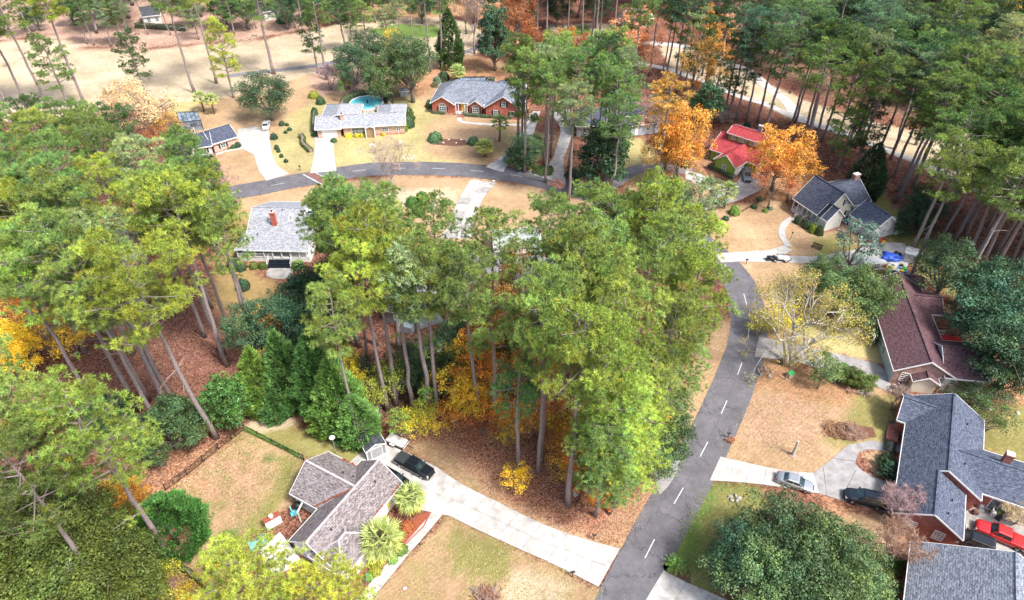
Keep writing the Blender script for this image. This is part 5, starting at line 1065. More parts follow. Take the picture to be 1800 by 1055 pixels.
for s_ in (3.5, 6.4, 11.2): window(m2, 'F', s_, .9, 1.1, 1.5, 2, 3, shut='orange_paint' if s_ < 11 else 'yellow_paint', glass='pale_glass')
window(w1, 'L', 3.4, 1., 1., 1.3); window(w1, 'F', 1.6, 1., .9, 1.2); window(m2, 'R', 2.2, 1., 1., 1.3)
sl = G(571, 895, 2.9)
tag(MB().beam(G(548, 852, 2.4), G(523, 900, 2.4), .16, .16).beam(G(523, 900, 2.4), G(523, 900, 2.4) - Vector((0, 0, 2.4)), .12).beam(G(548, 852, 2.4), G(548, 852, 2.4) - Vector((0, 0, 2.4)), .12).build('pergola', 'white_trim'), 'white patio beam frame beside the taupe roofed house', 'pergola')
tag(MB().prism([G(455, 968, .5), G(492, 935, .5), G(530, 985, .5), G(480, 1010, .5)], (0, 0, -.5)).build('wooden_deck', 'white_stone'), 'pale raised deck glimpsed behind the taupe roofed house', 'deck')
p = G(482, 922, 0); pl = thing('planter_box', 'tall white box topped with red and a round white urn', 'planter', p)
MB().box((p.x, p.y, .8), (2.0, .7, 1.6), (.8, .6)).build('box', 'white_paint', pl); MB().box((p.x, p.y, 1.64), (2.1, .8, .1), (.8, .6)).build('cover', 'red_mulch', pl); MB().lathe([(.25, 0), (.3, .3), (.28, .34)], (p.x, p.y, 1.69), 12).build('urn', 'white_stone', pl)
p = G(526, 896, 0); g = thing('grill', 'round black covered kettle grill under the taupe eave', 'grill', p)
MB().lathe([(.5, .7), (.6, .95), (.55, 1.2), (.3, 1.4), (.08, 1.46)], p, 14).build('lid', 'black_metal', g, True)
for a in (0, 2.1, 4.2): MB().beam(p + Vector((math.cos(a) * .4, math.sin(a) * .4, 0)), p + Vector((math.cos(a) * .3, math.sin(a) * .3, .8)), .05).build('leg', 'black_metal', g)
p = G(518, 905, 0); c_ = thing('patio_chair', 'turquoise cushioned patio chair beside the kettle grill', 'chair', p)
MB().box((p.x, p.y, .45), (.9, .8, .14), (.8, .5)).build('seat', 'cyan_fabric', c_); MB().box((p.x - .35, p.y + .2, .8), (.14, .8, .7), (.8, .5)).build('backrest', 'cyan_fabric', c_)
for a, b_ in ((.3, .3), (-.3, .3), (.3, -.3), (-.3, -.3)): MB().box((p.x + a, p.y + b_, .2), (.06, .06, .4)).build('leg', 'white_trim', c_)
p = G(455, 957, .0); tag(MB().box((p.x, p.y, .4), (2.2, 1.1, .8), (.8, .6)).build('patio_storage_box', 'cyan_fabric'), 'turquoise box at the edge of the pale deck', 'storage box')
p = G(591, 797, 0); dd = thing('satellite_dish', 'pale round dish on a post behind the taupe roof', 'satellite dish', p)
MB().tube([p, p + Vector((0, 0, 3.3))], [.06, .06], 6).build('post', 'galvanised', dd); MB().lathe([(.1, 0), (.32, .08), (.42, .18), (.4, .19)], p + Vector((0, 0, 3.3)), 14).build('dish', 'white_stone', dd, True)
# flower bed
bed = polyslab('flower_bed', [(735,905),(757,900),(745,925),(700,968),(668,1005),(650,1018),(635,1008),(655,985),(690,945),(715,925)], .05, 'red_mulch', 'red mulch flower bed between the house and the path')
bm = MB(); e = [G(*p_) for p_ in ((757,901),(745,926),(701,969),(650,1019))]
for i in range(3):
    n = max(2, int((e[i + 1] - e[i]).length / .42))
    for k in range(n): MB().beam(e[i].lerp(e[i + 1], (k + .06) / n) + Vector((0, 0, .07)), e[i].lerp(e[i + 1], (k + .94) / n) + Vector((0, 0, .07)), .16, .16).build('brick', 'brick_red', bed)

# ---- far left low house
h3 = thing('house', 'low dark roofed house at the far left behind the tan leaved tree', 'house', (-71, 148, 0))
b = block(h3, G(372, 254, 2.7), G(418, 240, 2.7), 8, 2.7, .42, 'shingle_navy', 'brick_pink', .4, found='brick_foundation'); window(b, 'F', 2.2, .9, 1.2, 1.1, shut='shutter_dark')
b = block(h3, G(312, 266, 2.6), G(373, 256, 2.6), 8, 2.6, .40, 'shingle_navy', 'siding_white', .4); window(b, 'F', 5.0, .9, 1.4, 1.2, 3, 2, shut='shutter_dark'); window(b, 'F', 1.7, .9, 1., 1.2)
b = block(h3, G(345, 246, 2.6), G(340, 224, 2.6), 7, 2.6, .40, 'shingle_navy', 'siding_white', .4)
def cage(name, label, pts, h, zt=.5, mat='black_metal'):
    P_ = [G(*q) for q in pts]; r = thing(name, label, 'pool cage', sum(P_, Vector((0, 0, 0))) / 4); Z = Vector((0, 0, 1)); fr = MB()
    for i in range(4):
        a = P_[i]; c = P_[(i + 1) % 4]; n = max(2, int((c - a).length / 2.4))
        for k in range(n + 1): q = a.lerp(c, k / n); fr.beam(q, q + Z * h, .09)
        fr.beam(a + Z * h, c + Z * h, .1); fr.beam(a + Z * h * .5, c + Z * h * .5, .06)
        MB().prism([a, c, c + Z * (h - .05), a + Z * (h - .05)], (c - a).cross(Z).normalized() * .01).build('screen_panel', 'screen_glass', r)
    q = [p + Z * h for p in P_]; m1 = (q[0] + q[3]) / 2 + Z * zt * 2; m2_ = (q[1] + q[2]) / 2 + Z * zt * 2
    MB().prism([q[0], q[1], m2_, m1], (0, 0, -.02)).prism([m1, m2_, q[2], q[3]], (0, 0, -.02)).build('roof_screen', 'screen_glass', r)
    for k in range(6): t = k / 5; fr.beam(q[0].lerp(q[1], t) + Z * .03, m1.lerp(m2_, t) + Z * .03, .09); fr.beam(m1.lerp(m2_, t) + Z * .03, q[3].lerp(q[2], t) + Z * .03, .09)
    fr.beam(m1 + Z * .03, m2_ + Z * .03, .1); fr.build('frame', mat, r)
cage('pool_cage', 'dark screened pool cage behind the far left house', [(322,232),(358,228),(350,212),(315,214)], 2.6)
cage('pool_cage', 'long low dark screen roof behind the brick house', [(808,160),(852,162),(858,150),(812,150)], 2.4, .3)

# ---- grey roofed rancher
h4 = thing('house', 'long pink brick rancher with pale grey roof and white garage door', 'house', (-38, 160, 0))
k = dict(roof='shingle_light', wall='brick_pink', found='brick_foundation')
g = block(h4, (-48.3, 154.7), (-41.9, 155.2), 8, 2.6, .42, roof='shingle_light', wall='brick_pink'); garage_door(g, 'F', 2.9, 3.4, 2.1)
b = block(h4, (-42.0, 155.5), (-26.3, 157.2), 7.6, 2.75, .42, **k)
window(b, 'F', 3.7, .6, 3.4, 1.7, 4, 2); window(b, 'F', 10.2, .9, 1.6, 1.2, 3, 2); window(b, 'F', 13.4, 1., 1., 1.1); door(b, 'F', 6.9, .2, 1.1, 2.1, 'dark_wood')
e = gfront(b, 5.9, 8.2, .9, 3, .42, ze=2.72, roof='shingle_light', wall='timber', ov=.25, ovF=.25)
for s_ in (5.95, 8.1): q = b.P(s_, -.8, 0); post(h4, q, 2.6, .12)
r1 = block(h4, (-38.4, 158.6), (-38.8, 169.5), 9.6, 2.65, .46, ends='gh', **k); r2 = block(h4, (-26.7, 160), (-27.6, 169.5), 7.2, 2.65, .46, ends='gh', **k)
chimney(b, .3, 2.4, .8, .6, rise=1.2, mat='brick_pink')
# ---- brick house
h5 = thing('house', 'red brick house with three front gables and white trimmed arched windows', 'house', (-9, 168, 0))
k = dict(roof='shingle_steel', wall='brick_orange', found='brick_foundation')
b = block(h5, (-21.4, 170.6), (1.9, 166.9), 12, 3, .62, ends='hh', **k)
x1 = gfront(b, .2, 6.8, 1.4, 7, .62, **k); window(x1, 'L', 2.8, .9, 1.9, 1.2, 3, 2, arch=True, shut='shutter_dark')
x2 = gfront(b, 10.2, 14.2, 1.2, 6.5, .72, **k); window(x2, 'L', 1.6, .9, 1.7, 1.2, 3, 2, arch=True, shut='shutter_dark')
x3 = gfront(b, 14.6, 24.6, 1.8, 9, .66, **k); window(x3, 'L', 2.6, .9, 1.1, 1.3, 2, 2, shut='shutter_dark'); window(x3, 'L', 6.9, .9, 1.1, 1.3, 2, 2, shut='shutter_dark'); window(x3, 'L', 4.7, 3.3, 1., 1.3, 2, 2, shut='shutter_dark')
x4 = block(h5, b.P(23.5, 4, 0), b.P(23.5, 15, 0), 9, 3, .62, ends='gh', **k)
door(b, 'F', 8.4, .6, 1.1, 2.1, 'yellow_paint')
MB().prism([b.P(6.9, -1.2, .55), b.P(10.1, -1.2, .55), b.P(10.1, .4, .55), b.P(6.9, .4, .55)], (0, 0, -.55)).build('porch_floor', 'concrete_clean', h5)
st = MB(); 
for i in range(3): q = b.P(8.5, -1.4 - .35 * i, 0); st.box((q.x, q.y, (.42 - .14 * i) / 2), (1.5, .35, .42 - .14 * i), (b.u.x, b.u.y))
st.build('steps', 'brick_red', h5)
for s_ in (7.0, 7.7, 9.4, 10.0): post(h5, b.P(s_, -1.0, .5), 2.4, .09)
strip('garden_path', [b.P(8.4, -2.4, 0), b.P(8.8, -4.6, 0), b.P(12, -5.2, 0), b.P(18, -5.0, 0), b.P(25, -4.2, 0)], 1.1, .06, 'concrete_clean', label='curving white path before the brick house')
# ---- dark roofed house behind the pines
h6 = thing('house', 'grey house with dark blue roof half hidden behind the pines', 'house', (27, 158, 0))
b = block(h6, G(1012, 222, 3), G(1075, 222, 3), 9, 3, .6, 'shingle_navy', 'siding_grey', .4); window(b, 'F', 2, 1, 1, 1.3); window(b, 'F', 6, 1, 1, 1.3)
b = block(h6, G(1080, 226, 3), G(1165, 214, 3), 9, 3, .62, 'shingle_navy', 'siding_blue', .4); window(b, 'F', 3, 1, 1, 1.3); window(b, 'F', 9, 1, 1, 1.3); door(b, 'F', 6, .2)
b = block(h6, G(1130, 220, 3), G(1118, 178, 3), 8, 3, .62, 'shingle_navy', 'siding_blue', .4)
# ---- red roofed green house
h7 = thing('house', 'green house with bright red roof between the two orange trees', 'house', (50, 140, 0))
k = dict(roof='shingle_red', wall='siding_green')
dd = D(43); A = Vector((49.8, 135.2, 0)); wg = block(h7, A, A + dd * 10, 5.9, 2.8, .74, **k)
window(wg, 'L', 2.4, .8, .9, 1.5, 2, 3, glass='window_glass')
garage_door(wg, 'F', 2.6, 4.4, 2.1); window(wg, 'F', 7.5, .9, .9, 1.4)
A = G(1247, 262, 2.8); mg = block(h7, A, A + D(-40) * 12, 10, 2.8, .5, **k); window(mg, 'F', 2, .9, 1.2, 1.3)
um = block(h7, mg.P(2.0, 3.4, 0), mg.P(10.5, 3.4, 0), 5.4, 6.3, .34, zb=3.6, ov=.4, **k)
for s_ in (1.2, 3.0, 4.0, 5.8, 6.8): window(um, 'F', s_, 4.95, .8, .75, 1, 1, glass='pale_glass')
chimney(um, 6.0, 4.0, .9, .7, rise=1.5, mat='siding_grey', cap='white_trim'); skylight(wg, 7.6, 3.9, .7, 1., 'pale_glass')
# ---- white house with blue-black roof
h8 = thing('house', 'white house with steep dark roof, side porch and attached garage', 'house', (64, 118, 0))
k = dict(roof='shingle_navy', wall='siding_cream'); d = D(-65)
A = Vector((58.3, 122.2, 0)); b = block(h8, A, A + d * 7.9, 9.2, 3, .96, ovF=2.3, ov=.35, **k)
window(b, 'R', 4.3, 4.1, .9, 1.2, 2, 2, shut='shutter_dark', glass='pale_glass'); window(b, 'R', 5.9, 1.2, 1.2, 1.3, 2, 2, shut='shutter_dark', glass='pale_glass')
for s_ in (1.0, 2.6, 5.2): window(b, 'F', s_, .9, .9, 1.5, 2, 2, shut='shutter_dark')
door(b, 'F', 3.9, .6)
e8 = block(h8, b.P(7.0, 0, 0), b.P(9.6, 0, 0), 4.8, 3, .96, ov=.25, roof='shingle_navy', wall='siding_white', found='brick_foundation')
MB().prism([b.P(.2, .3, .6), b.P(7., .3, .6), b.P(7., 2.3, .6), b.P(.2, 2.3, .6)], (0, 0, -.6)).build('porch_floor', 'white_trim', h8)
for i in range(6): post(h8, b.P(.3 + 6.5 * i / 5, .35, .6), 2.3, .08)
railing(h8, b.P(.4, .35, .6), b.P(2.6, .35, .6)); railing(h8, b.P(4.3, .35, .6), b.P(6.8, .35, .6))
st = MB()
for i in range(4): q = b.P(3.5, .1 - .32 * i, 0); st.box((q.x, q.y, (.56 - .14 * i) / 2), (1.5, .32, .56 - .14 * i), (b.u.x, b.u.y))
st.build('porch_steps', 'brick_brown', h8); railing(h8, b.P(2.7, .2, .5), b.P(2.7, -1.2, .05), .8, n=5); railing(h8, b.P(4.3, .2, .5), b.P(4.3, -1.2, .05), .8, n=5)
rw = block(h8, (65.6, 117.6), Vector((65.6, 117.6, 0)) + D(22) * 9.4, 9.4, 3, .62, **k); chimney(rw, 8.4, 4.9, 1.3, .9, rise=1.1, mat='brick_brown', cap='white_trim', flue=False)
A = Vector((68.2, 116.9, 0)); d = D(-68); ga = block(h8, A, A + d * 6.6, 6.6, 2.6, .80, ov=.35, roof='shingle_slate', wall='siding_white')
garage_door(ga, 'R', 1.6, 2.2, 1.9); garage_door(ga, 'R', 4.3, 2.2, 1.9); window(ga, 'R', 2.9, 3.0, .6, .8, 2, 2)
A = ga.P(3.6, 6.3, 0); ls = block(h8, A, A + d * 3.2, 2.4, 2., .3, ov=.2, roof='siding_white', wall='siding_white')
# ---- maroon roofed house
h9 = thing('house', 'brown brick house with long maroon shingled roof and white side wall', 'house', (63, 80, 0))
k = dict(roof='shingle_maroon', wall='brick_brown')
b = block(h9, (62.6, 94.6), (58.1, 72.7), 9.0, 3, .60, ov=.35, roof='shingle_maroon', wall='siding_blue')
# brick face of the gable end
o_, dd_, nn_ = b.face['R']; W_ = b.len['R']
MB().prism([o_ + Vector((0, 0, .05)), o_ + dd_ * W_ + Vector((0, 0, .05)), o_ + dd_ * W_ + Vector((0, 0, 2.95)), o_ + dd_ * W_ / 2 + Vector((0, 0, 5.4)), o_ + Vector((0, 0, 2.95))], nn_ * .03).build('gable_wall', 'brick_brown', h9)
window(b, 'R', 1.6, .9, 1.1, 1.6, 2, 4, glass='pale_glass'); window(b, 'R', 7.0, .9, 1.1, 1.6, 2, 4, glass='pale_glass')
for s_ in (3, 7, 11, 15): window(b, 'F', s_, .9, 1., 1.4, 2, 2, shut='shutter_grey')
A = Vector((60.6, 69.7, 0)); bp = block(h9, (64.3, 70.2), Vector((64.3, 70.2, 0)) + Vector((.208, .978, 0)) * 3.2, 3.9, 2.4, .6, ov=.3, roof='shingle_maroon', wall='siding_cream')
rw = block(h9, (65.2, 71.2), (71.6, 70.3), 8.6, 3, .60, ov=.3, roof='shingle_maroon', wall='siding_white'); window(rw, 'F', 1.2, 1.4, .8, 1., 1, 2)
rr = block(h9, (66.6, 86.2), (72, 85.4), 6, 3, .5, ov=.3, roof='shingle_maroon', wall='brick_brown'); r3 = block(h9, (67.8, 93.2), (72, 92.4), 4, 3, .5, ov=.3, roof='shingle_maroon', wall='brick_brown')
dk = MB().prism([(67.5, 79.2, .8), (73.5, 78.3, .8), (74.2, 82.6, .8), (68.2, 83.5, .8)], (0, 0, -.3)).build('deck', 'red_plastic', h9)
railing(h9, (67.6, 83.5, .8), (71.5, 82.9, .8), 1.); railing(h9, (67.5, 79.3, .8), (73.4, 78.4, .8), .9)
q = b.P(13.2, -.4, 0)
for t_ in (12.2, 14.0): post(h9, b.P(t_, -.9, 0), 2.4, .07)
railing(h9, b.P(12.2, -.9, .3), b.P(14.0, -.9, .3), .9); railing(h9, b.P(12.2, -.9, 1.5), b.P(14.0, -.9, 1.5), .9)
# ---- brick house with slate blue roof
h10 = thing('house', 'red brick house with large slate blue shingled roof at the right edge', 'house', (55, 56, 0))
k = dict(roof='shingle_slate', wall='brick_red'); d = D(-119)
A = Vector((58.2, 67.6, 0)); n10 = block(h10, A, A + d * 14.9, 9.7, 3, .63, ov=.4, nohalf=True, **k)
s10 = block(h10, A + d * 14.9, A + d * 22.2, 7.9, 3, .63, ov=.4, noL=True, **k)
window(s10, 'R', 2.1, .9, 1.15, 1.5, 2, 4, glass='pale_glass'); window(s10, 'R', 5.2, .9, 1.15, 1.5, 3, 4, glass='pale_glass')
for s_ in (2.2, 5.2, 8.5, 11.5): window(n10, 'F', s_, .8, 1., 1.5, 2, 3)
x = Vector((54.4, 63.0, 0)); xg = block(h10, x, x + D(-29) * 6.4, 6.2, 3, .62, ov=.35, **k)
A = Vector((56.5, 52.7, 0)); rw = block(h10, A, A + D(-26) * 12, 7.8, 3, .60, ov=.35, **k); chimney(rw, 6.1, 5.0, .9, .75, rise=1.6, mat='brick_red', cap='white_trim', flue=False)
window(rw, 'F', 6.2, .3, 2.2, 2.1, 2, 1); door(rw, 'F', 8.6, .1, 1.2, 2.1)
q = n10.P(6.0, -.8, 0); MB().box((q.x, q.y, .3), (3.2, 1.5, .6), (n10.u.x, n10.u.y)).build('front_steps', 'brick_red', h10)
# ---- grey roof, bottom right corner
h11 = thing('house', 'house with pale grey-blue shingled roof in the bottom right corner', 'house', (52, 38, 0))
A = Vector((48.0, 44.3, 0)); d = D(-119); b = block(h11, A, A + d * 17, 18, 3, .56, ov=.4, roof='shingle_steel', wall='brick_red')
q = b.P(7.6, 6.6, 0); block(h11, q + b.v * 3.2, q, 3.0, 6.2, .5, zb=4, ov=.2, roof='shingle_steel', wall='siding_white')
# ---- house hidden under the middle pines
h12 = thing('house', 'pale house glimpsed beneath the middle pines with grey-green roof', 'house', (-3, 98, 0))
b = block(h12, G(870, 448, 3), G(955, 440, 3), 8, 3, .5, 'shingle_green', 'siding_white', .4)
b = block(h12, G(815, 487, 3), G(880, 487, 3), 7, 3, .45, 'shingle_light', 'siding_white', .4); window(b, 'F', 3, 1, 1.4, 1.2)
b = block(h12, G(905, 490, 3), G(960, 505, 3), 8, 3, .5, 'shingle_light', 'siding_white', .4)
b = block(h12, G(865, 490, 3), G(845, 455, 3), 5, 3, .5, 'shingle_dark', 'siding_grey', .4)
h13 = thing('house', 'grey-blue roofed house hidden under pines above the cypress row', 'house', (-14, 90, 0))
b = block(h13, G(672, 545, 3), G(722, 553, 3), 6, 3, .4, 'shingle_steel', 'siding_grey', .35); window(b, 'F', 2, 1, 1.2, 1.2)
b = block(h13, G(700, 520, 3.2), G(728, 560, 3.2), 5.5, 3.2, .4, 'shingle_light', 'siding_blue', .35)
MB().box(G(715, 580) + Vector((0, 0, .7)), (2.6, 1.6, 1.4), (.9, -.3)).build('storage_box', 'siding_blue', h13)
# turquoise pool under the pines
p = G(690, 466); pool = thing('swimming_pool', 'turquoise rectangular pool half covered by pine crowns', 'pool', p)
MB().box((p.x, p.y, .06), (9.6, 5.6, .12), (.97, .2)).build('pool_deck', 'concrete_clean', pool); MB().box((p.x, p.y, .13), (8, 4, .06), (.97, .2)).build('water', 'pool_water_pale', pool)
for bb_, pts in ((w1, ((5, 5), (6.5, 5.2))), (m2, ((3, 2.4), (9, 5.2), (11, 2.2))), (n10, ((4, 7), (9, 7.4), (11.5, 7))), (s10, ((3, 6), (5.5, 5.6)))):
    for s_, t_ in pts: vent(bb_, s_, t_)
# far houses between the trees
for i, (x, y, x2, y2, w, rf, wl_, lab) in enumerate([(462,22,492,16,8,'shingle_slate','siding_white','small white house with blue roof at the top edge left of centre'),(1648,118,1705,128,9,'shingle_navy','siding_blue','blue-grey house showing through the dense wood'),(1742,60,1780,66,9,'shingle_light','siding_white','pale roofed house behind the wood near the top right'),
      (248,30,282,26,8,'shingle_dark','siding_white','dark roofed house behind the fairway fence'),(1105,38,1150,32,9,'shingle_light','siding_white','pale house behind the amber tree at the top'),(1785,8,1830,6,9,'shingle_dark','siding_grey','dark house at the extreme top right corner')]):
    h = thing('house', lab, 'house', G((x + x2) / 2, y)); b = block(h, G(x, y, 3), G(x2, y2, 3), w, 3, .5, rf, wl_, .4)
    for s_ in (1.6, 4.2, 6.4):
        if s_ < b.L - 1.5: window(b, 'F', s_, .9, 1.1, 1.4, 2, 2)
# ---- above-ground pool with hedge
p = G(645, 187); pr = thing('swimming_pool', 'round blue above-ground pool with a curved hedge behind it', 'pool', p)
MB().lathe([(4.5, 0), (4.5, 1.15), (4.25, 1.15), (4.25, .9)], p, 36).build('pool_wall', 'white_trim', pr); MB().lathe([(4.25, .85), (4.25, .98)], p, 36).build('water', 'pool_water', pr)
MB().lathe([(.25, .9), (.2, 1.6), (.05, 2.0)], p + Vector((.3, 0, 0)), 8).build('float', 'black_metal', pr)
MB().box((p.x + 4.2, p.y - 2.6, .6), (3, 2, 1.2), (.9, .3)).build('pool_deck', 'grey_timber', pr)
fm = MB()
for i in range(14):
    a = math.pi * (1.12 + .8 * i / 13); q = p + Vector((5.1 * math.cos(a), 5.1 * math.sin(a), 0)); fm.beam(q, q + Vector((0, 0, 1.5)), .06)
    if i: fm.beam(q + Vector((0, 0, 1.4)), ql + Vector((0, 0, 1.4)), .05); fm.beam(q + Vector((0, 0, .9)), ql + Vector((0, 0, .9)), .04); fm.beam(q + Vector((0, 0, .4)), ql + Vector((0, 0, .4)), .04)
    ql = q
fm.build('pool_fence', 'black_metal', pr)
def hedge(name, label, pts, w, h, color, seed=1, cat='hedge'):
    pts = [Vector(q) for q in pts]; c = spline(pts, .5) if len(pts) > 2 else [pts[0].lerp(pts[1], i / 20) for i in range(21)]; rg = np.random.default_rng(seed)
    o = c[0].copy(); per = 34; V = []; n_all = []
    L_ = sum((c[i + 1] - c[i]).length for i in range(len(c) - 1)); n = int(L_ * (w + 2 * h) * 60)
    idx = rg.integers(0, len(c) - 1, n); f = rg.random(n); C = np.array(c); B = C[idx] * (1 - f[:, None]) + C[idx + 1] * f[:, None]; T = unit(C[idx + 1] - C[idx]); S = np.stack([-T[:, 1], T[:, 0], T[:, 2] * 0], 1)
    a = rg.uniform(0, math.pi, n); ca = np.sign(np.cos(a)) * np.abs(np.cos(a)) ** .5; sa = np.sin(a) ** .5
    P_ = B + S * (ca * w / 2)[:, None] * rg.uniform(.85, 1.05, (n, 1)); P_[:, 2] = sa * h * rg.uniform(.88, 1.03, n) * (1 + .06 * np.sin(idx * 1.3)); z_low = rg.random(n) < .35; P_[z_low, 2] *= rg.random(z_low.sum())
    N = unit(S * ca[:, None] + np.array([0, 0, 1.]) * sa[:, None] + rg.normal(size=(n, 3)) * .4)
    v = cards(P_ - np.array(o), N, .2 * rg.uniform(.7, 1.3, n), rg, .7); col = (1 + rg.normal(size=(n, 1)) * .2) * np.ones((1, 3))
    r = thing(name, label, cat, o); e = bpy.data.objects.new('foliage', tri_object(v, 4, np.clip(col, .3, 2), 'foliage', 'leaves')); COL.objects.link(e); e.parent = r; e.color = (*COLS[color], 1)
    mb = MB()
    for i in range(len(c) - 1): mb.beam(c[i] + Vector((0, 0, h * .36)), c[i + 1] + Vector((0, 0, h * .36)), w * .5, h * .6)
    mb.build('stems', 'twig_bark', r); return r
hedge('hedge', 'tall clipped hedge curving round the back of the blue pool', [p + Vector((6.3 * math.cos(a), 6.0 * math.sin(a), 0)) for a in np.linspace(math.pi * 1.05, -.1, 9)], 1.8, 2.0, 'hol', 3)
hedge('hedge', 'curving low hedge beside the white garage driveway', [G(529,240), G(533,246), G(533,254), G(541,262), G(547,268)], 1.5, 1.0, 'moss', 4)
hedge('hedge', 'low dark hedge under the green house wall', [G(1247,293), G(1262,300), G(1278,309), G(1290,315)], 1.6, 1.0, 'hol', 5)
hedge('hedge', 'dark clipped hedge on the left end of the pale roofed rancher', [G(553,235), G(553,215), G(555,200)], 1.4, 1.8, 'hol', 6)
hedge('hedge', 'low shrub row along the front of the brick house right part', [G(812,203), G(850,206), G(900,209)], 1.2, .9, 'hol', 7)
hedge('hedge', 'low shrub row before the left gable of the brick house', [G(760,199), G(783,201)], 1.0, .8, 'hol', 8)
hedge('hedge', 'dark shrub bed under the slate roofed house', [G(1562,795), G(1566,770), G(1572,745)], 1.6, .6, 'hol', 9)
hedge('hedge', 'dark shrub row along the rear of the brick house pool cage', [G(800,147), G(830,143), G(870,144)], 1.6, 1.4, 'dark', 10)
hedge('hedge', 'narrow yellow-green hedge along the lower yard fence', [G(300,988), G(335,1010), G(365,1035), G(385,1052)], .7, 1.0, 'moss', 11)
hedge('hedge', 'narrow ivy hedge along the upper yard fence', [G(433,757), G(470,775), G(505,792), G(530,806)], .45, .9, 'leyl', 12)
hedge('hedge', 'dark low hedge on the far side of the fairway', [G(240,48), G(300,52), G(330,54)], 2.4, 1.6, 'dark', 13)
# ================================================================= SHED, FENCES, VEHICLES, SMALL THINGS
def shed(lab, p, rz, wall, roof, L=3.0, W=2.4, h=2.1):
    r = thing('garden_shed', lab, 'shed', p); d = D(rz); A = Vector((p.x, p.y, 0)) - d * L / 2 - Vector((-d.y, d.x, 0)) * W / 2
    b = block(r, A, A + d * L, W, h, .5, roof, wall, .12); return b
b = shed('small grey garden shed with white corner trim at the end of the near driveway', G(656, 790), -58, 'siding_grey', 'shingle_dark', 3.2, 3.0)
door(b, 'R', 1.4, .1, 1.5, 1.8, 'grey_trim')
for s_ in (0, b.len['R']): q = b.face['R'][0] + b.face['R'][1] * s_; MB().box((q.x, q.y, 1.05), (.14, .14, 2.1), (b.u.x, b.u.y)).build('corner_trim', 'white_trim', b.root)
b = shed('small white shed with pale curved roof beside the heap of toys', G(1600, 458), -35, 'siding_white', 'shingle_light', 2.6, 2.4); door(b, 'L', 1.1, .1, 1.2, 1.7, 'white_paint'); window(b, 'F', .8, .8, .5, .8); window(b, 'F', 1.7, .8, .5, .8)
p = G(711, 168); b = shed('little pale storage hut on the grass beside the oak', p, 10, 'siding_blue', 'shingle_light', 2.4, 2.0, 1.6); door(b, 'F', 1.1, .1, .8, 1.4, 'grey_trim')
p = G(757, 466); b = shed('dark plank hut glimpsed under the middle pines', p, 10, 'grey_timber', 'shingle_dark', 2.8, 2.2, 1.9); door(b, 'F', 1.2, .1, .9, 1.6, 'dark_wood')
def fence(lab, pts, h, gap=.14, mat='black_metal', step=2.4, picket=.035, name='fence'):
    P_ = [G(*q) for q in pts]; r = thing(name, lab, 'fence', P_[0]); Z = Vector((0, 0, 1)); first = None; np_ = 0
    post0 = None; pk0 = None
    stuff = MB()
    for i in range(len(P_) - 1):
        a, c = P_[i], P_[i + 1]; L = (c - a).length; n = max(1, round(L / step))
        for k in range(n + 1):
            if k == n and i < len(P_) - 2: continue
            q = a.lerp(c, k / n)
            if post0 is None: post0 = MB().beam(q, q + Z * (h + .12), .09).build('post', mat, r); pb0 = q
            else: o = post0.copy(); COL.objects.link(o); o.location = Vector(post0.location) + (q - pb0)
        for k in range(n):
            q0 = a.lerp(c, k / n); q1 = a.lerp(c, (k + 1) / n); MB().beam(q0 + Z * (h - .05), q1 + Z * (h - .05), .05, .05).build('rail', mat, r); MB().beam(q0 + Z * .15, q1 + Z * .15, .05, .05).build('rail', mat, r)
        m = int(L / gap); d = (c - a).normalized()
        for k in range(1, m):
            q = a.lerp(c, k / m); np_ += 1
            if np_ > 280: stuff.beam(q + Z * .1, q + Z * h, picket, .02); continue
            if pk0 is None: pk0 = MB().beam(q + Z * .1, q + Z * h, picket, .02).build('picket', mat, r); pk_ = q
            else: o = pk0.copy(); COL.objects.link(o); o.location = Vector(pk0.location) + (q - pk_)
    if stuff.v: tag(stuff.build('pickets', mat, r), kind='stuff')
fence('black metal picket fence along the left edge of the brown yard', [(292,862),(330,835),(385,790),(430,756)], 1.25)
fence('black metal fence with ivy between the two back yards', [(430,756),(480,782),(535,810)], 1.2)
fence('black fence beside the narrow hedge at the bottom left', [(296,990),(340,1020),(385,1058)], 1.1)
fence('dark wooden fence behind the fairway near the top left', [(258,48),(290,52),(312,50)], 1.6, .5, 'dark_wood', 3, .2)
fence('low dark timber edging fence beside the palm on the slope', [(1262,392),(1300,375),(1345,350),(1352,335)], .5, 1.2, 'dark_wood', 2.0, .12)

# ---- vehicles (local x forward, z up)
def hull(st, n=10):
    mb = MB(); 
    for x, hw, zb, zt, r in st:
        ring = [(hw - .04, zb), (hw, zb + .12), (hw, (zb + zt) * .5), (hw * .985, zt - r), (hw * .90, zt - r * .25), (hw * .6, zt), (-hw * .6, zt), (-hw * .90, zt - r * .25), (-hw * .985, zt - r), (-hw, (zb + zt) * .5), (-hw, zb + .12), (-hw + .04, zb)]
        mb.v += [(x, y, z) for y, z in ring]
    k = 12
    for i in range(len(st) - 1):
        for j in range(k): a = i * k + j; b_ = i * k + (j + 1) % k; mb.f.append((a, a + k, b_ + k, b_))
    mb.f.append(tuple(range(k))); mb.f.append(tuple(range((len(st) - 1) * k, len(st) * k))[::-1]); return mb
def wheel(root, x, y, r=.34, w=.22):
    m = MB(); pts = [(0, -w / 2), (0, w / 2)]
    m.tube([(x, y - w / 2, r), (x, y + w / 2, r)], [r, r], 18); t = m.build('wheel', 'rubber', root, True)
    s = 1 if y > 0 else -1; MB().tube([(x, y + s * (w / 2 - .01), r), (x, y + s * (w / 2 + .02), r)], [r * .62, r * .55], 14).build('rim', 'rim_metal', t)
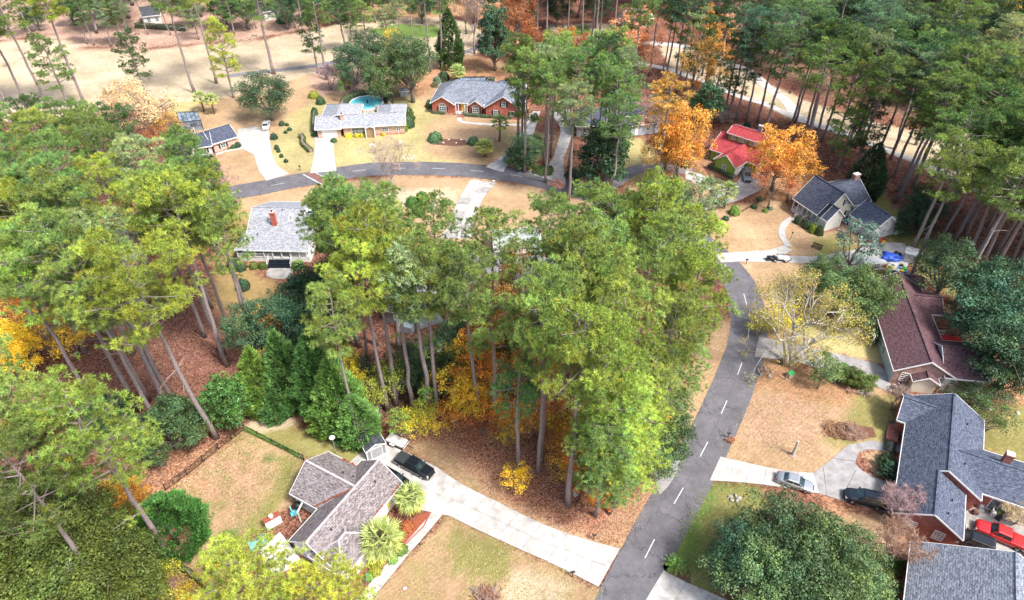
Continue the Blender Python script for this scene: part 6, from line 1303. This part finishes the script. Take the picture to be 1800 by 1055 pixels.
def glassquad(root, pts, name='windshield', off=.012):
    p = [Vector(q) for q in pts]; n = (p[1] - p[0]).cross(p[3] - p[0]).normalized(); c = sum(p, Vector()) / len(p)
    if n.dot(c - Vector((0, 0, .8))) < 0: n = -n
    MB().prism([q + n * off for q in p], n * -.01).build(name, 'car_glass', root)
def vehicle(kind, lab, loc, rz, paintm, roofm=None, cat=None):
    r = local({'pickup': 'pickup_truck', 'sedan': 'sedan_car', 'suv': 'suv_car'}[kind], lab, cat or {'pickup': 'pickup truck', 'sedan': 'car', 'suv': 'car'}[kind], loc, R_(rz))
    if kind == 'pickup':
        Lh = 2.9; hw = .98; belt = 1.12
        st = [(-2.9, .90, .50, 1.12, .08), (-2.8, .97, .42, 1.16, .08), (-1.9, .98, .38, 1.16, .07), (-.2, .98, .36, 1.15, .07), (1.1, .98, .36, 1.14, .08), (1.5, .98, .38, 1.12, .12), (2.5, .95, .42, 1.02, .14), (2.85, .86, .5, .92, .12), (2.95, .74, .55, .8, .08)]
        cab = (-.95, -.75, .75, 1.45); top = 1.82; wx = (-1.85, 1.85); wr = .40
    elif kind == 'sedan':
        hw = .9; belt = .92
        st = [(-2.35, .72, .40, .82, .1), (-2.25, .84, .32, .95, .1), (-1.5, .9, .28, 1.0, .1), (-.3, .91, .26, .95, .08), (.9, .91, .26, .94, .1), (1.7, .88, .28, .84, .14), (2.2, .78, .34, .70, .12), (2.35, .62, .40, .58, .08)]
        cab = (-1.75, -1.0, .35, 1.15); top = 1.42; wx = (-1.4, 1.4); wr = .33
    else:
        hw = .98; belt = 1.12
        st = [(-2.5, .84, .50, 1.05, .1), (-2.42, .95, .40, 1.15, .08), (-1.5, .98, .36, 1.16, .07), (.9, .98, .36, 1.13, .09), (1.7, .96, .38, 1.07, .14), (2.3, .86, .45, .95, .12), (2.45, .72, .5, .8, .08)]
        cab = (-2.4, -2.15, .35, 1.1); top = 1.80; wx = (-1.5, 1.5); wr = .38
    hull(st).build('body', paintm, r, True)
    x0, x1, x2, x3 = cab; by = hw * .93; ty = hw * .76; zb = belt - .06
    def q(x, y, z): return (x, y, z)
    corners = [q(x0, -by, zb), q(x3, -by, zb), q(x3, by, zb), q(x0, by, zb), q(x1, -ty, top - .05), q(x2, -ty, top - .05), q(x2, ty, top - .05), q(x1, ty, top - .05), q(x1 + .12, -ty * .8, top), q(x2 - .15, -ty * .8, top), q(x2 - .15, ty * .8, top), q(x1 + .12, ty * .8, top)]
    c = MB(); c.v = corners; c.f = [(0, 1, 5, 4), (1, 2, 6, 5), (2, 3, 7, 6), (3, 0, 4, 7), (4, 5, 9, 8), (5, 6, 10, 9), (6, 7, 11, 10), (7, 4, 8, 11), (8, 9, 10, 11), (3, 2, 1, 0)]
    c.build('cabin', paintm, r)
    def lerp(a, b_, t): return Vector(a).lerp(Vector(b_), t)
    def inset(a, b_, c_, d_, m=.09, mt=.12):
        a, b_, c_, d_ = map(Vector, (a, b_, c_, d_)); 
        return [a.lerp(b_, m).lerp(d_.lerp(c_, m), mt), b_.lerp(a, m).lerp(c_.lerp(d_, m), mt), c_.lerp(d_, m).lerp(b_.lerp(a, m), .06), d_.lerp(c_, m).lerp(a.lerp(b_, m), .06)]
    glassquad(r, inset(corners[1], corners[2], corners[6], corners[5], .07, .05), 'windshield'); glassquad(r, inset(corners[3], corners[0], corners[4], corners[7], .08, .15), 'rear_window')
    for s in (0, 1):
        A_, B_, C_, D_ = (corners[0], corners[1], corners[5], corners[4]) if s == 0 else (corners[3], corners[2], corners[6], corners[7])
        nW = 3 if kind == 'suv' else 2
        for i in range(nW):
            t0, t1 = i / nW + (.03 if i else .06), (i + 1) / nW - (.03 if i < nW - 1 else .08)
            glassquad(r, [lerp(A_, B_, t0).lerp(lerp(D_, C_, t0), .2), lerp(A_, B_, t1).lerp(lerp(D_, C_, t1), .2), lerp(A_, B_, t1).lerp(lerp(D_, C_, t1), .88), lerp(A_, B_, t0).lerp(lerp(D_, C_, t0), .88)], 'side_window')
        MB().box((cab[2] + .35, (hw + .12) * (1 if s else -1), belt + .06), (.18, .2, .14)).build('mirror', paintm, r)
    for x in wx:
        for y in (-hw + .1, hw - .1): wheel(r, x, y, wr)
    fx = st[-1][0]; rx = st[0][0]
    for y in (-1, 1):
        MB().box((fx - .16, y * st[-2][1] * .8, .78 if kind != 'sedan' else .6), (.22, .34, .16)).build('headlight', 'lamp_glass', r)
        MB().box((rx + .03, y * st[0][1] * .86, .9 if kind != 'sedan' else .8), (.12, .26, .2)).build('taillight', 'red_tail', r)
    MB().box((fx - .02, 0, .62 if kind != 'sedan' else .5), (.08, 1.0, .26)).build('grille', 'black_metal', r)
    MB().box((fx + .02, 0, .42), (.1, 1.5, .12)).build('bumper', 'chrome' if kind == 'pickup' else paintm, r); MB().box((rx - .04, 0, .5), (.12, 1.6, .16)).build('bumper', 'chrome' if kind == 'pickup' else paintm, r)
    if kind == 'pickup':
        MB().box((-1.93, 0, 1.19), (1.72, 1.66, .05)).build('bed_cover', roofm or 'dark_fabric', r)
    if kind == 'suv':
        for y in (-.62, .62): MB().beam((-1.9, y, 1.86), (.2, y, 1.86), .05).build('roof_rail', 'black_metal', r)
    return r
vehicle('pickup', 'black crew-cab pickup with covered bed parked on the near driveway', G(729, 824), -31, 'paint_black')
vehicle('suv', 'dark car mostly hidden behind the corner of the taupe roof', G(694, 849), -31, 'paint_black')
vehicle('sedan', 'silver-grey sedan on the concrete driveway above the big dark oak', G(1396, 852), -24, 'paint_silver')
vehicle('suv', 'dark navy SUV parked before the slate blue roofed house', G(1517, 881), 162, 'paint_navy')
vehicle('pickup', 'bright red pickup with trailer at the right edge', G(1757, 946), 148, 'paint_red', 'paint_red')
vehicle('suv', 'dark green-black car tucked beside the brick gable end', G(1704, 955), 150, 'paint_black')
vehicle('sedan', 'white car with dark roof on the far left driveway', G(469, 223), 100, 'paint_white')
vehicle('suv', 'silver-blue SUV parked outside the green house garage', G(1312, 313), -100, 'paint_grey')
# trailers
def trailer(lab, loc, rz, L=3.2, W=1.7, bed='white_stone'):
    r = local('utility_trailer', lab, 'trailer', loc, R_(rz))
    MB().box((0, 0, .5), (L, W, .1)).build('bed', bed, r); m = MB()
    for y in (-W / 2, W / 2): m.beam((-L / 2, y, .8), (L / 2, y, .8), .06); m.beam((-L / 2, y, .52), (L / 2, y, .52), .08)
    for x in (-L / 2, 0, L / 2):
        for y in (-W / 2, W / 2): m.beam((x, y, .5), (x, y, .83), .05)
    m.beam((-L / 2, -W / 2, .8), (-L / 2, W / 2, .8), .06); m.beam((L / 2, -W / 2, .8), (L / 2, W / 2, .8), .06); m.beam((L / 2, 0, .5), (L / 2 + 1.2, 0, .5), .09)
    m.build('frame', 'black_metal', r); wheel(r, -.2, W / 2 + .14, .3, .18); wheel(r, -.2, -W / 2 - .14, .3, .18)
    for y in (-1, 1): MB().box((-.2, y * (W / 2 + .15), .66), (.8, .24, .05)).build('fender', 'white_trim', r)
    return r
trailer('flat utility trailer with pale plank bed beside the grey shed', G(699, 779), -28)
trailer('white trailer hitched behind the red pickup', G(1812, 972), 146, 3.4, 1.7, 'white_paint')
trailer('small trailer with pale load standing by the road end of the upper right driveway', G(1377, 457), 175, 2.4, 1.5)
r = local('lawn_tractor', 'dark ride-on mower standing beside the small trailer', 'lawn mower', G(1355, 458), R_(170))
hull([(-.9, .4, .4, .7, .05), (-.2, .45, .35, .75, .05), (.2, .38, .4, .95, .1), (.9, .34, .4, .9, .1)]).build('body', 'paint_navy', r, True); MB().box((-.35, 0, .95), (.4, .5, .4)).build('seat', 'dark_fabric', r)
for x, y, q in ((-.6, .5, .32), (-.6, -.5, .32), (.65, .42, .22), (.65, -.42, .22)): wheel(r, x, y, q, .2)
MB().beam((.1, 0, .9), (-.05, 0, 1.2), .06).build('steering_wheel', 'black_metal', r)
r = local('boat_on_trailer', 'white covered boat on a trailer by the toy heap', 'boat', G(1534, 468), R_(5))
hull([(-2.3, .9, .55, 1.3, .2), (-1, 1., .5, 1.45, .25), (.8, .95, .5, 1.4, .3), (1.8, .6, .65, 1.25, .25), (2.3, .15, .85, 1.1, .1)]).build('hull', 'paint_white', r, True)
wheel(r, -.8, .95, .35, .2); wheel(r, -.8, -.95, .35, .2); MB().beam((-2, 0, .45), (3.2, 0, .45), .1).build('trailer_frame', 'galvanised', r)
for i in range(5): MB().box((-.9 + .32 * i, -1.0, .98 + .02 * i), (.16, .02, .24)).build('hull_marking', 'black_metal', r)
# heap of toys with a blue tarp
rg = random.Random(4)
heap = thing('tarp_heap', 'crumpled bright blue tarp draped over a heap on the concrete', 'tarp', G(1563, 458))
MB().blob(G(1563, 456) + Vector((0, 0, .55)), (1.7, 1.3, .75), 4, 12, 8, .3).build('tarp', 'blue_tarp', heap); MB().blob(G(1575, 452) + Vector((0, 0, .5)), (.8, .8, .7), 8, 8, 6, .25).build('bundle', 'dark_fabric', heap)
toys = [(1555,470,'red_plastic','red'),(1558,474,'yellow_plastic','yellow'),(1566,472,'yellow_plastic','pale yellow'),(1572,467,'white_stone','white'),(1580,472,'blue_plastic','light blue'),(1585,478,'yellow_plastic','bright yellow'),(1589,475,'green_plastic','green'),(1577,478,'white_paint','grey-white'),(1562,480,'green_plastic','dark green'),(1592,480,'blue_plastic','teal'),(1569,480,'black_metal','black'),(1584,468,'black_metal','charcoal')]
for i, (x, y, m, w) in enumerate(toys):
    p = G(x, y); o = MB(); s = rg.uniform(.35, .6)
    if i % 3 == 0: o.lathe([(s * .7, 0), (s * .8, s), (s * .6, s * 1.1)], p, 10)
    elif i % 3 == 1: o.box((p.x, p.y, s * .4), (s * 1.4, s, s * .8), (math.cos(i), math.sin(i))).box((p.x, p.y, s * .95), (s * .6, s * .8, s * .35), (math.cos(i), math.sin(i)))
    else: o.blob(p + Vector((0, 0, s * .6)), (s, s * .8, s * .6), i, 9, 6, .2)
    tag(o.build('toy', m, off=p), '%s plastic toy %s in the heap beside the blue tarp' % (w, ['tub', 'cart', 'bundle'][i % 3]), 'toy', 'toys heaped beside the blue tarp')
for x, y, m, w in ((1546,425,'red_plastic','red toy car'),(1552,428,'yellow_plastic','yellow toy car'),(1549,432,'grey_trim','grey mower')):
    r = local('ride_on_toy', w + ' standing in front of the white garage doors', 'toy car', G(x, y), 1.)
    hull([(-.5, .3, .2, .5, .05), (0, .35, .18, .6, .08), (.5, .28, .2, .45, .1)]).build('body', m, r, True)
    for a in (-.3, .3):
        for c in (-.32, .32): wheel(r, a, c, .16, .1)
r = local('porch_balloons', 'bright balloon cluster by the white porch steps', 'balloons', G(1417, 391), 0)
for i, m in enumerate(('pink_plastic', 'blue_plastic', 'yellow_plastic', 'pink_plastic', 'green_plastic', 'purple_plastic')): MB().blob((math.cos(i * 1.05) * .4, math.sin(i * 1.05) * .4, .55 + .35 * (i % 3)), (.3, .3, .34), i, 8, 6, .02).build('balloon', m, r, True)
r = local('play_bin', 'blue bin beside the white house wall', 'bin', G(1490, 392), .4); MB().box((0, 0, .55), (.9, .8, 1.1)).build('body', 'blue_plastic', r); MB().box((0, 0, 1.14), (1., .9, .1)).build('lid', 'dark_fabric', r)
r = local('garden_bench', 'dark slatted garden bench on the lawn below the white house', 'bench', G(1435, 437), R_(-40))
for i in range(3): MB().box((0, -.15 + .18 * i, .45), (1.8, .13, .05)).build('seat_slat', 'dark_wood', r)
for i in range(3): MB().box((0, .36, .6 + .16 * i), (1.8, .05, .1)).build('back_slat', 'dark_wood', r)
for x in (-.85, .85): MB().box((x, .1, .3), (.08, .6, .6)).box((x, .36, .65), (.08, .08, .9)).build('end_frame', 'black_metal', r)
r = local('swing_set', 'small timber swing frame at the edge of the dark thicket', 'swing', G(1590, 380), .2)
for x in (-1, 1):
    for y in (-.6, .6): MB().beam((x, y, 0), (x, 0, 2.1), .1).build('leg', 'grey_timber', r)
MB().beam((-1.1, 0, 2.1), (1.1, 0, 2.1), .12).build('top_beam', 'white_stone', r); MB().box((0, 0, .5), (.5, .25, .05)).build('seat', 'dark_wood', r)
# ---- mailboxes, poles, small things
def mailbox(lab, px, mat='black_metal', rz=0, ht=1.05):
    r = local('mailbox', lab, 'mailbox', G(*px), rz); MB().box((0, 0, ht / 2), (.1, .1, ht)).build('post', 'dark_wood' if mat == 'black_metal' else 'white_trim', r)
    m = MB(); n = 8; R = .12
    for x in (-.27, .27): m.v += [(x, R * math.cos(a), ht + .12 + R * max(0, math.sin(a)) - (R if math.sin(a) < 0 else 0)) for a in np.linspace(0, 2 * math.pi, n, endpoint=False)]
    for k in range(n): m.f.append((k, (k + 1) % n, n + (k + 1) % n, n + k))
    m.f.append(tuple(range(n))[::-1]); m.f.append(tuple(range(n, 2 * n))); m.build('box', mat, r); MB().box((.1, .14, ht + .26), (.04, .02, .18)).build('flag', 'red_plastic', r)
for lab, px, mt in (('black mailbox on the verge above the near driveway', (1044,949), 'black_metal'), ('black mailbox on the tan lawn below the near driveway', (1006,1014), 'black_metal'), ('black mailbox with leaves at its foot right of the road', (1279,770), 'black_metal'), ('mailbox at the roadside by the upper right driveway', (1311,465), 'black_metal'),
                    ('mailbox between the two far left driveways', (528,300), 'black_metal'), ('pale mailbox at the mouth of the middle driveway', (868,326), 'white_trim'), ('mailbox beside the garden bed by the dark magnolia', (1005,322), 'white_trim'), ('white marker mailbox beside the brick house driveway', (935,289), 'white_trim')): mailbox(lab, px, mt)
r = local('flagpole', 'white flagpole with a small drooping flag before the rancher', 'flagpole', G(703, 251), 0)
MB().tube([(0, 0, 0), (0, 0, 6)], [.06, .04], 8).build('pole', 'white_trim', r); MB().prism([(.05, 0, 5.8), (1.3, .25, 5.5), (1.25, .3, 4.9), (.05, 0, 5.1)], (0, .02, 0)).build('flag', 'white_stone', r); MB().lathe([(.5, 0), (.5, .12)], (0, 0, 0), 12).build('base', 'white_stone', r)
def rocks(lab, px, n, rad, mat='white_stone', s=.25, seed=1, name='rock_ring'):
    rg = random.Random(seed); c = G(*px); r = thing(name, lab, 'rocks', c)
    for i in range(n):
        a = 6.28 * i / n + rg.uniform(-.2, .2); q = c + Vector((rad[0] * math.cos(a), rad[1] * math.sin(a), s * .4)); MB().blob(q, (s * rg.uniform(.7, 1.3), s * rg.uniform(.7, 1.2), s * .7), i, 7, 5, .25).build('rock', mat, r)
rocks('white stones round a small bed on the yellow lawn', (718,277), 9, (1.3, 1.0), seed=2)
rocks('pale stones scattered in the mulch bed of the brick house lawn', (795,249), 10, (4.5, .9), seed=3)
rocks('pale ring of stones on the rancher lawn', (655,256), 8, (.7, .5), s=.2, seed=4)
rocks('pair of white rocks in the leaf litter beside the bare pine', (1022,868), 3, (1.2, .3), s=.35, seed=5)
rocks('stone heap beside the green lawn of the near right garden', (1291,877), 5, (.6, .4), 'stone', .3, seed=6)
rocks('row of stones edging the white house garden', (1500,405), 8, (3, .8), 'stone', .35, seed=7)
rocks('curved pale stepping stones behind the maroon roofed house', (1765,700), 12, (5, 3.), 'white_stone', .3, seed=8)
rocks('low stone edging beside the sycamore', (1345,655), 5, (1.1, .9), 'stone', .3, seed=9)
polyslab('mulch_bed', [(757,246),(790,244),(835,248),(838,254),(800,257),(760,254)], .03, 'mulch', 'dark mulch bed with pale stones on the tan lawn')
polyslab('mulch_bed', [(1175,985),(1205,992),(1212,1003),(1214,1028),(1168,1003),(1165,996)], .03, 'mulch', 'dark bed under the cycad at the driveway corner')
polyslab('mulch_bed', [(1445,748),(1480,742),(1535,752),(1540,768),(1500,776),(1455,768)], .03, 'mulch', 'untidy brush bed in the tan lawn')
polyslab('mulch_bed', [(1232,288),(1262,305),(1290,318),(1300,330),(1280,332),(1250,315)], .03, 'mulch', 'dark bed in front of the green house')
polyslab('pine_straw_bed', [(935,295),(955,270),(975,268),(975,300),(945,310)], .03, 'pine_straw', 'pine straw bed at the foot of the middle pines')
# stump pillar, brush piles, electrical box, poles
p = G(1393, 800); r = thing('tree_stump', 'tall pale broken stump standing on the tan lawn', 'stump', p)
MB().tube([p, p + Vector((.05, 0, 1.5)), p + Vector((.02, .05, 3.0))], [.26, .2, .15], 10).build('trunk', 'pale_bark', r); MB().lathe([(.6, 0), (.55, .12)], p, 10).build('base_stones', 'brick_brown', r)
def brush(lab, px, n, R, L, mat, seed, name='brush_pile'):
    rg = random.Random(seed); c = G(*px); m = MB(); m2 = MB()
    for i in range(n):
        a = rg.uniform(0, 6.28); rr = R * math.sqrt(rg.random()); q = c + Vector((math.cos(a) * rr, math.sin(a) * rr * .6, rg.uniform(.05, .4))); d = Vector((rg.gauss(0, 1), rg.gauss(0, 1), rg.uniform(0, .5))).normalized() * L * rg.uniform(.4, 1)
        (m if i % 2 else m2).beam(q, q + d, .05, .05)
    r = thing(name, lab, 'brush pile', c); tag(m.build('twigs', mat, r), kind='stuff'); tag(m2.build('leaves', 'pine_straw', r), kind='stuff')
brush('brown brush pile in the mulch patch of the tan lawn', (1480,758), 260, 2.8, .9, 'timber', 3)
brush('bleached heap of dead branches before the maroon roofed house', (1516,690), 180, 1.0, .7, 'white_stone', 4)
brush('pinkish cut brush next to the bleached heap', (1497,688), 120, .8, .6, 'brick_pink', 5)
brush('dry twigs at the base of the right-hand mailbox', (1283,775), 80, .7, .5, 'pine_straw', 6)
brush('pile of bare stems before the white leaved shrub at the bottom', (855,1050), 260, 1.5, 1.2, 'twig_bark', 7)
brush('dry leaf heap on the brown yard side of the ivy fence', (1340,655), 80, .8, .5, 'stone', 8)
r = local('utility_box', 'small green and white utility box under the sycamore', 'utility box', G(1388, 662), .3); MB().box((0, 0, .4), (.9, .8, .8)).build('body', 'beige_metal', r); MB().box((0, 0, .84), (1., .9, .1)).build('lid', 'sage' if 'sage' in MATS else 'green_plastic', r)
r = local('wooden_post', 'leaning dark pole beside the sycamore trunk', 'pole', G(1379, 668), 0); MB().tube([(0, 0, 0), (.9, .3, 4.4)], [.09, .07], 8).build('pole', 'grey_timber', r); MB().box((.9, .3, 4.4), (.4, .3, .3)).build('lamp', 'black_metal', r)
p = G(712, 1035); r = thing('sprinkler_cover', 'round red-edged utility lid in the front lawn', 'lid', p); MB().lathe([(.32, 0), (.32, .08)], p, 14).build('rim', 'brick_red', r); MB().lathe([(.22, .08), (.2, .12)], p, 12).build('cap', 'white_stone', r)
r = local('striped_lounger', 'striped blue and white lounger beside the maroon house porch', 'lounge chair', G(1576, 681), .3)
for i in range(5): MB().box((-.8 + .4 * i, 0, .45 + .08 * (i % 2)), (.2, .7, .06)).build('slat', 'white_stone' if i % 2 else 'paint_navy', r)
MB().box((0, .3, .2), (1.8, .05, .4)).box((0, -.3, .2), (1.8, .05, .4)).build('frame', 'galvanised', r)
# patio clutter at the right
for i, (x, y, m, w) in enumerate(((1722,893,'galvanised','pale metal grill'),(1744,905,'white_paint','white plastic chair'),(1754,913,'paint_navy','dark blue bin'),(1712,903,'mulch','rusty pot'),(1733,880,'white_stone','white bucket'))):
    r = local('patio_clutter_%s' % w.split()[-1] if False else w.split()[-1], w + ' on the paving behind the slate roofed house', w.split()[-1], G(x, y), i)
    MB().box((0, 0, .3), (.6, .55, .6)).build('body', m, r); MB().box((0, .22, .8), (.6, .1, .5)).build('back', m, r) if 'chair' in w else MB().lathe([(.32, .6), (.25, .72)], (0, 0, 0), 10).build('lid', m, r)
polyslab('paving', [(1695,900),(1740,880),(1790,900),(1800,925),(1800,975),(1745,975),(1700,958)], .05, 'concrete_stained', 'grey paved yard under the red pickup')
# bicycles / yard rail near the white path
r = local('garden_stake', 'thin garden lamp stake on the lawn by the curved path', 'garden stake', G(1389, 421), 0); MB().tube([(0, 0, 0), (.1, 0, 1.6)], [.04, .03], 6).build('stake', 'black_metal', r); MB().box((.1, 0, 1.65), (.25, .25, .25)).build('lamp', 'black_metal', r)
# white golf cart things on the fairway
r = local('tee_marker', 'small white tee box marker standing on the fairway', 'marker', G(217, 166), 0); MB().box((0, 0, .4), (1.4, .5, .8)).build('body', 'white_paint', r); MB().box((0, 0, -.0), (1.6, .7, .12)).build('base', 'concrete', r)
# ================================================================= LEAF LITTER, GRASS (countless)
def litter_scatter(name, label, poly, n, size, cols, seed, lift=.03, clump=0):
    rg = np.random.default_rng(seed); pw = gp(poly); lo = pw.min(0); hi = pw.max(0)
    P_ = rg.uniform(lo, hi, (int(n * 2.2), 2)); d = sdist(P_, pw); P_ = P_[d > -.4 + rg.normal(size=len(d)) * .5][:n]
    if clump: w = noise2(P_, .9, seed); P_ = P_[rg.random(len(P_)) < np.clip(.5 + w * clump, .08, 1)]
    m = len(P_); pos = np.column_stack([P_, rg.uniform(.01, lift, m)]); nr = unit(rg.normal(size=(m, 3)) * .45 + np.array([0, 0, 1.]))
    c0 = np.array([*pw.mean(0), 0]); v = cards(pos - c0, nr, size * rg.uniform(.6, 1.4, m), rg, .7); C = np.array(cols)[rg.integers(0, len(cols), m)] * rg.uniform(.7, 1.25, (m, 1))
    o = bpy.data.objects.new(name, tri_object(v, 4, C, name, 'leaves')); COL.objects.link(o); o.location = c0; tag(o, label, 'leaves' if 'leaf' in name else 'grass', kind='stuff')
LC = [(.42,.20,.12),(.32,.14,.09),(.52,.30,.20),(.22,.09,.065),(.47,.25,.12),(.60,.40,.29)]
litter_scatter('leaf_litter', 'fallen oak leaves under the middle pines', [(720,740),(830,735),(900,725),(1160,790),(1150,850),(1090,955),(1010,930),(880,875),(790,790)], 42000, .17, LC, 1)
litter_scatter('leaf_litter', 'fallen leaves covering the left wood floor', [(120,560),(400,540),(430,640),(440,745),(300,860),(230,860),(160,760)], 42000, .19, [(.27,.125,.095),(.21,.09,.07),(.36,.20,.145),(.15,.065,.055),(.42,.25,.18)], 2)
litter_scatter('leaf_litter', 'scattered yellow leaves on the brown yard', [(440,752),(535,812),(520,870),(430,960),(370,1020),(300,985),(345,900),(300,860)], 2600, .13, [(.6,.4,.2),(.55,.32,.12),(.4,.2,.1)], 3)
litter_scatter('leaf_litter', 'orange leaves drifted along the left road edge', [(1275,600),(1292,620),(1190,850),(1100,965),(1085,960),(1180,830)], 7000, .13, [(.55,.27,.10),(.5,.2,.08),(.6,.36,.2)], 4, clump=.5)
litter_scatter('leaf_litter', 'orange leaves drifted along the right road edge', [(1335,635),(1345,640),(1260,800),(1245,850),(1175,985),(1165,985),(1240,820)], 5000, .12, [(.55,.27,.12),(.5,.22,.1),(.6,.38,.22)], 5, clump=.5)
litter_scatter('leaf_litter', 'fallen leaves in the wood by the white house', [(1590,300),(1660,330),(1760,420),(1800,500),(1700,480),(1600,400)], 14000, .24, LC[:4], 6)
litter_scatter('leaf_litter', 'pale brown leaves on the right lawn', [(1345,635),(1560,690),(1560,790),(1440,830),(1270,800)], 5000, .12, [(.55,.38,.25),(.45,.25,.15)], 7, clump=.6)
litter_scatter('grass_tufts', 'thin green and straw grass tufts in the near lawns', [(785,905),(860,940),(1060,1040),(1020,1100),(640,1100),(670,1040)], 16000, .13, [(.42,.36,.14),(.3,.32,.09),(.6,.45,.25),(.25,.3,.08)], 8, .07, .5)
litter_scatter('grass_tufts', 'green grass tufts on the lawn right of the road', [(1245,850),(1340,862),(1330,960),(1250,1050),(1175,985)], 14000, .13, [(.14,.22,.05),(.2,.27,.07),(.36,.34,.12)], 9, .07, .4)
litter_scatter('grass_tufts', 'thin tufts on the fenced brown yard', [(430,757),(535,810),(515,870),(430,960),(370,1020),(300,985),(345,900),(302,862)], 16000, .16, [(.24,.25,.08),(.36,.28,.14),(.16,.22,.06)], 10, .07, .7)
litter_scatter('grass_tufts', 'thin tufts on the right-hand tan lawn', [(1345,635),(1560,690),(1560,780),(1440,830),(1270,800)], 12000, .12, [(.5,.38,.2),(.42,.34,.14),(.3,.28,.1)], 11, .06, .4)

litter_scatter('leaf_litter', 'sparse leaves on the near front lawn', [(785,905),(860,940),(1060,1040),(1020,1100),(640,1100),(670,1040)], 1600, .13, LC, 12, clump=.6)
litter_scatter('leaf_litter', 'sparse leaves on the lawn between road and middle houses', [(400,350),(560,325),(850,315),(1060,362),(1000,400),(600,390)], 3500, .2, LC, 13, clump=.7)
litter_scatter('leaf_litter', 'leaves blown over the near driveway edges', [(700,792),(815,855),(950,922),(1085,968),(1080,985),(940,945),(800,880),(720,830)], 900, .12, LC, 14, .09, clump=.7)
litter_scatter('leaf_litter', 'sparse leaves on the lawn below the white house', [(1255,445),(1380,350),(1500,400),(1500,440),(1370,440)], 2200, .17, LC, 15, clump=.7)
litter_scatter('leaf_litter', 'sparse leaves on the yellow lawns of the far houses', [(480,240),(760,190),(915,215),(880,290),(560,303)], 3000, .26, LC, 16, clump=.7)
# ================================================================= LABELS OF THE PLANTS: each named by the landmark it stands nearest
LM = [((643,181),'the round blue pool'),((480,425),'the porch house'),((600,840),'the taupe roofed house'),((655,785),'the grey garden shed'),((372,250),'the far left house'),((632,220),'the long rancher'),((835,180),'the red brick house'),((1095,210),'the half hidden blue roofed house'),((1300,262),'the red roofed house'),((1460,350),'the white house'),((1550,400),'the white garage'),
      ((1610,590),'the maroon roof'),((1650,760),'the slate blue roof'),((1700,1010),'the grey roof at the bottom right'),((1395,845),'the silver sedan'),((1518,873),'the navy SUV'),((728,820),'the black pickup'),((1570,460),'the blue tarp heap'),((830,350),'the middle driveway'),((560,312),'the brick road crossing'),((1310,580),'the road bend'),((1100,960),'the lower end of the near driveway'),((1250,760),'the middle of the road'),
      ((365,810),'the black picket fence'),((910,470),'the hidden pale house'),((700,560),'the hidden blue-grey house'),((470,125),'the left cart path'),((760,100),'the far cart path'),((200,120),'the fairway'),((1210,135),'the right cart path'),((1460,228),'the joining of the cart paths'),((1620,290),'the long path by the wood'),((50,400),'the left picture edge'),((60,900),'the bottom left corner'),((60,60),'the top left corner'),((1740,60),'the top right corner'),((1000,55),'the distant putting green'),((1680,120),'the blue house in the wood'),((1500,60),'the top edge of the wood'),((1300,25),'the top edge behind the amber tree'),((1760,250),'the right edge of the wood'),((200,600),'the leaf-covered clearing'),((900,840),'the bottom edge of the leaf litter'),((1060,330),'the forking grey drive'),((640,700),'the gap behind the cypresses'),((850,640),'the orange thicket'),((1350,30),'the top right wood'),((1560,150),'the heart of the dense wood'),((1380,640),'the white trunked tree'),((250,300),'the left wood'),((120,460),'the middle of the left wood'),((730,365),'the three round lawn bushes')]
ORD = ['nearest', 'second', 'third', 'fourth', 'fifth', 'sixth', 'seventh', 'eighth', 'ninth', 'tenth', 'eleventh', 'twelfth', 'thirteenth', 'fourteenth', 'fifteenth', 'sixteenth', 'seventeenth', 'eighteenth', 'nineteenth', 'twentieth', 'twenty-first', 'twenty-second', 'twenty-third', 'twenty-fourth', 'twenty-fifth', 'twenty-sixth', 'twenty-seventh', 'twenty-eighth', 'twenty-ninth', 'thirtieth']
bk = {}
for t in TREES:
    o, base, color, (x, y), loc, lab = t; o['group'] = GROUPS.get(base, GROUPS['fall'] if base in ('sycamore',) else {'magnolia': 'broad dark evergreens', 'round': 'broad dark evergreens', 'crape': 'leafless small trees', 'bare': 'leafless small trees'}.get(base, 'garden trees and plants'))
    if lab: continue
    dist, (lx, ly), ln = min((math.hypot(x - q[0], (y - q[1])), q, n) for q, n in LM)
    dx, dy = x - lx, y - ly; side = ('right of' if dx > 0 else 'left of') if abs(dx) > abs(dy) else ('in front of' if dy > 0 else 'behind')
    bk.setdefault((WORDS[color] + ' ' + NAMES[base][1], side, ln), []).append((dist, o))
for (w, side, ln), L in bk.items():
    L.sort(key=lambda q: q[0])
    for i, (dd_, o) in enumerate(L):
        if len(L) == 1: o['label'] = '%s %s %s' % (w, side, ln)
        else: o['label'] = '%s, %s one %s %s' % (w, ORD[min(i, 29)], side, ln)
